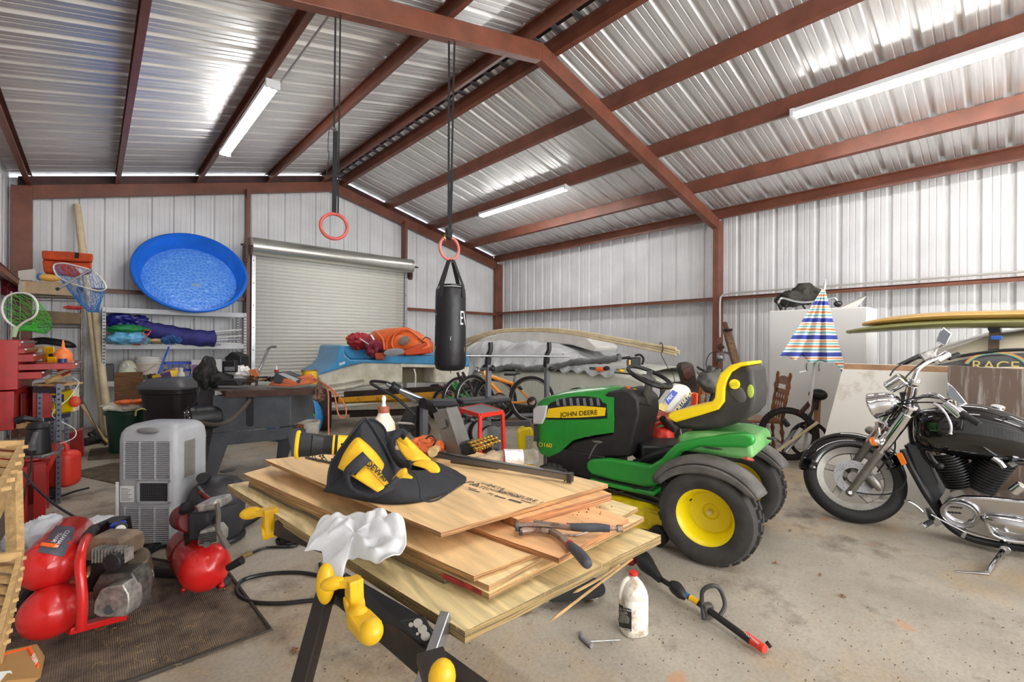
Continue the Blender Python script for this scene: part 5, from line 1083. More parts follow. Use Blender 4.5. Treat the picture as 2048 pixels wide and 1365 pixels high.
# ---------- wire shelving in the corner ----------
wsx = thing('wire_shelf', 'chrome wire shelving unit in the far corner', 'shelf', at(110, 860, 6.9)); wsm = mat('tarnished_chrome', (140, 130, 122), .35, .8, noise=.3, nscale=9)
for px, d in ((163, 6.35), (22, 6.0), (166, 6.8), (40, 6.55)):
    t = at(px, 588, d); obj('post', MB().cyl((t.x, t.y, 0), t + V(0, 0, .03), .014, n=10), wsm, wsx)
for yy in (593, 650, 742):
    g = MB(); z = at(163, yy, 6.35).z; A1 = at(163, yy, 6.35); B1 = at(22, yy, 6.0); A2 = at(166, yy, 6.8); B2 = at(40, yy, 6.55)
    for q in (A1, B1, A2, B2): q.z = z
    for z_ in (0, -.035): 
        for a, b in ((A1, B1), (A2, B2), (A1, A2)): g.tube([a + V(0, 0, z_), b + V(0, 0, z_)], .005, 5)
    for k in range(26): g.tube([A1.lerp(B1, k / 25), A2.lerp(B2, k / 25)], .0025, 3)
    zg = [A1.lerp(B1, k / 40) + V(0, 0, -.035 * (k % 2)) for k in range(41)]; g.tube(zg, .003, 4)
    obj('wire_deck', g, wsm, wsx, kind='stuff')
cb_ = mat('cardboard', (236, 210, 170), .75, noise=.12, nscale=6); cbw = mat('white_board', (232, 230, 222), .6)
bx = thing('cardboard_box', 'open cardboard box of odds and ends on the wire shelf', 'box', at(95, 592, 6.5))
obj('box_body', FP([(42, 562), (152, 566), (150, 592), (46, 586)], 6.2, .4), cb_, bx, smooth=0); obj('flap', FP([(36, 542), (70, 538), (73, 562), (36, 560)], 6.15, .03), cbw, bx, smooth=0); obj('flap', FP([(36, 560), (44, 562), (46, 588), (36, 582)], 6.15, .35), cbw, bx, smooth=0)
sh_ = thing('trainer_shoe', 'blue and yellow shoe sticking out of the cardboard box', 'shoe', at(90, 560, 6.9)); obj('upper', MB().ell(at(98, 556, 6.2), (.12, .07, .05)), mat('shoe_yellow', (222, 168, 80), .6), sh_); obj('sole', MB().ell(at(80, 554, 6.15), (.035, .06, .05)), mat('shoe_blue', (80, 120, 160), .6), sh_)
lj = mat('life_vest_orange', (232, 92, 46), .7, noise=.2, nscale=8, bump=.3, bscale=50)
for k, (a, lab) in enumerate((([(83, 501), (136, 503), (187, 508), (184, 524), (140, 522), (84, 518)], 'upper orange life vest on the box in the corner'), ([(84, 520), (140, 524), (184, 526), (182, 545), (150, 552), (88, 545)], 'lower orange life vest squashed into the box'))):
    v_ = thing('life_vest', lab, 'life vest', at(135, 540, 6.9), group='orange life vests'); obj('foam_panel', FP(a, 6.35 + .03 * k, .22), lj, v_, bevel=.02); obj('strap', FP([(150, a[0][1] + 4), (158, a[0][1] + 5), (157, a[0][1] + 16), (149, a[0][1] + 15)], 6.34, .01) if k == 0 else FP([(150, 535), (174, 540), (162, 548)], 6.37, .01), black if k == 0 else cbw, v_, smooth=0)
single('cardboard_sheet', FP([(68, 620), (162, 627), (160, 648), (64, 646)], 6.25, .3), mat('old_cardboard', (158, 134, 104), .8, noise=.2, nscale=6), 'flat brown cardboard carton on the second wire shelf', 'cardboard', smooth=0)
single('red_strap', crumple(at(148, 616, 6.2), (.13, .05, .03), 12, .5), mat('strap_red', (186, 56, 50), .7), 'tangled red strap on the second wire shelf', 'strap', smooth=60)
single('long_case', MB().tube(bez([at(66, 684, 6.5), at(90, 682, 6.5), at(130, 688, 6.6), at(152, 694, 6.7)], 5), [.04] + [.085] * 11 + [.07, .06, .04, .02], 12, flat=.6), black, 'long black hard case lying on the third wire shelf', 'case', smooth=60)
for k, (px, py, r) in enumerate(((22, 566, .1), (20, 582, .09))): single('sleeping_bag', MB().cyl(at(px - 14, py, 6.2), at(px + 20, py + 1, 6.4), r * .7, n=16), mat('maroon', (110, 26, 34), .6), ('upper' if k == 0 else 'lower') + ' maroon roll behind the cardboard box', 'roll', bevel=.015)
# nets
nf = thing('landing_net', 'white framed landing net with blue mesh over the cardboard box', 'net', at(160, 590, 6.08)); nb = mat('net_blue', (50, 130, 200), .6)
hoop = bez([at(*p) for p in ((183, 540, 6.08), (160, 534, 6.03), (130, 527, 6.03), (110, 529, 6.03), (108, 540, 6.03), (118, 555, 6.03), (140, 566, 5.98), (175, 577, 5.93), (200, 582, 5.93), (212, 576, 5.93), (205, 560, 5.98), (190, 545, 6.03))], 5)
obj('hoop', MB().tube(hoop, .009, 8), white, nf); obj('handle', MB().cyl(at(184, 538, 5.98), at(118, 577, 5.78), .014, n=10), steel, nf); obj('grip', MB().cyl(at(118, 577, 5.78), at(112, 580, 5.76), .018, n=10), black, nf)
HC = [hoop[int(i / 40 * len(hoop)) % len(hoop)] for i in range(40)]
tip = at(188, 625, 6.08)
net('mesh', lambda u, v: HC[int(u * 40) % 40].lerp(tip + V(.05 * math.cos(6.28 * u), .05 * math.sin(6.28 * u), 0), v ** .8) + V(0, 0, -.03 * math.sin(math.pi * v)), 26, 16, .0028, nb, nf)
n2 = thing('landing_net', 'landing net with green mesh and round hoop on the red tool chest', 'net', at(28, 672, 4.2))
hp = bez([at(*p) for p in ((30, 655, 4.2), (12, 640, 4.2), (4, 618, 4.2), (12, 595, 4.2), (36, 586, 4.2), (62, 591, 4.2), (75, 610, 4.2), (70, 632, 4.2), (48, 645, 4.2), (34, 656, 4.2))], 5)
obj('hoop', MB().tube(hp, .009, 8), white, n2); obj('yoke', MB().cyl(at(32, 654, 4.2), at(27, 674, 4.2), .022, .018, 12), mat('pale_green', (170, 200, 160), .5), n2)
H2 = [hp[int(i / 40 * len(hp)) % len(hp)] for i in range(40)]; t2 = at(40, 662, 4.5)
net('mesh', lambda u, v: H2[int(u * 40) % 40].lerp(t2 + V(.05 * math.cos(6.28 * u), .05 * math.sin(6.28 * u), 0), v) + FW * (.22 * math.sin(math.pi * v)) + V(0, 0, -.04 * math.sin(math.pi * v)), 26, 14, .0022, mat('net_green', (70, 180, 60), .6), n2)
# ---------- red tool chests ----------
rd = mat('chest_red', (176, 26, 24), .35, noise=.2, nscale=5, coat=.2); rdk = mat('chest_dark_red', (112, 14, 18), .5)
ct = thing('tool_chest', 'upper red tool chest with open drawers standing on the red cabinet', 'tool chest', at(20, 780, 3.8))
A = at(36, 700, 3.7); B = at(69, 700, 4.5); bk_ = V(-.45, 0, 0)
zt1 = at(36, 680, 3.7).z; zb1 = at(36, 780, 3.7).z
obj('carcass', qb(A, B, bk_, zb1, zt1), rd, ct, smooth=0, bevel=.004)
nrm_ = V(B.y - A.y, A.x - B.x, 0).normalized(); 
if nrm_.x < 0: nrm_ = -nrm_
hz_ = zt1 - zb1
for k, (z0, z1, o_) in enumerate(((.86, .97, 0), (.72, .82, .02), (.55, .70, .07), (.38, .50, .32), (.2, .34, .12))):
    a = A.lerp(B, .06); b = A.lerp(B, .94); d_ = obj('drawer', qb(a - nrm_ * .05, b - nrm_ * .05, nrm_ * (.06 + o_), zb1 + hz_ * z0, zb1 + hz_ * z1), rd, ct, smooth=0, bevel=.003)
    obj('handle', qb(a + nrm_ * (.011 + o_), b + nrm_ * (.011 + o_), nrm_ * .012, zb1 + hz_ * (z1 - .03), zb1 + hz_ * z1), steel, d_, smooth=0)
cb2 = thing('tool_cabinet', 'tall red roller cabinet with an open bay under the tool chest', 'cabinet', fl(20, 1040))
zb2 = at(31, 860, 3.7).z
obj('carcass', qb(A + nrm_ * -.02, at(62, 700, 4.2), bk_, zb2, zb1 - .01), rd, cb2, smooth=0, bevel=.004)
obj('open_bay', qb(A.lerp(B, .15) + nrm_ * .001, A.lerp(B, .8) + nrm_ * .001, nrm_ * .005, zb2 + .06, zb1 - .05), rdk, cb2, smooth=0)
obj('door', qb(at(62, 700, 4.2), at(66, 700, 4.1), V(.12, 0, 0), zb2 + .02, zb1 - .02), rd, cb2, smooth=0)
rc2 = thing('red_cart', 'red steel cart with open shelves holding the disc sander', 'cart', fl(70, 1050))
zc2 = at(60, 915, 3.4).z
obj('top', qb(at(-30, 900, 3.2), at(112, 900, 3.45), V(0, .6, 0), zc2 - .02, zc2), rd, rc2, bevel=.004)
obj('drawer', qb(at(52, 900, 3.25), at(80, 900, 3.3), V(0, .3, 0), zc2 - .16, zc2 - .025), rd, rc2, bevel=.003)
obj('side_flap', FP([(84, 950), (110, 905), (112, 915), (88, 965)], 3.4, .02), mat('flap_red', (206, 70, 60), .4), rc2, smooth=0)
for px, d in ((42, 3.2), (80, 3.3), (45, 3.75), (88, 3.85)): p = at(px, 1000, d); obj('leg', MB().box(p.x - .03, p.x + .03, p.y - .03, p.y + .03, 0, zc2 - .02), rd, rc2, smooth=0)
obj('back_panel', FP([(0, 930), (86, 930), (86, 1030), (0, 1030)], 3.9, .02), rdk, rc2, smooth=0)
obj('lower_shelf', qb(at(40, 1030, 3.2), at(86, 1030, 3.35), V(0, .5, 0), .10, .12), rdk, rc2, smooth=0)
sd_ = thing('disc_sander', 'black electric sander with power cord standing on the red cart', 'sander', at(75, 915, 3.4)); sp = at(76, 915, 3.45)
obj('base', MB().box(-.10, .10, -.07, .07, 0, .03, T(*sp) @ RZ(-40)), mat('sander_grey', (120, 118, 116), .4, .5), sd_, bevel=.01)
obj('motor', MB().cyl(sp + V(0, 0, .03), sp + V(0, 0, .22), .075, .062, 24).cyl(sp + V(0, 0, .22), sp + V(0, 0, .26), .07, .05, 24), black, sd_, bevel=.006)
obj('grip', MB().tube(bez([at(72, 868, 3.3), at(68, 880, 3.25), at(65, 893, 3.25), at(64, 902, 3.25)], 4), [.018] * 6 + [.026] * 6 + [.014], 12), mat('grip_grey', (80, 80, 84), .5), sd_)
obj('cord', MB().tube(bez([at(64, 902, 3.25), at(62, 930, 3.2), at(56, 960, 3.15), at(50, 985, 3.1), at(44, 1010, 3.1)], 5), .006, 6), black, sd_)
gp_ = thing('glue_gun', 'black handled tool lying inside the open red bay', 'tool', at(60, 842, 3.8)); obj('body', MB().tube(bez([at(33, 842, 3.6), at(50, 838, 3.62), at(66, 840, 3.65), at(80, 846, 3.7)], 4), [.03] * 5 + [.022] * 6 + [.03, .02], 10), black, gp_); obj('tray', FP([(32, 848), (78, 848), (76, 856), (32, 858)], 3.7, .15), wood_l, gp_)
# ---------- slotted angle workbench ----------
ab = thing('slotted_angle_bench', 'narrow bench of slotted grey angle iron with wooden top', 'workbench', fl(112, 1000)); angm = mat('angle_iron', (92, 96, 108), .4, .5)
for px, yb_, d in ((116, 995, 3.95), (133, 880, 4.7), (78, 985, 4.05), (104, 890, 4.8)):
    p = fl(px, 682 + 1291 / d); zt3 = at(px, 768, d).z; l_ = obj('leg', MB().box(p.x - .018, p.x + .018, p.y, p.y + .003, 0, zt3).box(p.x - .018, p.x - .015, p.y, p.y + .035, 0, zt3), angm, ab, smooth=0)
    g = MB()
    for k in range(int(zt3 / .045)): g.cyl((p.x, p.y - .002, .04 + k * .045), (p.x, p.y, .04 + k * .045), .009, n=8)
    obj('punched_hole', g, slotm, l_, smooth=0, kind='stuff')
z3 = at(116, 768, 3.95).z
obj('tabletop', MB().poly([at(66, 772, 4.0), at(118, 774, 4.0), at(166, 768, 4.7), at(110, 765, 4.9)], (0, 0, .018)), wood_l, ab, smooth=0)
obj('shelf_edge', FP([(66, 774), (120, 776), (120, 788), (66, 786)], 4.02, .02), angm, ab, smooth=0)
obj('lower_shelf', FP([(88, 976), (116, 984), (116, 996), (88, 990)], 4.0, .4), angm, ab, smooth=0)
obj('middle_shelf', FP([(88, 836), (140, 826), (140, 834), (88, 846)], 4.2, .4), angm, ab, smooth=0)
rb_ = thing('rag_box', 'yellow cardboard box printed Rags on the middle shelf of the angle iron bench', 'box', at(120, 830, 4.4)); ry = mat('box_yellow', (242, 218, 22), .5)
obj('box_body', FP([(79, 790), (146, 782), (146, 824), (84, 832)], 4.3, .25), ry, rb_, smooth=0); obj('white_side', FP([(138, 783), (157, 778), (158, 820), (146, 824)], 4.32, .2), cbw, rb_, smooth=0)
def ptxt(par, s, px, py, d, size, m, sk=0): return text('lettering', s, size, frameM(at(px, py, d), RT + UP * sk, UP), m, par, ext=.0005)
wt = mat('print_white', (240, 240, 240), .5); bkp = mat('print_black', (26, 26, 40), .5)
obj('title_band', FP([(86, 793), (128, 789), (128, 804), (88, 808)], 4.295, .002), mat('print_navy', (70, 70, 110), .5), rb_, smooth=0)
ptxt(rb_, 'Rags', 107, 799, 4.285, .078, wt, .08); ptxt(rb_, '350', 97, 825, 4.285, .05, bkp, .06); ptxt(rb_, 'WIPING CLOTHS\nLIGHT DUTY\nCOTTON', 99, 813, 4.285, .016, bkp, .06)
obj('red_badge', MB().ell(at(150, 804, 4.30), (.04, .01, .05)), mat('badge_red', (206, 50, 36), .5), rb_); ptxt(rb_, '50', 151, 804, 4.27, .05, yel)
single('orange_bottle', MB().lathe([(.05, 0), (.068, .02), (.068, .09), (.045, .13), (.015, .15), (.012, .17), (.006, .22)], 20, T(*at(126, 728, 4.3))), mat('bottle_orange', (236, 130, 66), .4), 'round orange bottle with white nozzle on the angle iron bench', 'bottle', smooth=50)
b_ = thing('glue_bottle', 'yellow box shaped container beside the orange bottle', 'container', at(103, 728, 4.2)); obj('body', fbox(94, 714, 112, 728, 4.15, .08), yel, b_, bevel=.006); obj('dark_lid', fbox(97, 708, 106, 714, 4.16, .06), black, b_, bevel=.004)
single('tool_case', fbox(84, 694, 108, 722, 4.5, .1), yel, 'tall yellow tool case at the back of the bench', 'case', bevel=.008)
f_ = thing('picture_frame', 'small wooden frame propped beside the yellow case', 'frame', at(80, 728, 4.4))
for r_x in ((68, 694, 71, 730), (85, 694, 88, 730)): obj('frame_side', fbox(*r_x, 4.38, .02), wood_l, f_, smooth=0)
obj('frame_rail', fbox(68, 694, 88, 697, 4.379, .02), wood_l, f_, smooth=0)
single('blue_can', MB().cyl(at(125, 728, 4.1) - V(0, 0, .02), at(125, 718, 4.1), .03, n=16), mat('can_blue', (40, 60, 120), .4), 'small blue and white can in front of the orange bottle', 'can')
for k in range(4): single('paper_pad', FP([(112 + k, 733 + k * 6), (147 - k * 2, 722 + k * 6), (148 - k * 2, 728 + k * 6), (114 + k, 739 + k * 6)], 4.15, .12), mat('pad%d' % k, ((200, 196, 190), (176, 60, 50), (206, 190, 160), (150, 66, 54))[k], .6), ('topmost grey', 'second red edged', 'third cream', 'lowest brownish red')[k] + ' tray of the stack at the end of the open drawer', 'tray', 'stacked trays', smooth=0)
single('cable_bundle', MB().tube(bez([at(70 + 14 * (k % 2) + 4 * math.sin(k), 756 - 4 * math.cos(k * 1.3), 4.0 + .02 * k) for k in range(14)], 4), .007, 6), white, 'bundle of white cable on the bench top', 'cable')
single('wooden_mallet', MB().tube([at(94, 764, 4.0), at(112, 756, 4.1), at(136, 748, 4.3)], [.02, .025, .02], 8), wood_l, 'wooden stick lying across the bench clutter', 'stick')
single('telescopic_rod', MB().cyl(at(150, 770, 4.6), at(205, 880, 5.6), .005, n=6), steel, 'thin silver rod leaning from the bench to the floor', 'rod')
single('white_wire', MB().tube(bez([at(*p) for p in ((145, 755, 4.3), (158, 765, 4.4), (150, 780, 4.3), (135, 800, 4.2), (110, 820, 4.1), (105, 833, 4.0), (125, 845, 4.0), (150, 860, 4.0), (148, 876, 3.95), (120, 888, 3.9))], 5), .004, 6), white, 'white cord dangling in front of the angle iron bench', 'cord')
single('red_toolbox', FP([(138, 868), (166, 860), (168, 912), (140, 920)], 5.55, .25), rd, 'small red steel toolbox on the floor by the bench', 'toolbox', bevel=.008)
for k, (px, py, w, lab) in enumerate(((122, 935, .13, 'front red plastic fuel can under the angle iron bench'), (98, 950, .12, 'rear red plastic fuel can under the angle iron bench'))):
    d = 4.1 + .3 * k; c = at(px, py, d); fc = thing('fuel_can', lab, 'fuel can', V(c.x, c.y, 0), group='red fuel cans'); obj('body', MB().box(-w, w, -.09, .09, -.17, .15, T(*c) @ RZ(-40)), mat('fuel_red', (214, 58, 44), .4), fc, bevel=.06, bseg=4); obj('handle', MB().torus(c + V(0, 0, .17), .05, .016, FW, 18, 8), mat('fuel_red', (0, 0, 0)), fc)
single('black_pipe', MB().cyl(fl(168, 893) + V(0, 0, .05), fl(196, 886) + V(0, 0, .05), .055, n=16), black, 'short black drum lying beside the red toolbox', 'drum', bevel=.01)
single('pvc_elbow', MB().cyl(fl(142, 938) + V(0, 0, .03), fl(142, 938) + V(0, 0, .16), .028, n=14).cyl(fl(142, 938) + V(0, 0, .0), fl(142, 938) + V(0, 0, .05), .04, n=14), gplast, 'grey pipe fitting standing on the concrete by the bench', 'pipe fitting')
# ---------- portable air conditioner ----------
ac = thing('air_conditioner', 'grey portable air conditioner with louvred grilles standing on the concrete', 'air conditioner', fl(305, 1098)); acm = mat('ac_grey', (172, 174, 178), .4, noise=.06, nscale=5); acd = mat('ac_dark', (42, 42, 46), .7)
ad = 3.08; W0 = (at(350, 1000, ad) - at(230, 1000, ad)).length
def acr(sx, z, ins=0, d0=.0):   # cross-section ring
    l = at(229, 1000, ad); r = at(352, 1000, ad); u = RT; P = []; w = W0 - ins * 2; dp = .34 - ins * 2; c = (l + r) / 2 + FW * .17; n = 10; rr = .05
    for cx, cy, a0 in ((w / 2 - rr, dp / 2 - rr, 0), (-w / 2 + rr, dp / 2 - rr, 90), (-w / 2 + rr, -dp / 2 + rr, 180), (w / 2 - rr, -dp / 2 + rr, 270)):
        for k in range(6): a = math.radians(a0 + k * 18); q = c + u * (cx + rr * math.cos(a)) + FW * (cy + rr * math.sin(a)); P.append(V(q.x, q.y, z))
    return P
zA = at(290, 1092, ad).z; zB = at(290, 853, ad).z
obj('housing', MB().loft([acr(1, .035, .015), acr(1, .06), acr(1, zB - .10), acr(1, zB - .05, .006), acr(1, zB - .02, .022), acr(1, zB, .05)]), acm, ac, smooth=50)
def af(x0, y0, x1, y1, o_=0, dep=.02, mb=None): return fbox(x0, y0, x1, y1, ad - o_, dep, mb)
gr = obj('upper_grille', af(246, 884, 340, 960, .001, .01), acd, ac, smooth=0)
g = MB()
for i in range(19): af(246, 885.5 + i * 4, 340, 887.6 + i * 4, .012, .014, g)
obj('louvre', g, acm, gr, smooth=0, kind='stuff'); g = MB()
for x in (246, 277, 308, 338.5): af(x, 884, x + 2, 961, .014, .016, g)
obj('rib', g, acm, gr, smooth=0)
gr = obj('exhaust_opening', af(276, 966, 336, 1005, .001, .01), acd, ac, smooth=0); g = MB()
for x in range(15): af(277 + x * 4, 967, 277.5 + x * 4, 1004, .003, .003, g)
for y in range(9): af(276, 968 + y * 4.3, 336, 968.5 + y * 4.3, .003, .003, g)
obj('wire_guard', g, mat('guard_grey', (66, 66, 70), .5), gr, smooth=0, kind='stuff'); g = MB()
for r4 in ((273, 963, 339, 967), (273, 1004, 339, 1008), (273, 963, 277, 1008), (335, 963, 339, 1008)): af(*r4, .012, .014, g)
obj('surround', g, acm, gr, smooth=0)
gr = obj('lower_grille', af(247, 1016, 338, 1086, .001, .01), acd, ac, smooth=0); g = MB()
for i in range(17): af(247, 1017.5 + i * 4.1, 338, 1019.7 + i * 4.1, .012, .014, g)
for x in (247, 277, 307, 337): af(x, 1016, x + 2, 1086, .013, .015, g)
obj('louvre', g, acm, gr, smooth=0, kind='stuff')
st_ = obj('rating_label', af(240, 973, 268, 1005, .002, .003), white, ac, smooth=0); g = MB()
for i in range(9): af(242, 977 + i * 3, 255 + (i * 7) % 10, 978 + i * 3, .003, .001, g)
obj('print', g, gplast, st_, smooth=0, kind='stuff')
obj('side_strip', af(231, 965, 236, 1045, .001, .006), white, ac, smooth=0)
obj('top_grip', MB().ell(at(296, 862, ad - .004), (.075, .02, .022), M=RZ(-42)), mat('grip_hollow', (120, 118, 118), .5), ac)
rs_ = at(353, 1000, ad) ; g = MB()
for i in range(22):
    z = at(352, 884 + i * 3.3, ad + .1).z; p = at(352.5, 1000, ad) + FW * .08 + RT * .001; g.add([V(p.x, p.y, z), V(p.x + FW.x * .10, p.y + FW.y * .10, z), V(p.x + FW.x * .10, p.y + FW.y * .10, z + .006), V(p.x, p.y, z + .006)], [(0, 1, 2, 3)])
obj('side_vent', g, mat('vent_tan', (120, 112, 100), .6), ac, smooth=0, solid=.004, kind='stuff')
for px in (245, 335): obj('caster', MB().cyl(at(px, 1094, ad + .05), at(px + 4, 1094, ad + .05), .02, n=12), black, ac)
# ---------- table saw ----------
gs = mat('saw_grey', (92, 96, 102), .42, .2, noise=.15, nscale=6); sd0 = 4.75
ts_ = thing('table_saw', 'grey floor standing table saw with brown topped edge and splayed legs', 'table saw', fl(500, 950))
obj('cabinet', FP([(426, 792), (581, 792), (581, 852), (424, 868)], sd0, .55), gs, ts_, smooth=0, bevel=.006)
obj('hand_wheel_slot', FP([(492, 795), (507, 795), (507, 850), (503, 854), (496, 854), (492, 850)], sd0 - .003, .01), acd, ts_, smooth=0)
obj('front_skirt', FP([(424, 868), (581, 855), (584, 876), (560, 880), (436, 893)], sd0 - .01, .02), gs, ts_, smooth=0)
obj('side_skirt', MB().poly([at(424, 868, sd0), at(418, 860, sd0 + .5), at(412, 880, sd0 + .5), at(418, 895, sd0)], RT * .01), gs, ts_, smooth=0)
for a, b in (((424, 868, sd0), (406, 942, sd0 - .1)), ((572, 858, sd0), (594, 932, sd0 - .1)), ((420, 850, sd0 + .5), (396, 925, sd0 + .6)), ((560, 850, sd0 + .5), (552, 905, sd0 + .6))):
    p, q = at(*a), at(*b); q.z = 0; obj('leg', MB().poly([p, p + RT * .20, q + RT * .12, q], FW * .006).poly([p, q, q + FW * .10, p + FW * .12], RT * .006), gs, ts_, smooth=0)
obj('tabletop', MB().poly([at(400, 776, sd0 + .55), at(420, 775, sd0 + .6), at(655, 774, sd0 + .6), at(652, 783, sd0 - .02), at(438, 783, sd0 - .02)], (0, 0, .02)), mat('cast_table', (120, 110, 102), .5, .4, noise=.3, nscale=9), ts_, smooth=0)
obj('front_edge', FP([(452, 783), (654, 778), (653, 789), (452, 796)], sd0 - .05, .03), mat('worn_brown', (92, 66, 58), .6, noise=.3, nscale=9), ts_, smooth=0)
obj('side_wing', MB().poly([at(436, 779, sd0), at(452, 795, sd0 - .06), at(452, 783, sd0 - .06), at(430, 774, sd0 + .2)], FW * .03), BM['worn_brown'], ts_, smooth=0)
obj('belt_guard', FP([(392, 779), (425, 780), (425, 870), (405, 870), (394, 800)], sd0 + .5, .04), gs, ts_, smooth=0)
mc = at(386, 838, sd0 - .1); mo = obj('motor', MB().cyl(mc - RT * .02 - FW * .05, mc + RT * .16 + FW * .16, .125, .12, 26), black, ts_, bevel=.01)
g = MB()
for k in range(20): a = k * 18; g.box(.04, .10, -.006, .006, 0, .006, frameM(mc - RT * .022 - FW * .052, *basis(RT * -.18 - FW * .21)[:2]) @ RZ(a))
obj('cooling_slot', g, steel, mo, smooth=0, kind='stuff')
obj('hose', MB().tube(bez([at(*p) for p in ((388, 842, 4.5), (400, 846, 4.45), (430, 850, 4.4), (460, 842, 4.45), (485, 820, 4.6), (500, 800, 4.72))], 6), .019, 10), mat('hose_brown', (74, 64, 58), .6), ts_)
obj('power_cable', MB().tube(bez([at(*p) for p in ((400, 775, 4.7), (396, 795, 4.6), (385, 812, 4.55), (366, 825, 4.55), (362, 845, 4.55), (372, 858, 4.6))], 5), .007, 6), black, ts_)
# clutter on the saw
bgm = mat('black_cloth', (36, 36, 34), .7, noise=.3, nscale=9, bump=.4, bscale=40)
single('dust_bag', crumple(at(413, 750, 4.9), (.12, .12, .17), 21, .35, 5), bgm, 'black cloth dust bag slumped at the left end of the saw table', 'bag', smooth=60)
single('cloth_bag', crumple(at(440, 757, 4.95), (.13, .1, .07), 22, .3, 5), bgm, 'flatter black cloth lump beside the dust bag', 'cloth', smooth=60)
cs_ = thing('drill_stand', 'black tool stand with small printed plate on the saw table', 'stand', at(450, 772, 4.9)); obj('foot', FP([(425, 772), (480, 772), (470, 760), (436, 760)], 4.8, .2), black, cs_, bevel=.01); obj('back_box', FP([(444, 723), (470, 722), (470, 745), (444, 745)], 4.95, .06), black, cs_, bevel=.008); obj('spec_plate', FP([(449, 734), (469, 734), (469, 742), (449, 742)], 4.945, .002), gplast, cs_, smooth=0)
single('rag', crumple(at(485, 742, 5.1), (.11, .08, .06), 23, .5, 8), mat('rag_white', (232, 230, 228), .8), 'white rag heaped on the saw table clutter', 'rag', smooth=60)
single('saw_handle', FP([(496, 742), (510, 738), (518, 752), (504, 758)], 4.95, .02), mat('handle_wood_orange', (196, 112, 60), .5), 'orange wooden saw handle amid the clutter', 'handle', bevel=.004)
random.seed(31); 
for k in range(16):
    nth = 'first second third fourth fifth sixth seventh eighth ninth tenth eleventh twelfth thirteenth fourteenth fifteenth sixteenth'.split()[k]
    px = 478 + k * 5.2; py = 764 - 10 * random.random(); a = at(px, py, 4.95 + random.uniform(-.05, .15)); L_ = random.uniform(.04, .13)
    single('hand_tool', MB().tube([a, a + RT * L_ * random.uniform(.3, 1) + UP * random.uniform(-.02, .05), a + RT * L_ * 1.3 + FW * random.uniform(-.1, .1)], [random.uniform(.006, .014), .012, .005], 7), random.choice([dsteel, rust, wood_l, steel, dsteel, rust]), 'loose hand tool, ' + nth + ' along the saw table heap from the dust bag', 'tool', 'loose hand tools heaped on the saw table')
ht = thing('hard_case', 'grey and black oblong power tool case leaning at the right of the saw table', 'case', at(570, 768, 4.9)); obj('shell', FP([(545, 758), (550, 745), (566, 744), (602, 758), (600, 768), (560, 769), (547, 766)], 4.75, .16), mat('case_dark', (62, 62, 66), .45), ht, bevel=.012); obj('side_panel', FP([(556, 748), (566, 746), (598, 759), (590, 764)], 4.745, .01), mat('case_light', (176, 178, 180), .45), ht, smooth=0)
yc = thing('yellow_can', 'rusty yellow metal can standing behind the extension cord', 'can', at(619, 768, 5.0)); p = at(619, 768, 5.05); obj('can', MB().cyl(p, p + V(0, 0, .145), .078, n=26), mat('rusty_yellow', (222, 176, 26), .5, c2=(120, 80, 30), nscale=10, thr=(.25, .45)), yc, bevel=.003); obj('rim_band', MB().torus(p + V(0, 0, .145), .078, .004, n=26, m=6), rust, yc)
gl = thing('glue_bottle', 'small bottle with red and white tip on the saw table', 'bottle', at(553, 745, 5.0)); obj('body', MB().cyl(at(553, 746, 5), at(553, 740, 5), .022, n=14), redp, gl); obj('tip', MB().cyl(at(553, 740, 5), at(553, 731, 5), .012, .004, 10), white, gl)
single('clamp_arm', MB().tube(bez([at(512, 776, 5.3), at(516, 748, 5.3), at(524, 730, 5.4), at(533, 706, 5.5), at(540, 695, 5.5), at(552, 694, 5.5)], 4), .016, 8), steel, 'silver bent tube rising behind the saw table', 'tube')
oc = mat('cord_orange', (196, 106, 70), .5); ec = thing('extension_cord', 'coiled orange extension cord draped over the saw table corner', 'extension cord', at(600, 775, 4.7))
random.seed(9)
for k in range(7):
    r1, r2 = .24 - .012 * k, .05 + .006 * k; c = at(588, 770 - k * 2.2, 4.85); obj('coil', MB().tube([c + RT * r1 * math.cos(t / 24 * 6.283) * 1.05 + FW * (.10 * math.sin(t / 24 * 6.283)) + UP * (.022 * math.cos(t / 24 * 6.283) ** 2 * (1 if math.cos(t / 24 * 6.283) > 0 else 0) * 1.8 + .004 * math.sin(t + k)) for t in range(24)], .0075, 7, closed=True), oc, ec)
obj('hanging_loop', MB().tube(bez([at(*p) for p in ((625, 757, 4.85), (645, 766, 4.7), (665, 780, 4.65), (683, 800, 4.6), (692, 820, 4.6), (690, 834, 4.6), (680, 835, 4.6), (674, 820, 4.6), (670, 795, 4.62), (662, 780, 4.65))], 5), .0075, 8), oc, ec)
obj('hanging_tail', MB().tube(bez([at(*p) for p in ((648, 768, 4.7), (656, 785, 4.65), (657, 820, 4.6), (657, 880, 4.5), (657, 930, 4.4))], 5), .0075, 8), oc, ec)
obj('wrapped_bundle', crumple(at(640, 787, 4.72), (.065, .05, .09), 33, .35, 12), mat('bundle_brown', (128, 94, 78), .8, noise=.4, nscale=30, bump=.6, bscale=50), ec, smooth=60)
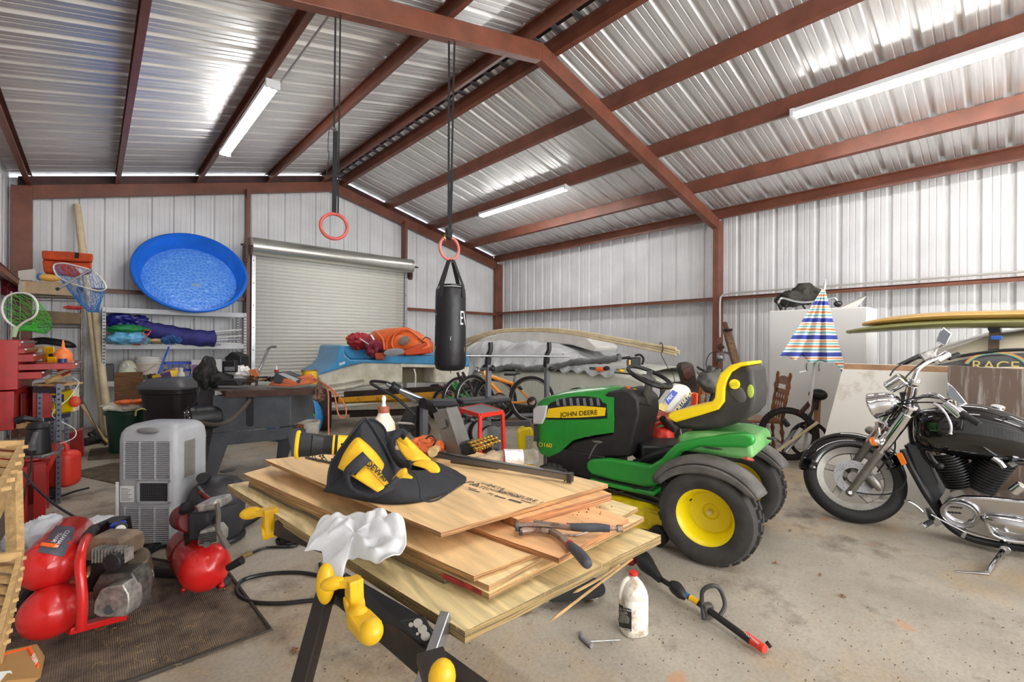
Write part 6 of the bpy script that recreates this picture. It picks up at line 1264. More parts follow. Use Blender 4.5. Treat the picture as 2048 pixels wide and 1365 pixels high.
# ---------- shop vacuum ----------
vc = thing('shop_vacuum', 'round black shop vacuum with ribbed hose beside the air conditioner', 'vacuum', fl(437, 1075)); vb = fl(437, 1082); vd = (vb - O).dot(FW)
vm = mat('vac_black', (52, 52, 56), .5, noise=.3, nscale=5)
obj('drum', MB().lathe([(.135, 0), (.145, .02), (.165, .22), (.170, .22), (.172, .25), (.16, .25)], 32, T(vb.x, vb.y, .03)), vm, vc, smooth=40)
obj('lid', MB().lathe([(.172, .25), (.180, .26), (.175, .30), (.15, .36), (.11, .40), (.06, .42), (0, .425)], 32, T(vb.x, vb.y, .03)), vm, vc, smooth=50)
obj('carry_grip', MB().ell(at(455, 942, vd), (.05, .02, .012)), acd, vc); obj('port', MB().cyl(at(404, 957, vd - .13), at(412, 955, vd - .02), .035, n=18), black, vc)
obj('foot', MB().torus((vb.x, vb.y, .03), .15, .02, n=28, m=8), black, vc)
def hose(name, pts, r, lab, par=None):
    P = bez(pts, 16); R_ = [r * (1 + .08 * (i % 2)) for i in range(len(P))]; return single(name, MB().tube(P, R_, 12), black, lab, 'hose', smooth=20)
hose('vacuum_hose', [fl(520, 1042) + V(0, 0, .05), fl(470, 1065) + V(0, 0, .03), fl(400, 1085) + V(0, 0, .03), fl(330, 1095) + V(0, 0, .03), fl(285, 1120) + V(0, 0, .03), fl(275, 1142) + V(0, 0, .03), fl(310, 1155) + V(0, 0, .03), fl(380, 1158) + V(0, 0, .03), fl(430, 1150) + V(0, 0, .03)], .028, 'ribbed black vacuum hose curving behind the red compressors')
# ---------- compressors ----------
cr_ = mat('comp_red', (206, 30, 28), .28, coat=.3, noise=.1, nscale=5); crd = mat('comp_red_dusty', (172, 78, 58), .6, noise=.4, nscale=9, c2=(150, 100, 80))
c1 = thing('air_compressor', 'large red twin tank air compressor with chrome engine on the front mat', 'air compressor', fl(150, 1250))
def tank_(name, a, b, r, par, m):
    a, b = Vector(a), Vector(b); d = (b - a).normalized(); x, y, z = basis(d); L = (b - a).length
    pr = [(0, -r * .55), (r * .45, -r * .48), (r * .8, -r * .25), (r * .97, 0), (r, r * .15), (r, L - r * .15), (r * .97, L), (r * .8, L + r * .25), (r * .45, L + r * .48), (0, L + r * .55)]
    return obj(name, MB().lathe(pr, 36, Matrix(((x.x, y.x, z.x, a.x), (x.y, y.y, z.y, a.y), (x.z, y.z, z.z, a.z), (0, 0, 0, 1)))), m, par, smooth=60)
t1a, t1b = at(98, 1132, 2.06), at(142, 1072, 2.65)
tk = tank_('upper_tank', t1a, t1b, .108, c1, cr_); tank_('lower_tank', at(100, 1226, 2.0), at(140, 1175, 2.6), .108, c1, cr_)
kb = bvh(tk); g = MB(); patch(g, kb, [(75, 1105), (98, 1072), (112, 1052)], [(128, 1115), (145, 1075), (150, 1055)], 10, 8, .003)
lb2 = obj('tank_label', g, mat('label_slate', (84, 84, 98), .5, noise=.2, nscale=20), c1, smooth=180)
text_on(None, kb, 'CLEANAIR\nTANK', (118, 1078), (-.42, .55), (.8, .15), 13, wt, lb2, .005, off=.01); g = MB(); patch(g, kb, [(80, 1093), (84, 1086)], [(114, 1097), (118, 1090)], 6, 4, .005); obj('label_disc', g, org, lb2, smooth=180)
fr_ = cr_
obj('frame_tube', MB().tube(bez([at(162, 1258, 1.98), at(165, 1200, 1.98), at(160, 1130, 2.0), at(166, 1095, 2.08), at(178, 1070, 2.2), at(190, 1058, 2.3)], 5), .019, 12), fr_, c1); obj('handle_grip', MB().tube([at(176, 1073, 2.17), at(188, 1059, 2.3)], .024, 12), rubber, c1)
obj('base_frame', MB().beam(at(135, 1262, 2.05), at(250, 1232, 2.25), .05, .03), fr_, c1, bevel=.004)
obj('base_frame', MB().beam(at(140, 1235, 2.5), at(270, 1205, 2.6), .05, .03), fr_, c1, bevel=.004)
obj('tank_saddle', MB().beam(at(108, 1165, 2.2), at(112, 1190, 2.2), .05, .03), fr_, c1)
obj('wheel', MB().torus(fl(70, 1235) + V(0, 0, .08) , .06, .028, RT, 24, 8), rubber, c1)
en = obj('pump_block', MB().cb(at(228, 1135, 2.25), (.17, .16, .16), RZ(-35)), black, c1, bevel=.01)
hd_ = obj('valve_head', MB().loft([[at(228, 1092, 2.22) + RT * w * c_ + FW * w2 * s_ + UP * z for c_, s_ in ((1, 1), (-1, 1), (-1, -1), (1, -1))] for w, w2, z in ((.085, .07, -.04), (.09, .075, -.01), (.088, .07, .04), (.065, .055, .06))]), mat('head_dusty', (148, 128, 108), .55, .4, noise=.3, nscale=12), c1, bevel=.004)
g = MB()
for k in range(11): p = at(194 + k * 6.4, 1122, 2.11); g.beam(p, p + UP * .062, .004, .05, FW)
obj('head_fin', g, alu, hd_, smooth=0, kind='stuff')
af_ = at(222, 1128, 2.06); fi = obj('air_filter', MB().cyl(af_, af_ + FW * .05, .040, n=26), black, c1, bevel=.004); g = MB()
for k in range(8): a = k * .785; g.cyl(af_ - FW * .001 + RT * .026 * math.cos(a) + UP * .026 * math.sin(a), af_ + FW * .001 + RT * .026 * math.cos(a) + UP * .026 * math.sin(a), .004, n=6)
obj('filter_hole', g, acd, fi, kind='stuff')
cov = [(186, 1228), (188, 1205), (200, 1182), (215, 1175), (245, 1170), (256, 1190), (258, 1215), (250, 1235), (200, 1236)]
cc_ = obj('crankcase_cover', FP(cov, 2.06, .08), alu, c1, bevel=.005); obj('centre_plug', MB().cyl(at(220, 1220, 2.055), at(220, 1220, 2.07), .020, n=20), acd, cc_)
obj('crankcase', FP([(184, 1178), (200, 1150), (262, 1146), (274, 1168), (268, 1225), (190, 1232)], 2.12, .10), mat('cast_dark', (112, 110, 106), .45, .6, noise=.4, nscale=25, bump=.3, bscale=60), c1, bevel=.006)
obj('motor', MB().cyl(at(262, 1118, 2.25), at(268, 1150, 2.3), .075, .08, 24), mat('motor_tan', (120, 104, 88), .5, .4, noise=.3, nscale=10), c1, bevel=.01)
fg_ = obj('fan_guard', MB().torus(at(268, 1165, 2.22), .075, .006, RT * .8 - FW * .6, 28, 6).torus(at(268, 1165, 2.22), .055, .004, RT * .8 - FW * .6, 28, 6).torus(at(268, 1165, 2.22), .03, .004, RT * .8 - FW * .6, 28, 6), chrome, c1, kind='stuff')
bl = obj('radiator_block', FP([(168, 1085), (192, 1082), (200, 1130), (172, 1134)], 2.35, .1), mat('blue_metal', (28, 60, 170), .4), c1, smooth=0); g = MB()
for k in range(9): FP([(170 + k * 3, 1085), (171 + k * 3, 1085), (174 + k * 3, 1131), (173 + k * 3, 1131)], 2.345, .005, g)
obj('cooling_rib', g, black, bl, smooth=0, kind='stuff')
sb = obj('switch_box', FP([(186, 1050), (225, 1047), (230, 1078), (192, 1082)], 2.45, .12), black, c1, bevel=.008); obj('button', MB().ell(at(219, 1063, 2.44), .006), redp, sb)
obj('regulator', MB().cyl(at(236, 1046, 2.4), at(240, 1072, 2.4), .034, .03, 18), mat('reg_blue', (24, 70, 190), .4), c1, bevel=.006); gg = obj('pressure_gauge', MB().cyl(at(241, 1060, 2.32), at(242, 1056, 2.38), .028, n=20), black, c1); obj('gauge_face', MB().cyl(at(241, 1060, 2.315), at(241, 1060, 2.325), .022, n=20), white, gg)
obj('coupler', MB().cyl(at(252, 1073, 2.32), at(272, 1072, 2.3), .012, .015, 12), chrome, c1); obj('outlet_pipe', MB().tube(bez([at(178, 1135, 2.1), at(176, 1150, 2.05), at(165, 1162, 2.04), at(142, 1165, 2.06)], 4), .007, 8), mat('brass', (180, 150, 100), .3, .8), c1)
obj('power_cord', MB().tube(bez([at(215, 1050, 2.45), at(212, 1043, 2.42), at(204, 1052, 2.4), at(190, 1065, 2.4)], 5), .007, 8), black, c1)
c2_ = thing('air_compressor', 'smaller single tank air compressor with dark red frame in front of the shop vacuum', 'air compressor', fl(400, 1200))
tank_('tank', at(412, 1138, 2.42), at(378, 1092, 2.85), .118, c2_, cr_)
obj('tank_band', MB().torus(at(392, 1112, 2.66), .121, .006, at(378, 1092, 2.85) - at(412, 1138, 2.42), 36, 6), rdk, c2_)
for px, py, d in ((368, 1178, 2.5), (445, 1170, 2.45), (352, 1130, 2.9)): obj('foot', MB().tube([at(px, py - 22, d), at(px - 2, py, d)], .008, 6).ell(at(px - 2, py + 2, d), .015), redp, c2_)
obj('rubber_foot', MB().ell(at(446, 1165, 2.5), (.04, .04, .03)), rubber, c2_)
pk = obj('pump', MB().cb(at(408, 1046, 2.5), (.10, .12, .15), RZ(-35)), acd, c2_, bevel=.012); g = MB()
for k in range(6): g.cyl(at(408, 1052 - k * 3.4, 2.5), at(408, 1053.2 - k * 3.4, 2.5), .062, n=20)
obj('cylinder_fin', g, dsteel, pk, kind='stuff')
obj('cylinder_head', FP([(388, 1012), (430, 1003), (436, 1020), (395, 1028)], 2.42, .14), alu, c2_, bevel=.012); 
cvr = obj('crank_cover', FP([(393, 1088), (398, 1064), (428, 1054), (440, 1068), (438, 1088), (396, 1096)], 2.36, .08), alu, c2_, bevel=.01); g = MB()
for k in range(6): FP([(398, 1070 + k * 3.6), (432, 1064 + k * 3.6), (432, 1066 + k * 3.6), (398, 1072 + k * 3.6)], 2.355, .005, g)
obj('cover_rib', g, dsteel, cvr, smooth=0, kind='stuff'); obj('oil_plug', MB().cyl(at(413, 1090, 2.345), at(413, 1090, 2.36), .015, n=14), dsteel, cvr)
obj('air_filter', MB().cyl(at(369, 1018, 2.45), at(382, 1016, 2.45), .028, n=18).cyl(at(366, 1018, 2.45), at(369, 1018, 2.45), .034, n=18), black, c2_)
obj('motor_housing', MB().cyl(at(385, 1040, 2.5), at(368, 1035, 2.8), .07, .075, 22), rdk, c2_, bevel=.01)
obj('back_plate', FP([(366, 1030), (376, 1026), (378, 1110), (370, 1112)], 2.52, .01), dsteel, c2_, smooth=0)
obj('outlet_hose', MB().tube(bez([at(434, 1010, 2.42), at(437, 1030, 2.38), at(436, 1060, 2.36), at(446, 1080, 2.36), at(455, 1095, 2.36)], 5), [.012] * 14 + [.015] * 7, 10), mat('hose_grey', (92, 84, 78), .6), c2_)
obj('carry_handle', MB().tube([at(400, 985, 2.7), at(420, 1000, 2.65)], .013, 10), rdk, c2_); obj('handle_grip', MB().tube([at(396, 978, 2.75), at(408, 992, 2.68)], .018, 10), black, c2_)
obj('hose_plug', MB().cyl(at(456, 1137, 2.4), at(484, 1121, 2.4), .018, .022, 12), black, c2_)
# ---------- mats, hoses, small stuff on the floor ----------
def matmat(n, c, s=40):
    m = mat(n, c, .9, noise=.45, nscale=9, thr=(.3, .7)); nt = m.node_tree; b = nt.nodes['Principled BSDF']; w = nt.nodes.new('ShaderNodeTexWave'); w.inputs['Scale'].default_value = s; w.inputs['Distortion'].default_value = 1.5; tc = nt.nodes.new('ShaderNodeTexCoord'); nt.links.new(tc.outputs['Object'], w.inputs[0]); bp = nt.nodes.new('ShaderNodeBump'); bp.inputs['Strength'].default_value = .8; bp.inputs['Distance'].default_value = .004; nt.links.new(w.outputs[0], bp.inputs['Height']); nt.links.new(bp.outputs[0], b.inputs['Normal']); return m
mm = matmat('mat_pile', (140, 122, 104))
P = [fl(*p) for p in ((268, 1368), (546, 1266), (458, 1148), (300, 1120), (120, 1130), (-60, 1200), (-60, 1460))]
fm = thing('floor_mat', 'large dusty ribbed floor mat under the red compressors', 'mat', (P[0] + P[2]) / 2)
obj('pile', MB().poly([p + V(0, 0, .001) for p in P], (0, 0, .009)), mm, fm, smooth=0)
cg = sum(P, V(0, 0, 0)) / len(P); obj('rubber_border', MB().tube([p + (cg - p) * .012 + V(0, 0, .008) for p in P], .012, 6, closed=True), mat('border_rubber', (58, 52, 46), .8), fm, smooth=0)
m2 = matmat('mat_weave', (130, 112, 92), 60)
for k, (pp, lab) in enumerate((([(134, 948), (226, 928), (300, 930), (300, 985), (226, 968)], 'woven brown mat lying behind the air conditioner'), ([(175, 922), (180, 900), (240, 893), (240, 918)], 'small folded brown mat by the foot of the poles'))): single('floor_mat', MB().poly([fl(*p) + V(0, 0, .001) for p in pp], (0, 0, .008)), m2, lab, 'mat', smooth=0)
kb_ = mat('hose_black', (26, 26, 27), .35)
ah = [fl(*p) + V(0, 0, .012) for p in ((640, 1132), (660, 1180), (700, 1212), (640, 1205), (560, 1212), (500, 1208), (474, 1190), (486, 1165), (540, 1152), (600, 1150), (650, 1158), (700, 1165))]
single('air_hose', MB().tube(bez(ah, 8), .011, 10), kb_, 'glossy black air hose looping across the floor under the workbench', 'hose')
ch_ = thing('pressure_hose', 'black hose with brass coupling running from the small compressor', 'hose', fl(530, 1110)); obj('line', MB().tube(bez([fl(*p) + V(0, 0, .012) for p in ((500, 1112), (530, 1100), (560, 1098), (590, 1096), (605, 1080))], 6), .009, 8), kb_, ch_); obj('brass_coupling', MB().cyl(fl(484, 1120) + V(0, 0, .02), fl(502, 1111) + V(0, 0, .015), .011, .014, 10), BM['brass'], ch_)
random.seed(6); pts = []
c0 = fl(580, 1085)
for k in range(46): a = k * 1.9; pts.append(c0 + V(.10 * math.cos(a) * random.uniform(.4, 1), .13 * math.sin(a) * random.uniform(.4, 1), .012 + .0012 * k * random.random() * 1.2))
single('cable_tangle', MB().tube(bez(pts, 5), .0055, 6), kb_, 'tangled heap of thin black cable under the plywood', 'cable')
single('power_lead', MB().tube(bez([fl(*p) + V(0, 0, .008) for p in ((70, 1002), (110, 998), (150, 985), (178, 978))], 5), .009, 6), black, 'black power lead with plug on the bare concrete', 'cable')
single('power_lead', MB().tube(bez([at(42, 940, 3.0), at(70, 975, 2.9), at(110, 1010, 2.9), at(150, 1035, 2.85), at(180, 1048, 2.8)], 6), .008, 6), black, 'long black lead sagging from the red cart to the large compressor', 'cable')
single('white_bag', crumple(at(72, 1075, 2.7) , (.13, .12, .12), 41, .3, 6), mat('bag_greywhite', (214, 218, 224), .6), 'white sack slumped behind the large red compressor', 'sack', smooth=60)
single('white_bag', crumple(at(190, 1052, 2.75), (.09, .08, .05), 42, .3, 6), BM['bag_greywhite'], 'small white sack behind the compressor switch box', 'sack', smooth=60)
single('wood_block', MB().cb(fl(88, 1052) + V(0, 0, .02), (.12, .08, .04), RZ(20)), wood_l, 'short light wood offcut on the floor by the red cart', 'wood block', smooth=0)
# slatted wooden racks in the near left corner
sl1 = thing('slatted_crate', 'upper slatted pine crate at the edge of the red cart', 'crate', fl(20, 1100))
A_ = at(48, 890, 2.0); B_ = at(-10, 1010, 1.6)
obj('side_board', MB().poly([at(46, 888, 2.05), at(48, 930, 2.05), at(-20, 1085, 1.5), at(-20, 1020, 1.5)], -RT * .02), wood_l, sl1, smooth=0)
obj('top_rail', MB().beam(at(46, 888, 2.05), at(-30, 890, 2.0), .02, .03), wood_l, sl1, smooth=0)
for k in range(6): t = k / 6; a = at(44 - 44 * t, 896 + 100 * t, 2.03 - .45 * t); obj('slat', MB().beam(a, a - RT * .28 + FW * .06, .045, .014), wood_l, sl1, smooth=0)
obj('post', MB().poly([at(8, 990, 1.9), at(30, 945, 1.9), at(34, 1112, 1.9), at(12, 1115, 1.9)], FW * .03), wood_l, sl1, smooth=0)
sl2 = thing('slatted_crate', 'lower slatted pine crate standing on the floor mat', 'crate', fl(10, 1330))
obj('side_board', MB().poly([at(46, 1106, 1.75), at(47, 1150, 1.75), at(4, 1330, 1.45), at(-6, 1300, 1.45)], -RT * .02), wood_l, sl2, smooth=0)
obj('top_rail', MB().beam(at(46, 1110, 1.75), at(-30, 1120, 1.7), .02, .03), wood_l, sl2, smooth=0)
for k in range(9): t = k / 9; a = at(42 - 38 * t, 1120 + 190 * t, 1.74 - .28 * t); obj('slat', MB().beam(a, a - RT * .25 + FW * .05, .035, .012), wood_l, sl2, smooth=0)
# filter carton
fc_ = thing('filter_carton', 'open orange and white oil filter carton lying on the mat', 'carton', fl(40, 1345)); om = mat('carton_orange', (240, 96, 24), .5)
obj('side', MB().poly([at(0, 1310, 1.5), at(62, 1296, 1.62), at(78, 1322, 1.58), at(68, 1365, 1.45), at(0, 1372, 1.35)], FW * .02), mat('carton_kraft', (170, 128, 76), .7), fc_, smooth=0)
obj('lid', MB().poly([at(-10, 1312, 1.46), at(60, 1293, 1.60), at(56, 1328, 1.54), at(-10, 1350, 1.42)], -FW * .01), om, fc_, smooth=0)
e_ = obj('end_panel', MB().poly([at(61, 1292, 1.59), at(80, 1330, 1.52), at(72, 1350, 1.49), at(54, 1318, 1.56)], -FW * .008), om, fc_, smooth=0)
obj('yellow_strip', MB().poly([at(54, 1318, 1.56), at(72, 1350, 1.49), at(69, 1358, 1.48), at(52, 1328, 1.54)], -FW * .009), yel, fc_, smooth=0)
text('lettering', 'FRAM', .022, frameM(at(68, 1320, 1.535), at(80, 1336, 1.51) - at(62, 1302, 1.575), at(61, 1292, 1.59) - at(54, 1318, 1.56)), wt, e_, ext=.0006)
obj('white_flap', MB().poly([at(-8, 1345, 1.38), at(22, 1342, 1.42), at(30, 1362, 1.40), at(10, 1380, 1.36), at(-10, 1380, 1.34)], -FW * .008), white, fc_, smooth=0)
YD = V(0, 1, 0); XD = V(1, 0, 0)
# ---------- pedal boat on trailer ----------
bl_ = mat('boat_blue', (80, 158, 208), .35, noise=.12, nscale=3); bwh = mat('boat_white', (232, 230, 216), .4, noise=.12, nscale=3, c2=(190, 184, 160))
bt = thing('pedal_boat', 'blue and white plastic pedal boat resting on the yellow trailer', 'boat', at(780, 800, 7.6))
bd_ = 7.3
hull = [(632, 750), (700, 731), (728, 725), (800, 727), (870, 729), (940, 733), (935, 765), (905, 768), (868, 768), (866, 740), (862, 735), (818, 735), (812, 739), (808, 768), (780, 768), (740, 770), (690, 782), (655, 778), (640, 764)]
obj('hull', FP([(632, 750), (700, 731), (728, 725), (806, 727), (806, 768), (780, 768), (740, 772), (690, 782), (655, 778), (640, 764)], bd_, 1.5, dv=(YD + XD * .15).normalized()), bwh, bt, bevel=.03)
obj('hull', FP([(870, 729), (940, 733), (935, 765), (905, 768), (868, 768)], bd_, 1.5, dv=(YD + XD * .15).normalized()), bwh, bt, bevel=.03)
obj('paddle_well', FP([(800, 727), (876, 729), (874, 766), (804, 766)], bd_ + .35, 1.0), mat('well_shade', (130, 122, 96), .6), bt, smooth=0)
obj('well_lip', FP([(800, 726), (876, 728), (876, 736), (800, 735)], bd_ - .01, .2), bwh, bt, bevel=.01)
obj('hull_rib', MB().tube(bez([at(*p, bd_ - .02) for p in ((655, 770), (690, 765), (728, 758))], 4), .03, 8).tube(bez([at(*p, bd_ - .02) for p in ((660, 780), (695, 776), (728, 768))], 4), .03, 8), bwh, bt)
obj('deck', FP([(632, 752), (660, 736), (672, 722), (680, 692), (688, 690), (690, 712), (700, 720), (765, 720), (768, 712), (775, 711), (870, 712), (938, 706), (940, 734), (870, 730), (728, 726), (700, 732)], bd_ - .03, 1.5, dv=(YD + XD * .15).normalized()), bl_, bt, bevel=.02)
obj('seat_back', FP([(680, 692), (738, 692), (746, 719), (700, 720), (690, 712)], bd_ + .12, .5), bl_, bt, bevel=.03)
obj('lettering', MB().add([at(678, 727, bd_ - .06), at(690, 723, bd_ - .06), at(690, 728, bd_ - .06), at(679, 732, bd_ - .06)], [(0, 1, 2, 3)]), mat('decal_pale', (196, 222, 236), .5), bt, smooth=0, solid=.004)
obj('grab_line', MB().tube(bez([at(*p, bd_ - .05) for p in ((828, 738), (831, 750), (831, 765), (829, 783))], 4), .012, 6), white, bt)
ky = thing('kayak', 'orange sit in kayak lying upside across the pedal boat', 'kayak', at(810, 712, 7.6)); ko = mat('kayak_orange', (232, 108, 50), .35, noise=.1, nscale=3)
def kring(pxc, yt, yb_, d, hw): 
    t, b = at(pxc, yt, d), at(pxc, yb_, d); c = (t + b) / 2; h = (t - b).length / 2; n = 20
    return [c + FW * hw * math.cos(6.2832 * i / n) + UP * h * (abs(math.sin(6.2832 * i / n)) ** .8) * (1 if math.sin(6.2832 * i / n) > 0 else -1) for i in range(n)]
obj('hull', MB().loft([kring(738, 672, 690, 7.9, .1), kring(748, 662, 704, 7.85, .25), kring(775, 657, 716, 7.75, .34), kring(805, 655, 719, 7.65, .36), kring(835, 663, 714, 7.6, .34), kring(852, 674, 708, 7.55, .25), kring(864, 684, 706, 7.5, .15)]), ko, ky, smooth=80)
kr = obj('cockpit_rim', MB().tube(bez([at(*p) for p in ((772, 700, 7.38), (778, 675, 7.35), (800, 660, 7.35), (818, 660, 7.4), (840, 676, 7.3), (858, 692, 7.2), (835, 702, 7.22), (800, 708, 7.25))], 6), .028, 10, closed=True), ko, ky)
obj('side_fold', MB().poly([at(855, 684, 7.2), at(864, 706, 7.15), at(812, 712, 7.2), at(806, 702, 7.2)], FW * .05), mat('kayak_dark', (196, 74, 36), .4), ky, bevel=.015)
obj('hatch', MB().ell(at(808, 682, 7.26), (.095, .03, .065), M=RZ(-42) @ RY(-38)), mat('hatch_brown', (120, 108, 100), .5), ky)
obj('groove', MB().tube(bez([at(*p, 7.36) for p in ((752, 665), (766, 680), (768, 700))], 4), .02, 8).tube(bez([at(*p, 7.32) for p in ((800, 662), (788, 672), (784, 690), (792, 704))], 4), .018, 8), ko, ky)
obj('deck_loop', MB().tube(bez([at(*p, 7.2) for p in ((845, 680), (852, 675), (862, 680))], 4), .008, 6), black, ky)
pd = thing('paddle', 'grey bladed paddle lying against the orange kayak', 'paddle', at(790, 708, 7.1)); obj('blade', MB().ell(at(788, 705, 7.1), (.16, .02, .06), M=RZ(-42) @ RY(-6)), mat('blade_grey', (136, 136, 140), .4), pd); obj('shaft', MB().cyl(at(772, 706, 7.15), at(750, 696, 7.3), .016, n=8), black, pd)
rv = mat('vest_red', (178, 40, 52), .6, noise=.3, nscale=8); vv_ = thing('life_vest', 'dark red life vest with white strips bundled on the pedal boat', 'life vest', at(728, 685, 7.3))
obj('panel', crumple(at(720, 683, 7.35), (.20, .14, .14), 51, .35, 5), rv, vv_, smooth=60); obj('panel', crumple(at(745, 695, 7.25), (.15, .12, .13), 52, .4, 6), mat('vest_maroon', (122, 30, 52), .6), vv_, smooth=60); obj('panel', crumple(at(705, 681, 7.4), (.10, .1, .10), 53, .3, 6), lj, vv_, smooth=60)
for p in (((720, 678), (738, 689)), ((742, 670), (748, 680))): obj('white_strip', MB().beam(at(*p[0], 7.15), at(*p[1], 7.12), .03, .01), white, vv_)
single('red_seat_pad', FP([(748, 706), (768, 706), (768, 720), (750, 720)], 7.2, .1), mat('pad_rust', (170, 76, 50), .6), 'small rust coloured pad in the boat footwell', 'pad', bevel=.02)
tl = thing('boat_trailer', 'rusty trailer with yellow beams under the pedal boat', 'trailer', fl(760, 860)); ty = mat('trailer_yellow', (212, 152, 34), .5, c2=(130, 84, 34), nscale=5, thr=(.3, .5)); tdk = mat('trailer_dark', (58, 42, 34), .8, noise=.4, nscale=8)
obj('beam', MB().beam(at(678, 801, 7.0), at(920, 786, 6.9), .06, .075), ty, tl, smooth=0, bevel=.004); obj('beam', MB().beam(at(670, 803, 8.2), at(920, 797, 8.2), .06, .08), ty, tl, smooth=0)
obj('cross_member', MB().beam(at(690, 790, 7.2), at(935, 776, 7.2), .1, .10), tdk, tl, smooth=0); obj('cross_member', MB().beam(at(660, 800, 7.4), at(700, 798, 8.4), .08, .08), tdk, tl, smooth=0); obj('cross_member', MB().beam(at(700, 830, 7.4), at(900, 822, 7.6), .06, .08), tdk, tl, smooth=0)
obj('axle', MB().cyl(at(655, 826, 7.6), at(900, 820, 8.3), .035, n=10), tdk, tl)
for i, (px, py, d) in enumerate(((650, 825, 7.35), (870, 812, 8.6))):
    c = at(px, py, d); c.z = .31; ax2 = (RT * .93 + FW * .36).normalized(); bx2 = basis(ax2)
    w_ = obj('wheel', MB().lathe([(.17, -.08), (.2, -.10), (.28, -.09), (.31, -.06), (.315, 0), (.31, .06), (.28, .09), (.2, .10), (.17, .08)], 36, frameM(c, bx2[0], bx2[1])), rubber, tl); obj('rim', MB().lathe([(0, -.03), (.12, -.03), (.17, -.08), (.17, .08), (0, .03)], 24, frameM(c, bx2[0], bx2[1])), white, w_)
inf = mat('inflatable_blue', (44, 132, 200), .35, noise=.1, nscale=3); it = thing('inflatable_ring', 'blue inflatable tube with red lines half hidden behind the saw', 'inflatable', at(600, 860, 6.6))
obj('tube', MB().torus(at(588, 838, 6.6), .26, .13, FW - RT * .2, 30, 14), inf, it, smooth=180); obj('red_line', MB().torus(at(588, 838, 6.46), .27, .008, FW - RT * .2, 30, 6), mat('line_red', (220, 70, 70), .5), it)
pb_ = thing('bucket', 'cracked white bucket of green and black tools beside the saw', 'bucket', fl(612, 890)); bq = fl(614, 893); bq = bq + V(0, 0, 0)
obj('pail', MB().lathe([(0, .01), (.125, 0), (.155, .30), (.165, .30), (.165, .335), (.15, .335), (.12, .02)], 28, T(*bq)), mat('old_white_plastic', (206, 200, 186), .5, noise=.2, nscale=6), pb_, smooth=40)
obj('sticker', MB().add([at(593, 848, 5.6), at(608, 850, 5.6), at(608, 866, 5.6), at(594, 864, 5.6)], [(0, 1, 2, 3)]), mat('sticker_redgreen', (196, 70, 60), .5, c2=(70, 120, 70), nscale=30, thr=(.48, .52)), pb_, smooth=0, solid=.003)
single('green_roller', MB().cyl(at(614, 833, 5.75), at(613, 793, 5.8), .028, n=14).cyl(at(613, 793, 5.8), at(613, 791, 5.8), .04, n=14), mat('tool_green', (40, 150, 80), .45), 'bright green tube standing in the bucket', 'tube')
single('pry_bar', MB().cyl(at(628, 832, 5.8), at(621, 789, 5.8), .02, n=12), black, 'black bar standing in the bucket', 'bar'); single('paint_pad', MB().ell(at(592, 822, 5.55), (.07, .05, .14)), black, 'black fluffy roller hanging at the bucket rim', 'roller')
single('green_coil', MB().torus(at(612, 832, 5.72), .09, .02, UP, 24, 8), BM['tool_green'], 'green coil lying across the bucket mouth', 'coil')
# ---------- glue bottle on the floor side of the bench ----------
gb2 = thing('glue_jug', 'big amber glue bottle with brown collar and white tip behind the tool bag', 'bottle', at(767, 880, 2.3)); gp2 = fl(767, 898, zb); d2 = (gp2 - O).dot(FW); k_ = d2 / 922.5
pr = [(0, 0), (22, 0), (23, 40), (21.5, 52), (12, 68), (10, 74)]
obj('body', MB().lathe([(a * k_, (b + 0) * k_) for a, b in pr], 28, T(*gp2)), mat('glue_cream', (226, 196, 160), .35, c2=(232, 226, 214), nscale=3), gb2, smooth=40); c = gp2 + UP * 72 * k_
obj('collar', MB().cyl(c, c + UP * 13 * k_, 11.5 * k_, n=20), mat('collar_brown', (150, 84, 60), .5), gb2, bevel=.002); obj('tip', MB().lathe([(5 * k_, 0), (3.2 * k_, 8 * k_), (4.6 * k_, 14 * k_), (3.6 * k_, 20 * k_), (0, 22 * k_)], 16, T(*(c + UP * 13 * k_))), white, gb2)
obj('label_band', MB().cyl(gp2 + UP * .01, gp2 + UP * 38 * k_, 23.6 * k_, n=28), bkp, gb2)
# ---------- gymnastic rings, punch bag ----------
rp = mat('ring_red', (206, 90, 84), .4, noise=.15, nscale=10); stp = mat('strap_black', (44, 44, 46), .8)
def zr(X): return rt(X) - .20
X1 = 487 * 3.70 / (1685 - 443)
r1 = thing('gym_ring', 'red gymnastic ring hanging free in front of the roll up door', 'gym ring', pY(668, 480, 3.7)); c = pY(668, 453, 3.7)
obj('ring', MB().torus(c, .100, .0135, (FW - RT * .45), 44, 12), rp, r1, smooth=180); top = c + UP * .10
obj('strap', MB().beam(top, pY(671, 262, 3.7), .038, .003, FW).beam(pY(676, 430, 3.7), pY(681, 6, 3.7), .012, .003, FW), stp, r1, smooth=0); obj('strap', MB().beam(pY(668, 258, 3.7), pY(671, 33, 3.7), .014, .003, FW), stp, r1, smooth=0)
obj('strap_tail', MB().tube(bez([pY(*p, 3.7) for p in ((663, 258), (658, 262), (656, 300), (658, 310), (653, 350))], 4), .006, 5, flat=.4), stp, r1); obj('buckle', MB().cb(pY(668, 258, 3.69), (.035, .012, .02), RZ(-42)).cb(pY(658, 306, 3.69), (.01, .006, .03), RZ(-42)), steel, r1)
r2 = thing('gym_ring', 'faded red gymnastic ring holding the punching bag', 'gym ring', pY(899, 520, 3.7)); c2r = pY(899, 497, 3.7)
obj('ring', MB().torus(c2r, .108, .0145, (FW - RT * .9), 44, 12), mat('ring_faded', (206, 136, 122), .4, c2=(206, 90, 84), nscale=6), r2, smooth=180)
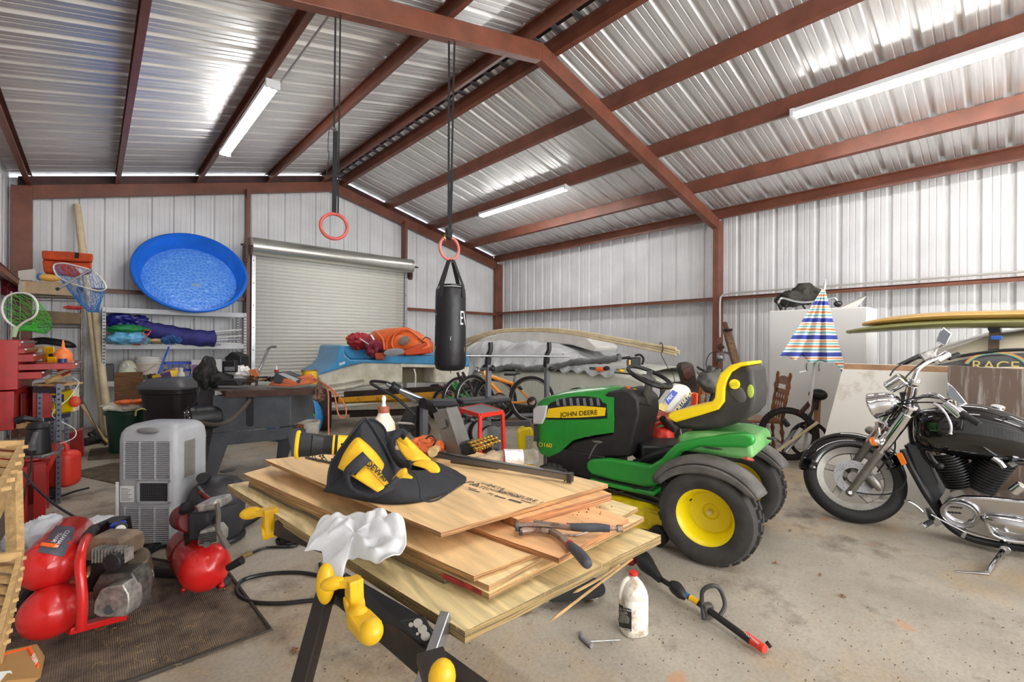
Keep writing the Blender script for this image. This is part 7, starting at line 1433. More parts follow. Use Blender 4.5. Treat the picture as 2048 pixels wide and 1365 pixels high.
obj('strap', MB().beam(c2r + UP * .10, pY(904, 340, 3.7), .03, .004, FW).beam(pY(902, 400, 3.7), pY(910, 42, 3.7), .018, .003, FW), stp, r2, smooth=0); obj('strap', MB().beam(pY(897, 440, 3.7), pY(898, 82, 3.7), .02, .003, FW), stp, r2, smooth=0)
obj('knot', crumple(pY(898, 470, 3.68), (.04, .03, .06), 61, .4, 20), stp, r2); obj('carabiner', MB().torus(pY(890, 476, 3.66), .03, .005, RT, 18, 6), mat('brass', (0, 0, 0)), r2)
hb_ = thing('punching_bag', 'black heavy punching bag hanging from the faded red ring', 'punching bag', pY(900, 742, 3.7)); pc = pY(901, 650, 3.7); zt_, zb_ = pY(901, 576, 3.7).z, pY(899, 742, 3.7).z; bagm = mat('bag_vinyl', (26, 26, 30), .42, bump=.35, bscale=14)
cx_, cy_ = pc.x, pc.y; R_b = .150
obj('body', MB().lathe([(0, zb_), (.10, zb_ + .004), (.135, zb_ + .02), (R_b + .002, zb_ + .07), (R_b, zb_ + .3), (R_b - .004, zt_ - .1), (R_b - .008, zt_ - .02), (R_b - .02, zt_), (R_b - .03, zt_ + .004), (.10, zt_ - .01), (0, zt_ - .01)], 44, T(cx_, cy_, 0)), bagm, hb_, smooth=60)
obj('lace_cover', MB().lathe([(.105, zt_ - .02), (.110, zt_ + .025), (.09, zt_ + .03), (.085, zt_ - .02)], 32, T(cx_, cy_, 0)), bagm, hb_); obj('piping', MB().torus((cx_, cy_, zt_ + .003), R_b - .018, .003, UP, 40, 6), white, hb_)
ringb = c2r - UP * .10
for a in (200, 290, 20, 110):
    a_ = math.radians(a); p = V(cx_ + (R_b + .002) * math.cos(a_), cy_ + (R_b + .002) * math.sin(a_), zt_ - .10); q = p + UP * .11; tn = V(-math.sin(a_), math.cos(a_), 0)
    g = MB(); t3_ = V(cx_ + .03 * math.cos(a_), cy_ + .03 * math.sin(a_), ringb.z - .01); vs = []
    for P_ in (p, q - V(math.cos(a_), math.sin(a_), 0) * .01, t3_): vs += [P_ - tn * .022, P_ + tn * .022]
    g.add(vs, [(0, 1, 3, 2), (2, 3, 5, 4)]); obj('hanging_strap', g, stp, hb_, smooth=0, solid=.003)
for s_ in (-1, 1): obj('d_ring', MB().torus(ringb + RT * .02 * s_ - UP * .012, .022, .003, FW, 20, 6), chrome, hb_)
bb = bvh(bpy.data.objects[hb_.children[0].name])
text_on(None, bb, 'EV', (927, 638), (.32, .02), (0, -1), 40, wt, hb_, .003); text_on(None, bb, 'T', (870, 640), (.2, 0), (0, -1), 36, wt, hb_, .003)
g = MB()
for k in range(2): px = 925 if k == 0 else 868.5; g.add([hit(bb, px - (1 if k else -4), 700, .003), hit(bb, px + 3, 693, .003), hit(bb, px + 4 - 3 * k, 704, .003)], [(0, 1, 2)])
obj('yellow_patch', g, yel, hb_, smooth=0, solid=.002, kind='stuff'); obj('drain_tab', MB().beam(V(cx_, cy_, zb_), V(cx_ + .01, cy_, zb_ - .03), .006, .004), black, hb_)
# ---------- old sedan along the right wall ----------
cm_ = mat('sedan_paint', (220, 222, 208), .35, noise=.08, nscale=2, coat=.2); cx0, cx1 = 5.62, 7.42
car = thing('sedan', 'pale grey green old sedan half covered by a silver tarp', 'car', (6.5, 5.8, 0))
def cp(px, py): p = pX(px, py, cx0); return (p.y, p.z)
side = [cp(1296, 790), cp(1290, 762), cp(1262, 752), cp(1180, 741), cp(1100, 742), cp(1000, 742), cp(940, 742), (7.9, 1.0), (8.3, .95), (8.35, .6), (8.25, .38), (7.75, .35)]
def arch(yc, r=.36, zc=.33, n=10): return [(yc + r * math.cos(a), zc + r * math.sin(a)) for a in [math.pi * k / n for k in range(n + 1)]]
prof = side + arch(7.25) + [(6.7, .30), (5.2, .30)] + arch(4.62, .37, .34) + [(4.0, .33), (3.55, .36), (3.42, .5)]
pv = [V(cx0, y, z) for y, z in prof]
obj('body', MB().poly(pv, (cx1 - cx0, 0, 0)), cm_, car, bevel=.05, bseg=4)
obj('wheel_arch_lip', MB().tube([V(cx0 - .005, y, z) for y, z in arch(4.62, .385, .34, 20)], .018, 8), cm_, car)
for y in (4.62, 7.25):
    for x in (cx0 + .12, cx1 - .12):
        w = obj('wheel', MB().cyl((x - .1, y, .32), (x + .1, y, .32), .315, n=30), rubber, car, bevel=.02); obj('hub_cap', MB().cyl((x - .12, y, .32), (x + .12, y, .32), .17, n=24), steel, w)
obj('wheel_well', MB().cyl((cx0 + .02, 4.62, .36), (cx0 + .5, 4.62, .36), .38, n=24), acd, car)
hz = cp(1200, 745)[1]
obj('hood_panel', MB().grid(lambda u, v: V(cx0 + .06 + (cx1 - cx0 - .12) * u, 3.50 + 1.75 * v, hz + .01 + .07 * math.sin(math.pi * u) + .04 * v), 14, 8), cm_, car, smooth=180, solid=.02)
obj('greenhouse', MB().loft([[V(cx0 + .08 + i, y0, .98), V(cx1 - .08 - i, y0, .98), V(cx1 - .08 - i, y1, .98), V(cx0 + .08 + i, y1, .98)] if z == 0 else [V(cx0 + .28, 5.9, 1.36), V(cx1 - .28, 5.9, 1.36), V(cx1 - .28, 7.0, 1.36), V(cx0 + .28, 7.0, 1.36)] for z, i, y0, y1 in ((0, 0, 5.25, 7.8), (1, 0, 0, 0))]), mat('car_glass', (60, 66, 70), .1), car, bevel=.03)
bmp = mat('bumper_black', (38, 38, 40), .5)
obj('bumper', MB().box(cx0 - .02, cx1 + .02, 3.28, 3.42, .38, .56), chrome, car, bevel=.02); gr_ = obj('grille', MB().box(cx0 + .25, cx1 - .25, 3.385, 3.42, .60, .84), bmp, car, smooth=0); g = MB()
for k in range(9): g.box(cx0 + .27, cx1 - .27, 3.375, 3.39, .61 + k * .026, .62 + k * .026)
obj('grille_bar', g, steel, gr_, smooth=0, kind='stuff')
for x in (cx0 + .14, cx1 - .14): obj('headlight', MB().cyl((x, 3.36, .73), (x, 3.42, .73), .085, n=24), BM['headlight_lens'], car)
obj('door_mirror', MB().ell(V(cx0 - .03, 5.3, 1.02), (.05, .06, .04)), chrome, car)
obj('antenna', MB().cyl(V(cx1 - .2, 4.9, 1.0), V(cx1 - .2, 4.9, 1.9), .003, n=5), steel, car)
# silver tarp
tg = mat('tarp_grey', (200, 202, 203), .5, noise=.1, nscale=4, bump=.3, bscale=14)
def tarp(u, v):   # u along the car (front to rear), v across
    y = 3.95 + 4.45 * u; x = cx0 - .06 + (cx1 - cx0 + .12) * v; e = min(v, 1 - v) * 2; ex = 1 - (1 - min(1, e * 2.4)) ** 2; uu = min(1, max(0, (u - .04) / .36)); uu = uu * uu * (3 - 2 * uu)
    h = 1.04 + .40 * ex * uu * min(1, (1 - u) / .16)
    if e < .06: h = 1.0 - .05 - .62 * max(0, u - .66) / .34; x -= .03 * (1 if v < .5 else -1)
    q = V(x * 2.3, y * 2.3, 0); return V(x, y, h + .05 * NZ.noise(q) - .07 * abs(NZ.noise(q * 2.1)) * (e > .06) + (.03 * math.sin(y * 23) if e < .06 else 0))
obj_t = single('car_cover', MB().grid(tarp, 120, 50), tg, 'silver grey tarp draped over the roof of the old sedan', 'tarp', smooth=180)
single('tarp_roll', MB().tube(bez([pX(*p, cx0 - .06) for p in ((985, 742), (1010, 735), (1035, 734), (1050, 738), (1085, 736), (1110, 734), (1150, 725), (1200, 722), (1240, 716))], 6), [.05 + .008 * math.sin(i * .9) + .006 * math.sin(i * 2.9) for i in range(49)], 12), mat('tarp_grey_dark', (128, 130, 132), .5, noise=.3, nscale=9, bump=.6, bscale=20), 'rumpled rolled edge of the grey tarp along the car side', 'tarp', smooth=60)
bdw = mat('board_wrap', (236, 234, 228), .55, noise=.08, nscale=4, bump=.2, bscale=10)
def brd(y): return
single('wrapped_board', MB().poly([pX(a, b, 6.0) for a, b in ((945, 692), (965, 676), (1000, 666), (1060, 660), (1120, 663), (1170, 673), (1194, 694), (1188, 704), (1140, 690), (1060, 684), (1000, 690), (960, 700))], XD * .6), bdw, 'white wrapped long board lying on top of the covered car', 'board', smooth=60, bevel=.03, bseg=4)
pp = thing('pipe_bundle', 'bundle of long cream pipes tied with wire resting on the covered car', 'pipes', at(1360, 705, 6.0))
random.seed(17)
for k, (dy0, dy1) in enumerate(((0, 0), (5, 3), (8, -4), (2, 7), (11, 9))):
    obj('pipe', MB().tube(bez([at(900 + 6 * k, 690 + dy0 * .8, 9.0), at(980, 664 + dy0 * .5, 8.3), at(1050, 658 + dy0 * .4, 7.8), at(1130, 660 + dy0 * .6, 7.2), at(1240, 678 + dy0 * .6 + dy1 * .3, 6.6), at(1352 + (k * 7) % 14, 699 + dy1 + dy0 * .2, 6.05)], 5), .0185, 10), bamboo, pp)
obj('wire_tie', MB().torus(at(1322, 696, 6.2), .07, .007, RT, 20, 6), rust, pp); obj('wire_tail', MB().tube(bez([at(1322, 708, 6.15), at(1335, 735, 6.0), at(1348, 755, 5.9), at(1349, 800, 5.9)], 4), .005, 5), rust, pp)
for k, (px, py, lab) in enumerate(((1190, 737, 'orange and black hand saw lying on the car hood'),)):
    hs = thing('hand_saw', lab, 'saw', pX(px, py, 5.9)); obj('blade_guard', MB().beam(at(1179, 737, 6.9), at(1192, 738, 6.9), .05, .04), black, hs, bevel=.008); obj('grip', MB().tube([at(1192, 739, 6.9), at(1202, 739, 6.88), at(1210, 738, 6.86)], [.03, .035, .025], 10), org, hs); obj('body', MB().ell(at(1213, 737, 6.85), (.06, .04, .035)), black, hs)
tm = thing('trimmer_handle', 'black trimmer bars lying at the back of the car hood', 'handlebar', at(1235, 716, 6.9)); obj('bar', MB().tube(bez([at(1212, 717, 6.9), at(1230, 716, 6.9), at(1245, 717, 6.9), at(1260, 715, 6.9)], 4), .02, 8), black, tm); obj('switch', MB().ell(at(1237, 714, 6.85), (.05, .04, .045)), black, tm); obj('red_button', MB().ell(at(1237, 717, 6.8), .016), redp, tm)
cbn = thing('carburettor', 'small black engine part with curved hose on the car hood', 'engine part', at(1272, 735, 6.6)); obj('block', MB().cb(at(1268, 724, 6.6), (.16, .12, .13), RZ(-30)), black, cbn, bevel=.015); obj('filter_cup', MB().cyl(at(1258, 732, 6.55), at(1258, 720, 6.55), .035, n=14), mat('brass', (0, 0, 0)), cbn); obj('hose', MB().tube(bez([at(1270, 712, 6.6), at(1280, 710, 6.6), at(1287, 718, 6.6), at(1284, 730, 6.6)], 4), .016, 8), black, cbn)
single('plastic_plug', MB().ell(at(1243, 742, 6.5), (.05, .04, .025)), yel, 'small yellow cap lying on the car hood', 'cap')
# ---------- bicycles ----------
def bike(name, lab, pts, col, wc1, wc2, R, nrm, d):
    b = thing(name, lab, 'bicycle', V(at(*wc1).x, at(*wc1).y, 0)); fm_ = mat('frame_' + name + str(col), col, .35, coat=.3)
    for c in (wc1, wc2):
        c = at(*c); w = obj('wheel', MB().torus(c, R, .019, nrm, 44, 8), rubber, b); obj('rim', MB().torus(c, R - .028, .009, nrm, 44, 6), steel, w); x, y, z = basis(nrm); g = MB()
        for k in range(28): a = math.radians(k * 360 / 28); g.tube([c + z * .02 * (1 if k % 2 else -1), c + (x * math.cos(a) + y * math.sin(a)) * (R - .03)], .0011, 3)
        obj('spoke', g, steel, w, smooth=0, kind='stuff'); obj('hub', MB().cyl(c - z * .04, c + z * .04, .02, n=12), dsteel, w)
    for q in pts: obj('frame_tube', MB().tube([at(*q[0]), at(*q[1])], q[2], 8), fm_, b)
    return b
bn = (FW * .95 + RT * .30).normalized(); 
ob = bike('bicycle', 'orange mountain bicycle standing behind the weight bench', [((972, 750, 5.6), (1026, 768, 5.55), .022), ((972, 756, 5.6), (1003, 790, 5.57), .026), ((1026, 766, 5.55), (1022, 805, 5.5), .018), ((1022, 806, 5.5), (1064, 804, 5.42), .014), ((1028, 768, 5.55), (1064, 804, 5.42), .013), ((968, 742, 5.6), (974, 762, 5.6), .026), ((1003, 790, 5.57), (1012, 800, 5.55), .026), ((1012, 800, 5.52), (1022, 806, 5.5), .02)], (236, 148, 44), (990, 800, 5.65), (1063, 800, 5.42), .262, bn, 5.5)
obj('fork', MB().tube([at(972, 762, 5.6), at(990, 800, 5.63)], .02, 8), black, ob); obj('saddle', MB().loft([[at(1008, 750, 5.55) + RT * x_ + FW * w_ * c_ + UP * (.02 * s_ + z_) for c_, s_ in ((1, 0), (.7, .8), (0, 1), (-.7, .8), (-1, 0), (0, -.6))] for x_, w_, z_ in ((.0, .02, 0), (.06, .03, .0), (.13, .06, .0), (.18, .08, .02), (.20, .06, .025))]), black, ob, smooth=60)
obj('seat_post', MB().cyl(at(1030, 752, 5.55), at(1027, 768, 5.55), .014, n=10), steel, ob); obj('handlebar', MB().tube(bez([at(955, 737, 5.3), at(962, 740, 5.45), at(968, 738, 5.6), at(975, 735, 5.8)], 4), .014, 8).tube([at(968, 738, 5.6), at(970, 745, 5.6)], .02, 8), black, ob); obj('brake_lever', MB().tube([at(952, 735, 5.3), at(956, 746, 5.25), at(962, 752, 5.2)], .008, 6).ell(at(956, 742, 5.28), .03), steel, ob)
obj('crank', MB().torus(at(1000, 800, 5.5), .075, .012, bn, 24, 6).tube([at(1000, 800, 5.47), at(1012, 815, 5.45)], .010, 6), dsteel, ob); obj('rear_derailleur', MB().torus(at(1064, 804, 5.38), .05, .012, bn, 20, 6), dsteel, ob); obj('rear_brake', MB().tube([at(1038, 773, 5.5), at(1044, 780, 5.5)], .02, 6), black, ob)
n_b = (RT * .8 + FW * .6).normalized()
bike('bicycle', 'dark bicycle with grey wheels leaning left of the orange bicycle', [((922, 752, 6.0), (940, 772, 6.0), .02), ((925, 745, 6.0), (950, 790, 5.9), .018), ((915, 745, 6.1), (930, 790, 6.1), .018)], (58, 34, 44), (945, 795, 5.9), (918, 796, 6.3), .27, (FW * .7 - RT * .7).normalized(), 6)
bike('bicycle', 'small green childs bicycle at the end of the trailer', [((912, 765, 6.3), (940, 797, 6.3), .018), ((905, 770, 6.3), (926, 798, 6.3), .018), ((895, 796, 6.3), (925, 798, 6.3), .014), ((908, 760, 6.3), (916, 778, 6.3), .018)], (40, 160, 70), (940, 806, 6.35), (893, 806, 6.35), .2, bn, 6.3)
bike('bicycle', 'little pink bicycle beside the small green one', [((884, 772, 6.5), (900, 790, 6.5), .014), ((890, 768, 6.5), (886, 795, 6.5), .014)], (150, 60, 110), (886, 806, 6.6), (906, 806, 6.7), .16, bn, 6.3)
# ---------- weight bench, barbell ----------
wbn = thing('weight_bench', 'black padded weight bench with grey frame and upright posts', 'weight bench', fl(900, 870)); wg = mat('bench_grey', (116, 118, 122), .4, .3); pad = mat('bench_pad', (46, 46, 50), .45)
obj('pad', MB().beam(at(862, 806, 4.7), at(914, 806, 4.75), .26, .06, UP), pad, wbn, bevel=.02, bseg=4); obj('pad', MB().beam(at(918, 804, 4.75), at(1014, 798, 4.95), .27, .055, UP), pad, wbn, bevel=.02, bseg=4)
for px, yt, yb_, d in ((981, 730, 870, 4.95), (1098, 728, 862, 5.15)):
    p, q = at(px - 4, yt, d), at(px - 5, yb_, d); q.z = 0; obj('upright', MB().beam(q, p, .045, .05), wg, wbn, smooth=0, bevel=.004); obj('hook', MB().tube(bez([at(px - 7, 727, d), at(px - 5, 712, d), at(px, 700, d), at(px, 685, d)], 4), .026, 8), black, wbn); obj('rest', MB().beam(at(px - 6, 735, d), at(px - 4, 715, d), .05, .05), black, wbn, bevel=.004); obj('knob', MB().ell(at(px + 4, 738, d - .05), .028), black, wbn)
bb_ = thing('barbell', 'bare chrome barbell resting on the bench uprights', 'barbell', at(1035, 714, 4.95)); obj('bar', MB().cyl(at(930, 712, 4.75), at(1138, 713, 5.2), .012, n=12), steel, bb_)
for px in (939, 963, 1103, 1124): obj('collar', MB().cyl(at(px, 712, 4.8 + (px - 930) * .0021), at(px + 3, 712, 4.8 + (px - 930) * .0021), .022, n=14), chrome, bb_)
obj('leg_tube', MB().tube([at(773, 768, 4.4), at(783, 773, 4.4), at(850, 800, 4.6)], .02, 10), steel, wbn); obj('foam_roller', MB().cyl(at(783, 771, 4.38), at(797, 779, 4.42), .045, n=18), black, wbn, bevel=.008)
obj('foot_loop', MB().tube(bez([at(*p, 4.4) for p in ((783, 770), (770, 765), (745, 763), (743, 768), (760, 778), (790, 795), (830, 830))], 4), .014, 8), black, wbn); obj('arm_link', MB().tube([at(797, 779, 4.45), at(834, 804, 4.6)], .026, 10), wg, wbn); obj('joint', MB().cyl(at(845, 806, 4.5), at(862, 812, 4.62), .05, n=18), black, wbn)
for px, d in ((848, 4.6), (841, 4.75)): p = at(px, 812, d); obj('leg', MB().beam(V(p.x, p.y, 0), p, .06, .06), wg if px == 848 else black, wbn, smooth=0)
obj('cross_bar', MB().beam(fl(1000, 858) + UP * .2, fl(1080, 852) + UP * .2, .05, .05), wg, wbn, smooth=0); obj('spreader', MB().beam(at(974, 850, 4.95), at(1062, 846, 4.7), .05, .05), wg, wbn, smooth=0)
single('barbell_short', MB().cyl(at(785, 845, 4.6), at(830, 848, 4.7), .014, n=10), chrome, 'short chrome dumbbell bar low beside the bench leg', 'bar')
for k, (px, py) in enumerate(((826, 836), (838, 858), (812, 850))): single('weight_plate', MB().cyl(at(px, py, 4.8), at(px + 6, py + 1, 4.9), .12 - .02 * k, n=26), dsteel, ('larger round weight plate standing behind the bench leg', 'middle weight plate low on the floor by the bench', 'smallest weight plate near the chrome bar')[k], 'weight plate', bevel=.008)
# red stool, plates, dial
rs2 = thing('step_stool', 'red steel stool with grey top beside the weight bench', 'stool', fl(970, 910)); A4 = [at(920, 823, 4.2), at(960, 832, 3.85), at(1005, 825, 4.05), at(965, 817, 4.5)]
for p in A4: p.z = A4[1].z
obj('top', MB().poly([p + UP * .004 for p in A4], (0, 0, .01)), mat('stool_grey', (112, 114, 118), .5), rs2, smooth=0); sr = mat('stool_red', (206, 48, 36), .4)
for i in range(4): obj('rail', MB().beam(A4[i], A4[(i + 1) % 4], .02, .035), sr, rs2, smooth=0)
for i in range(4): c_ = sum(A4, V(0, 0, 0)) / 4; e = A4[i] + (A4[i] - c_) * .18; obj('leg', MB().beam(A4[i], V(e.x, e.y, 0), .028, .028), sr, rs2, smooth=0, bevel=.003)
obj('foot_rail', MB().beam(V(A4[1].x, A4[1].y, .04), V(A4[2].x, A4[2].y, .04), .03, .03), sr, rs2, smooth=0)
dl = thing('pressure_dial', 'round white dial gauge beneath the red stool', 'gauge', at(943, 848, 4.3)); dc = at(943, 846, 4.3); obj('case', MB().cyl(dc, dc + FW * .06 - RT * .03, .05, n=26), dsteel, dl); obj('face', MB().cyl(dc - FW * .003, dc - FW * .001, .042, n=26), white, dl); obj('needle', MB().beam(dc - FW * .005, dc - FW * .005 + UP * .02 - RT * .012, .004, .002), black, dl)
for k, (px, py, r, lab) in enumerate(((945, 872, .13, 'grey weight plate leaning furthest left under the red stool'), (967, 866, .12, 'dark weight plate in the middle under the red stool'), (985, 880, .13, 'weight plate standing at the right under the red stool'))): single('weight_plate', MB().cyl(at(px, py, 4.15), at(px - 6, py, 4.2), r, n=30).cyl(at(px + 1, py, 4.14), at(px - 7, py, 4.21), .03, n=14), dsteel, lab, 'weight plate', bevel=.008)
kb2 = thing('kettle_handle', 'dark metal dumbbell on the floor in front of the stool', 'dumbbell', at(985, 900, 3.8)); obj('head', MB().cyl(at(975, 898, 3.8), at(990, 896, 3.85), .06, n=20), dsteel, kb2, bevel=.01); obj('bar', MB().cyl(at(988, 908, 3.75), at(1003, 903, 3.8), .015, n=10), steel, kb2)
# grey metal ammo style box, gold drill bits
gx = thing('metal_box', 'grey sheet metal box standing on end beside the drill bits', 'box', at(905, 890, 1.75)); gmt = mat('box_grey', (128, 126, 122), .4, .5, noise=.1, nscale=6)
a, b, c, d_ = at(866, 828, 2.1), at(892, 818, 2.05), at(922, 910, 1.92), at(896, 912, 1.98)
obj('left_face', MB().poly([a, b, c, d_], FW * .004), gmt, gx, smooth=0); e, f_ = at(914, 813, 2.2), at(946, 903, 2.1)
obj('back_face', MB().poly([a + FW * .12, at(914, 813, 2.2), f_, d_ + FW * .12], FW * .004), gmt, gx, smooth=0); obj('right_face', MB().poly([b, e, f_, c], RT * .003), gmt, gx, smooth=0); obj('end_face', MB().poly([d_, c, f_, d_ + FW * .13], UP * .004), gmt, gx, smooth=0); obj('embossed_plate', MB().poly([at(874, 844, 2.06), at(888, 838, 2.03), at(893, 854, 2.01), at(879, 860, 2.04)], -FW * .004), gmt, gx, bevel=.003)
dbx = thing('drill_bit_set', 'black holder with long gold coloured drill bits fanned out', 'drill bits', at(940, 895, 1.7)); obj('holder', FP([(918, 890), (945, 882), (952, 908), (926, 914)], 1.9, .05), black, dbx, bevel=.004); gold = mat('gold_bit', (206, 164, 70), .3, .8); gdk = mat('gold_dark', (110, 84, 34), .4, .8)
for k, (x0, y0, x1, y1) in enumerate(((938, 887, 984, 873), (942, 893, 994, 876), (948, 899, 1000, 882), (950, 903, 984, 890))):
    p, q = at(x0, y0, 1.88), at(x1, y1, 1.98); b_ = obj('drill_bit', MB().cyl(p, q, .006, .0055, 10), gdk, dbx); dd = (q - p); x, y, z = basis(dd); n = 60; obj('flute', MB().tube([p.lerp(q, i / n) + x * .0045 * math.cos(i * .7) + y * .0045 * math.sin(i * .7) for i in range(n + 1)], .003, 5), gold, b_)
yj = thing('yellow_jug', 'yellow plastic jug with black cap on the floor in front of the mower nose', 'jug', fl(1050, 925)); q_ = at(1050, 913, 3.6); obj('body', FP([(1034, 866), (1044, 857), (1062, 856), (1068, 870), (1066, 912), (1036, 913)], 5.2, .2), mat('jug_yellow', (240, 212, 24), .4), yj, bevel=.02, bseg=3); obj('cap', MB().cyl(at(1055, 858, 5.3), at(1055, 852, 5.3), .04, n=18), black, yj); obj('paper_label', FP([(1052, 872), (1066, 872), (1065, 905), (1053, 906)], 5.19, .003), mat('label_pale', (200, 206, 190), .5, noise=.3, nscale=60), yj, smooth=0)
nl_ = at(1050, 913, 3.6).z
obj('lower_body', FP([(1036, 908), (1066, 908), (1066, 936), (1036, 936)], 5.2, .2), BM['jug_yellow'], yj, smooth=0)
ocl = mat('clamp_orange', (232, 112, 52), .45, noise=.15, nscale=8)
oj = thing('orange_life_jacket', 'crumpled orange padded straps behind the tool bag', 'strap bundle', at(855, 890, 1.9)); obj('pad', crumple(at(850, 888, 2.1), (.07, .05, .035), 71, .35, 14), ocl, oj, smooth=60); obj('pad', crumple(at(868, 898, 2.0), (.06, .05, .03), 72, .35, 14), ocl, oj, smooth=60); obj('pad', crumple(at(828, 895, 2.05), (.04, .04, .02), 73, .35, 14), ocl, oj, smooth=60); obj('black_web', MB().tube(bez([at(*p, 1.95) for p in ((852, 878), (862, 872), (872, 880), (866, 892))], 4), .004, 6), black, oj)
single('wood_stick', MB().cyl(at(865, 905, 1.8), at(872, 900, 1.95), .02, n=8), wood_l, 'small block of wood end behind the steel bar', 'wood')
single('black_post', MB().cyl(fl(677, 905), fl(677, 905) + UP * .2, .022, n=10), black, 'short dark post standing on the floor behind the cordless tool', 'post')
# ---------- things between mower seat and car ----------
stl = thing('stool', 'round red topped stool carrying the concrete mix bag', 'stool', fl(1325, 900)); sd_c = at(1325, 829, 4.3); obj('seat', MB().cyl(sd_c - UP * .03, sd_c, .20, n=30), mat('stool_orange', (206, 92, 60), .5), stl, bevel=.01)
for a in (40, 130, 220, 310): e = V(math.cos(math.radians(a)), math.sin(math.radians(a)), 0); obj('leg', MB().cyl(sd_c + e * .14 - UP * .03, V(sd_c.x, sd_c.y, 0) + e * .24, .013, n=8), steel, stl)
cbg = thing('mix_bag', 'white and blue bag of mortar mix leaning on the red stool', 'bag', at(1345, 828, 4.25)); bgw = mat('bag_paper', (226, 224, 216), .7, noise=.08, nscale=6)
mtx = [at(1312, 818, 4.2), at(1336, 828, 4.2), at(1360, 826, 4.2), at(1384, 782, 4.35), at(1376, 772, 4.35), at(1352, 768, 4.35), at(1346, 775, 4.3)]
obj('sack', MB().poly(mtx, FW * .12), bgw, cbg, bevel=.03, bseg=4); obj('blue_print', MB().poly([at(1329, 800, 4.19), at(1345, 780, 4.27), at(1356, 786, 4.27), at(1336, 811, 4.18)], -FW * .004), mat('print_blue', (70, 90, 170), .6), cbg, smooth=0); obj('yellow_print', MB().poly([at(1314, 817, 4.17), at(1322, 805, 4.2), at(1336, 812, 4.18), at(1330, 824, 4.17)], -FW * .004), mat('print_yellow', (226, 208, 120), .6), cbg, smooth=0); obj('navy_band', MB().poly([at(1348, 826, 4.16), at(1356, 812, 4.2), at(1382, 786, 4.3), at(1382, 798, 4.28), at(1364, 824, 4.16)], -FW * .004), mat('print_darkblue', (40, 50, 90), .6), cbg, smooth=0)
text('lettering', 'MORTAR MIX', .055, frameM(at(1366, 806, 4.2), at(1382, 788, 4.3) - at(1352, 824, 4.16), UP * .8 - RT * .6), mat('letter_cream', (226, 216, 160), .6), cbg, ext=.001); text('lettering', 'MIX', .05, frameM(at(1340, 796, 4.2), at(1352, 784, 4.26) - at(1332, 804, 4.18), UP * .8 - RT * .6), wt, cbg, ext=.001)
lw2 = thing('leaf_blower', 'red and black hand blower on the floor behind the mower', 'blower', at(1320, 900, 4.0)); obj('body', crumple(at(1325, 878, 4.0), (.12, .09, .10), 81, .12, 4), mat('blower_red', (222, 54, 38), .35), lw2, smooth=180); obj('handle', MB().torus(at(1322, 860, 4.0), .06, .018, FW, 20, 8), BM['blower_red'], lw2); obj('nozzle', MB().cyl(at(1318, 886, 3.95), at(1290, 892, 3.9), .05, .035, 16), black, lw2)
single('green_bag', crumple(at(1302, 855, 4.5), (.22, .15, .16), 82, .25, 5), mat('bag_green', (26, 120, 76), .5), 'dark green plastic bag behind the mower dash', 'bag', smooth=60)
single('plastic_crate', MB().cb(at(1322, 902, 3.7), (.4, .3, .15), RZ(-42)), black, 'black ribbed plastic tray on the floor behind the mower steering', 'tray', bevel=.02)
single('crutch', MB().cyl(at(1352, 870, 4.0), at(1370, 838, 4.0), .012, n=8).cyl(at(1325, 838, 3.9), at(1345, 860, 4.0), .03, n=12), dsteel, 'grey angled rod with black foam end by the stool', 'rod')
single('red_rod', MB().beam(fl(1378, 960), at(1390, 786, 4.5), .06, .03), mat('red_orange', (226, 80, 44), .5), 'bright red board upright beside the mortar bag', 'board', bevel=.008)
chw = mat('chair_wood', (142, 84, 42), .35, coat=.3, noise=.2, nscale=8)
def turned(a, b, r, n=8):
    a, b = Vector(a), Vector(b); P = []; R_ = []
    for i in range(13): P.append(a.lerp(b, i / 12)); R_.append(r * (.65 + .45 * abs(math.sin(i * .9)) + (.4 if i in (3, 9) else 0)))
    return MB().tube(P, R_, n)
def chair(lab, c, rz, hide=False):
    t = thing('dining_chair', lab, 'chair', c, rz, 'turned wood dining chairs', local=True)
    obj('seat', MB().box(-.22, .22, -.21, .21, .43, .465), chw, t, bevel=.012)
    for x, y in ((-.19, -.18), (.19, -.18), (-.17, .19), (.17, .19)): obj('leg', turned((x * 1.15, y * 1.15, 0), (x, y, .43), .02), chw, t)
    for x in (-.2, .2): obj('back_post', turned((x * .95, .19, .46), (x * 1.1, .27, 1.02), .021), chw, t); obj('finial', MB().ell((x * 1.1, .272, 1.03), (.018, .018, .028)), chw, t)
    obj('crest_rail', MB().poly([(-.21, .255, .90), (.21, .255, .90), (.21, .265, .97), (.1, .265, 1.0), (0, .265, 1.01), (-.1, .265, 1.0), (-.21, .265, .97)], (0, .02, 0)), chw, t, bevel=.005); obj('lower_rail', MB().poly([(-.2, .245, .78), (.2, .245, .78), (.2, .25, .84), (-.2, .25, .84)], (0, .02, 0)), chw, t, bevel=.004)
    for x in (-.12, -.04, .04, .12): obj('spindle', turned((x, .2, .465), (x * 1.05, .25, .79), .011, 6), chw, t)
    for y in (-.17, .18): obj('stretcher', turned((-.19, y, .2), (.19, y, .2), .013, 6), chw, t)
    return t
ch1 = chair('turned wood dining chair standing right of the mower seat', fl(1520, 909), math.radians(215))
dup(ch1, tuple(fl(1405, 905)), math.radians(150), 'turned wood dining chair half hidden behind the mower seat')
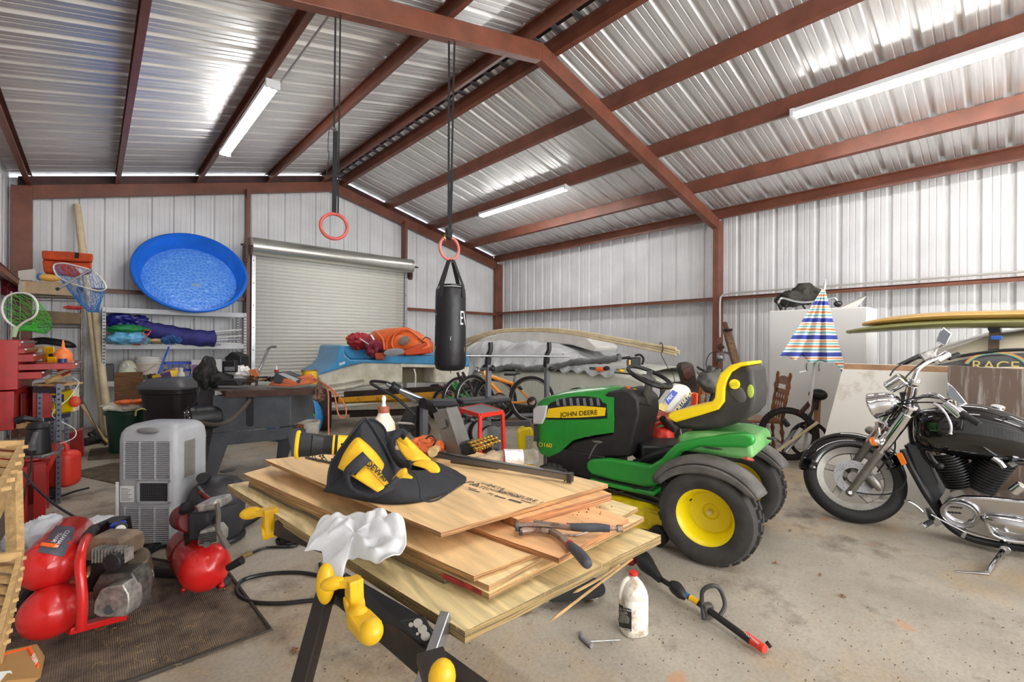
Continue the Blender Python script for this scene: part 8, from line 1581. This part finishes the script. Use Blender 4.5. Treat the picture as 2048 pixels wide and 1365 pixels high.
bq2 = thing('speaker_grill', 'dark brown oblong seat back standing on the car bumper end', 'seat', at(1378, 790, 5.2)); obj('shell', FP([(1359, 735), (1362, 727), (1378, 724), (1388, 730), (1398, 775), (1396, 792), (1378, 794), (1370, 775)], 5.2, .12), mat('seat_brown', (62, 50, 44), .6), bq2, bevel=.02); obj('front_pad', FP([(1364, 740), (1380, 736), (1388, 752), (1376, 762), (1368, 758)], 5.19, .02), mat('pad_maroon', (92, 56, 46), .6), bq2, bevel=.01)
db = thing('dirt_bike', 'dusty old motorcycle with bare tank parked behind the mower', 'motorcycle', fl(1430, 850)); obj('tank', crumple(at(1425, 762, 4.9), (.22, .13, .13), 91, .12, 3), mat('dust_tank', (98, 96, 92), .55, noise=.3, nscale=8), db, smooth=180); obj('handlebar', MB().tube(bez([at(1395, 735, 4.9), at(1408, 742, 4.8), at(1425, 742, 4.9), at(1432, 735, 5.0)], 4), .012, 8), dsteel, db); obj('instruments', MB().cyl(at(1420, 745, 4.9), at(1425, 735, 4.9), .05, n=18).cyl(at(1432, 748, 4.9), at(1437, 738, 4.9), .05, n=18), dsteel, db); obj('cable', MB().tube(bez([at(1395, 745, 4.9), at(1402, 755, 4.8), at(1412, 757, 4.85)], 4), .006, 6), black, db)
obj('frame', MB().tube(bez([at(1432, 775, 4.9), at(1420, 820, 4.9), at(1430, 850, 4.9)], 4), .03, 8), black, db)
for px in (1400, 1475): c = at(px, 840, 4.95); c.z = .3; obj('wheel', MB().torus(c, .25, .05, FW, 30, 10), rubber, db)
cnd = thing('conduit_run', 'grey electrical conduit bent down the column to a small box', 'conduit', (8.25, 3.5, 1)); cpt = lambda px, py: pX(px, py, 8.26)
obj('pipe', MB().tube([pX(1440, 675, 8.26), pX(1440, 610, 8.26), pX(1441, 596, 8.26), pX(1447, 589, 8.26), pX(1460, 587, 8.28), pX(2048, 543, 8.34), V(8.34, -2, 2.30)], .016, 8), cm, cnd); obj('junction_box', MB().cb(pX(1441, 714, 8.24), (.06, .12, .14)), alu, cnd, bevel=.008); obj('round_cover', MB().cyl(pX(1441, 695, 8.2), pX(1441, 695, 8.14), .075, n=4), rust, cnd); obj('side_pipe', MB().tube([pX(1448, 704, 8.2), pX(1470, 712, 8.2)], .02, 8), steel, cnd); obj('outlet', MB().ell(pX(1440, 716, 8.2), (.05, .06, .07)), steel, cnd); obj('cable', MB().tube(bez([pX(1438, 704, 8.2), pX(1420, 708, 8.2), pX(1412, 730, 8.2), pX(1425, 752, 8.2)], 5), .007, 6), black, cnd)
ol = thing('boat_oar', 'brown wooden post leaning beside the column', 'post', fl(1475, 840)); obj('shaft', MB().beam(at(1474, 735, 6.3), at(1454, 662, 6.6), .10, .07), mat('old_wood', (124, 94, 70), .7, noise=.3, nscale=8, stretch=(1, 1, 6)), ol, bevel=.01); obj('tie', MB().torus(at(1455, 660, 6.5), .05, .02, UP, 16, 6), black, ol); obj('tip', MB().beam(at(1454, 662, 6.6), at(1449, 646, 6.7), .05, .04), rust, ol); p = at(1474, 735, 6.3); obj('foot', MB().beam(p, V(p.x + .05, p.y - .05, 0), .10, .07), BM['old_wood'], ol)
# ---------- white cabinet with odds and ends ----------
cab = thing('cabinet', 'tall plain white cabinet against the right wall behind the umbrella', 'cabinet', (7.3, 1.8, 0)); cwh = mat('cabinet_white', (236, 236, 234), .35)
yA = pX(1540, 622, 7.0).y; yBb = pX(1735, 616, 7.0).y; zc_ = 1.87; obj('carcass', MB().box(7.0, 7.57, yBb, yA, 0, zc_), cwh, cab, smooth=0, bevel=.006)
ys = pX(1627, 800, 7.0).y
for k, (y0, y1) in enumerate(((yBb + .005, ys - .003), (ys + .003, yA - .005))): d_ = obj('door', MB().box(6.975, 6.998, y0, y1, .08, zc_ - .01), cwh, cab, smooth=0, bevel=.004); yy = ys + (.07 if k else -.07); obj('handle', MB().tube(bez([V(6.975, yy, 1.16), V(6.955, yy, 1.13), V(6.955, yy, 1.09), V(6.975, yy, 1.06)], 3), .006, 6), steel, d_)
dbg = thing('duffel_bag', 'dark grey canvas bag lying on top of the white cabinet', 'bag', at(1590, 615, 6.6)); dgm = mat('bag_charcoal', (66, 62, 56), .8, noise=.3, nscale=10, bump=.4, bscale=30); obj('main_pouch', crumple(at(1583, 598, 6.7), (.24, .2, .13), 101, .3, 4), dgm, dbg, smooth=60); obj('side_pouch', crumple(at(1612, 588, 6.8), (.18, .16, .15), 102, .3, 4), dgm, dbg, smooth=60); obj('strap', MB().tube(bez([at(*p, 6.45) for p in ((1570, 620), (1580, 600), (1600, 606), (1610, 618))], 4), .012, 6), black, dbg)
hb3 = thing('walking_frame_bar', 'bent metal handlebar with black grip lying on the white cabinet', 'handlebar', at(1570, 618, 6.45)); obj('bar', MB().tube(bez([at(*p, 6.4) for p in ((1557, 612), (1558, 602), (1566, 597), (1590, 603), (1612, 605), (1650, 600), (1668, 596), (1676, 606))], 5), .016, 8), steel, hb3); obj('grip', MB().tube([at(1557, 608, 6.38), at(1563, 620, 6.35)], .022, 8), black, hb3); obj('clamp', MB().ell(at(1676, 608, 6.4), (.05, .05, .045)), dsteel, hb3)
single('white_wedge', MB().poly([at(1682, 616, 6.6), at(1715, 614, 6.6), at(1733, 593, 6.7)], FW * .12), mat('wedge_pale', (206, 204, 198), .6), 'pale wedge shaped board lying on the cabinet end', 'board', smooth=0)
# ---------- umbrella ----------
def umbmat():
    m = bpy.data.materials.new('striped_canvas'); m.use_nodes = True; nt = m.node_tree; b = nt.nodes['Principled BSDF']; b.inputs['Roughness'].default_value = .8; uv = nt.nodes.new('ShaderNodeAttribute'); uv.attribute_name = 'stripe'; r = nt.nodes.new('ShaderNodeValToRGB'); r.color_ramp.interpolation = 'CONSTANT'
    mo = nt.nodes.new('ShaderNodeMath'); mo.operation = 'FRACT'; nt.links.new(uv.outputs['Fac'], mo.inputs[0]); nt.links.new(mo.outputs[0], r.inputs[0])
    cs = [(0, (58, 72, 158)), (.24, (236, 234, 226)), (.31, (240, 160, 104)), (.39, (236, 234, 226)), (.45, (120, 186, 190)), (.55, (236, 234, 226)), (.61, (206, 104, 62)), (.68, (240, 190, 140)), (.74, (236, 234, 226)), (.80, (110, 170, 176)), (.90, (236, 234, 226))]
    e = r.color_ramp.elements; e[0].position = 0; e[0].color = sc(cs[0][1]); e[1].position = cs[1][0]; e[1].color = sc(cs[1][1])
    for p, c in cs[2:]: x = e.new(p); x.color = sc(c)
    nt.links.new(r.outputs[0], b.inputs['Base Color']); return m
ub = thing('beach_umbrella', 'half closed striped beach umbrella with white pole in front of the cabinet', 'umbrella', fl(1608, 918)); ud = 5.2
pA, pB = fl(1606, 922), at(1650, 566, ud + .05); obj('pole', MB().cyl(pA, pA.lerp(pB, .5), .018, n=14).cyl(pA.lerp(pB, .5), pB, .013, n=12), white, ub); obj('tip', MB().cyl(pB, pB + (pB - pA).normalized() * .04, .010, .006, 10), white, ub); obj('tilt_hook', MB().tube([at(1612, 742, 5.2), at(1598, 745, 5.15)], .008, 6), white, ub)
low = [(1558, 716), (1572, 712), (1590, 722), (1604, 712), (1620, 726), (1640, 722), (1655, 726), (1672, 728), (1688, 750), (1690, 735), (1676, 700), (1650, 690), (1600, 690), (1575, 700)]
top_ = at(1648, 572, ud); NR = 56; lw_ = []
dep = [0, .0, -.08, .0, -.12, -.0, -.12, -.02, 0, .1, .2, .25, .25, .12]
LW = bez([at(p[0], p[1], ud + q) for p, q in zip(low, dep)] + [at(low[0][0], low[0][1], ud)], 4)[:-1]; NR = len(LW); NV = 26
g = MB(); g.grid(lambda u, v: top_.lerp(LW[int(round(u * NR)) % NR], .06 + .94 * v) + (LW[int(round(u * NR)) % NR] - top_).cross(UP).normalized() * 0, NR, NV)
o = obj('canopy', g, umbmat(), ub, smooth=60, solid=.003); at_ = o.data.attributes.new('stripe', 'FLOAT', 'POINT'); at_.data.foreach_set('value', [(top_.z - o.data.vertices[i].co.z) * 5.2 + .1 for i in range(len(o.data.vertices))])
obj('valance_lining', MB().loft([[top_.lerp(p, .90) for p in LW], [top_.lerp(p, .97) + (top_ - p).normalized() * 0 for p in LW]], cap=False), mat('lining_grey', (176, 176, 176), .8), ub, smooth=60)
# ---------- painted boards leaning on the second car ----------
pm_w = mat('painted_ply', (212, 208, 198), .55, noise=.12, nscale=2.5, c2=(176, 166, 150), thr=(.28, .42)); pm_b = mat('brown_board', (150, 142, 134), .5, c2=(92, 74, 62), nscale=4, stretch=(1, 5, .4), thr=(.50, .66))
lb = thing('painted_board', 'large whitewashed plywood sheet leaning on edge behind the motorcycle', 'board', fl(1700, 990)); qa, qb_, qc, qd = pX(1688, 728, 5.35), pX(2060, 738, 5.5), V(5.15, -.35, .0), pX(1622, 905, 5.05)
qe = V(qd.x - .02, qd.y + .0, 0); obj('sheet', MB().poly([qa, qb_, V(qb_.x - .3, qb_.y - .2, 0), V(5.0, qd.y, 0)], V(.02, 0, .004)), pm_w, lb, smooth=0); obj('bare_edge', MB().poly([qa - XD * .002, qb_ - XD * .002, qb_ - UP * .05 - XD * .012, qa - UP * .05 - XD * .012], V(-.002, 0, 0)), mat('ply_edge_brown', (176, 134, 98), .6, noise=.2, nscale=6), lb, smooth=0)
bbx = thing('brown_board', 'brown stained board with white streaks leaning in front of the whitewashed sheet', 'board', fl(1980, 1000)); a_, b2_ = pX(1895, 732, 5.30), pX(2070, 742, 5.32); obj('sheet', MB().poly([a_, b2_, V(4.98, b2_.y - .05, 0), V(4.95, a_.y - .05, 0)], V(.018, 0, .004)), pm_b, bbx, smooth=0)
# second car
c2m = mat('wagon_paint', (232, 222, 198), .3, .0, noise=.06, nscale=2, coat=.5); cw = thing('wagon', 'beige estate car with roof rack parked behind the leaning boards', 'car', (6.7, .1, 0)); wx0, wx1 = 5.85, 7.5
def wp(px, py, X=5.85): p = pX(px, py, X); return (p.y, p.z)
roof = [(1.72, 1.02), (1.22, 1.08), (.62, 1.36), (.28, 1.50), (-.1, 1.56), (-.9, 1.57), (-1.7, 1.50), (-2.3, 1.1), (-2.4, .4), (1.8, .35), (2.1, .45), (2.15, .8)]
obj('body', MB().poly([V(wx0, y, z) for y, z in [(1.10, .8), (1.08, 1.0), (.95, 1.04), (-3.3, 1.0), (-3.4, .4), (-2.9, .3), (.8, .3), (1.08, .45)]], (wx1 - wx0, 0, 0)), c2m, cw, bevel=.06, bseg=4)
pf2 = [(1.02, 0), (.62, .62), (.22, .9), (-.1, 1), (-.9, 1), (-1.7, .8), (-2.3, 0)]
obj('cabin', MB().loft([[V(x, y, 1.02 + zz * h) for y, zz in pf2] for x, h in ((wx0 + .03, .05), (wx0 + .13, .35), (wx0 + .25, .45), (wx0 + .45, .53), (wx0 + .8, .57), (wx1 - .45, .53), (wx1 - .25, .45), (wx1 - .13, .35), (wx1 - .03, .05))]), c2m, cw, smooth=60)
gl_ = mat('side_glass', (96, 98, 100), .12, .2); obj('side_window', MB().poly([V(wx0 + .13, y, z) for y, z in [(.80, 1.08), (.55, 1.22), (.2, 1.32), (-.1, 1.35), (-1.0, 1.35), (-1.5, 1.25), (-1.7, 1.08)]], V(-.05, 0, -.02)), gl_, cw, smooth=0)
obj('window_trim', MB().tube(bez([V(wx0 + .075, y, z) for y, z in [(.84, 1.08), (.57, 1.24), (.2, 1.34), (-.1, 1.37), (-1.0, 1.37), (-1.6, 1.25)]], 4), .014, 8), black, cw)
obj('rear_window', MB().poly([V(wx0 + .2, 1.01, 1.06), V(wx1 - .2, 1.01, 1.06), V(wx1 - .32, .66, 1.30), V(wx0 + .32, .66, 1.30)], V(0, .02, .02)), gl_, cw, smooth=0)
for y in (.45, -2.6):
    for x in (wx0 + .1, wx1 - .1): obj('wheel', MB().cyl((x - .1, y, .32), (x + .1, y, .32), .32, n=28), rubber, cw, bevel=.02)
obj('strap', MB().poly([V(wx0 + .11, .19, 1.36), V(wx0 + .11, .12, 1.37), V(wx0 + .34, .12, 1.54), V(wx0 + .34, .19, 1.53)], V(-.012, 0, .01)), mat('strap_brown', (96, 80, 66), .7), cw, smooth=0); obj('rack_pad', MB().tube([V(wx0 + .3, .16, 1.56), V(wx1 - .3, .16, 1.56)], .04, 12), black, cw)
arcm = mat('sticker_orange', (196, 150, 110), .5)
ac2 = pX(1992, 742, wx0 + .055)
for k, (r, c) in enumerate(((.21, (214, 140, 100)), (.20, (206, 186, 90)), (.19, (110, 160, 170)))): obj('window_sticker', MB().tube([ac2 + YD * r * math.cos(math.radians(a)) * 1.0 + UP * r * .8 * math.sin(math.radians(a)) + XD * .02 * math.sin(math.radians(a)) for a in range(20, 175, 8)], .005, 6), mat('sticker%d' % k, c, .5), cw)
text('lettering', 'RACE', .12, frameM(pX(1990, 733, wx0 + .05), -YD, UP + XD * .2), mat('letter_sand', (196, 176, 100), .5), cw, ext=.002)
single('small_box', MB().cb(pX(1993, 676, wx0 + .12), (.05, .07, .035)), mat('box_blue', (40, 90, 180), .5), 'small blue and black box lying on the estate car roof edge', 'box', bevel=.004)
def surf(lab, p0, p1, p2, wid, th, m, name='surfboard'):
    P = bez([p0, p1, p2], 12); n = len(P); g = MB(); rings = []
    for i, p in enumerate(P):
        t = i / (n - 1); w = wid * (math.sin(math.pi * min(.97, .03 + t * .80)) ** .7); h = th * (math.sin(math.pi * min(.97, .05 + t * .80)) ** .5); rings.append([p + XD * w * math.cos(a) + UP * h * math.sin(a) for a in [6.2832 * k / 16 for k in range(16)]])
    return single(name, g.loft(rings), m, lab, 'surfboard', 'surfboards on the roof rack', smooth=60)
surf('upper yellow surfboard strapped on the roof of the estate car', pX(1726, 649, 6.3), pX(1900, 634, 6.3) , pX(2100, 637, 6.3) + V(0, -1.0, .0), .27, .05, mat('board_yellow', (214, 172, 92), .3, noise=.1, nscale=3, coat=.4))
surf('lower olive green surfboard under the yellow one', pX(1694, 664, 6.2), pX(1900, 649, 6.25), pX(2100, 651, 6.25) + V(0, -1.0, .0), .27, .045, mat('board_olive', (128, 128, 72), .3, noise=.1, nscale=3, coat=.4))
single('board_fin', MB().poly([pX(1694, 662, 6.2), pX(1703, 662, 6.2), pX(1702, 668, 6.2), pX(1697, 668, 6.2)], XD * .01), black, 'small black fin at the tip of the olive surfboard', 'fin')
# mountain bike heap by the cabinet
mbk = thing('mountain_bike', 'dusty mountain bicycle slumped on its knobbly tyre by the cabinet', 'bicycle', fl(1590, 920)); c = at(1590, 862, 5.5)
obj('wheel', MB().torus(at(1576, 868, 5.5), .27, .03, (FW * .85 + RT * .7), 44, 10), rubber, mbk); g = MB(); x, y, z = basis(FW * .85 + RT * .7)
for k in range(60): a = k * 6; d = x * math.cos(math.radians(a)) + y * math.sin(math.radians(a)); g.cb(at(1576, 868, 5.5) + d * .30, (.03, .03, .03))
obj('knob', g, rubber, mbk, smooth=0, kind='stuff')
for a, b, r, m in (((1560, 900), (1598, 850), .02, steel), ((1570, 905), (1612, 858), .02, steel), ((1598, 830), (1625, 800), .026, mat('bike_maroon', (70, 40, 40), .5)), ((1610, 860), (1630, 805), .02, BM['bike_maroon']), ((1598, 850), (1630, 870), .022, black)): obj('frame_tube', MB().tube([at(*a, 5.4), at(*b, 5.5)], r, 8), m, mbk)
obj('pedal', MB().cyl(at(1566, 840, 5.3), at(1576, 852, 5.3), .03, n=10), black, mbk); obj('saddle', MB().ell(at(1636, 790, 5.5), (.06, .1, .07)), black, mbk); obj('saddle_post', MB().tube([at(1634, 795, 5.5), at(1630, 820, 5.5)], .03, 8), black, mbk); obj('lower_wheel', MB().torus(at(1618, 880, 5.45), .2, .02, FW + RT * .2, 34, 8), rubber, mbk)
single('long_stick', MB().cyl(fl(1528, 925) + UP * .02, at(1636, 845, 5.2), .017, n=10), bamboo, 'pale wooden stick leaning across the mountain bicycle', 'stick')
single('wood_plank', MB().beam(at(1632, 870, 5.5), at(1636, 800, 5.6), .06, .03), mat('plank_brown', (150, 112, 74), .7), 'narrow brown plank upright behind the umbrella pole', 'plank', smooth=0)
# ---------- floor litter ----------
lfm = mat('oak_leaf', (156, 112, 78), .85, noise=.35, nscale=60); random.seed(44)
def leaf(p, s, a, lab):
    n = 14; P = []
    for k in range(n): t = 6.2832 * k / n; r = s * (1 if k % 2 else .55) * (1.4 if abs(math.cos(t)) > .8 else .8); P.append(p + V(r * math.cos(t + a), r * .7 * math.sin(t + a), .004 + .008 * random.random()))
    single('dry_leaf', MB().add([p + V(0, 0, .008)] + P, [(0, 1 + k, 1 + (k + 1) % n) for k in range(n)]), lfm, lab, 'leaf', 'dry oak leaves on the concrete', smooth=0, solid=.001)
for px, py, s, lab in ((1434, 1134, .035, 'dry oak leaf nearest the mower rear wheel'), (1552, 1128, .018, 'small dry leaf lying right of the mower wheel'), (1580, 1063, .02, 'dry leaf midway between mower wheel and motorcycle'), (1180, 1206, .03, 'dry leaf at the end of the skateboard'), (1052, 1228, .03, 'brown leaf scrap below the plywood corner'), (590, 1305, .03, 'dry curled leaf left of the workbench leg'), (1640, 1152, .018, 'small leaf on the open concrete below the motorcycle wheel'), (1685, 1195, .02, 'leaf furthest right on the open concrete'), (200, 1262, .03, 'curled leaf on the floor mat in front of the compressor'), (288, 1250, .02, 'leaf scrap on the mat at the compressor foot'), (450, 1180, .02, 'leaf scrap on the mat by the small compressor')):
    leaf(fl(px, py, .010 if px < 460 else .001), s, px * .37, lab)
single('flat_stone', MB().ell(fl(1688, 1035) + UP * .012, (.045, .03, .015)), mat('stone_tan', (158, 128, 104), .8, noise=.2, nscale=20), 'flat tan stone on the concrete by the motorcycle wheel', 'stone')
g = MB(); random.seed(12)
for k in range(500):
    px = random.uniform(560, 2048); py = random.uniform(1120, 1365); p = fl(px, py, .001); s = random.uniform(.001, .004); g.ell(p, (s * 1.5, s, s * .6), 5, 3)
single('floor_grit', g, mat('grit', (96, 76, 58), .9), 'scattered brown crumbs and grit on the open concrete', 'grit', kind='stuff', smooth=0)
g = MB()
for k in range(70):
    p = fl(random.uniform(180, 420), random.uniform(1225, 1350), .012); a = random.uniform(0, 6.28); L_ = random.uniform(.01, .045); g.tube(bez([p, p + V(math.cos(a), math.sin(a), 0) * L_ * .5 + V(0, 0, .006), p + V(math.cos(a + .5), math.sin(a + .5), 0) * L_], 3), .0007, 3)
single('straw', g, mat('straw', (196, 164, 110), .8), 'dry straw bits strewn over the front floor mat', 'straw', kind='stuff', smooth=0)
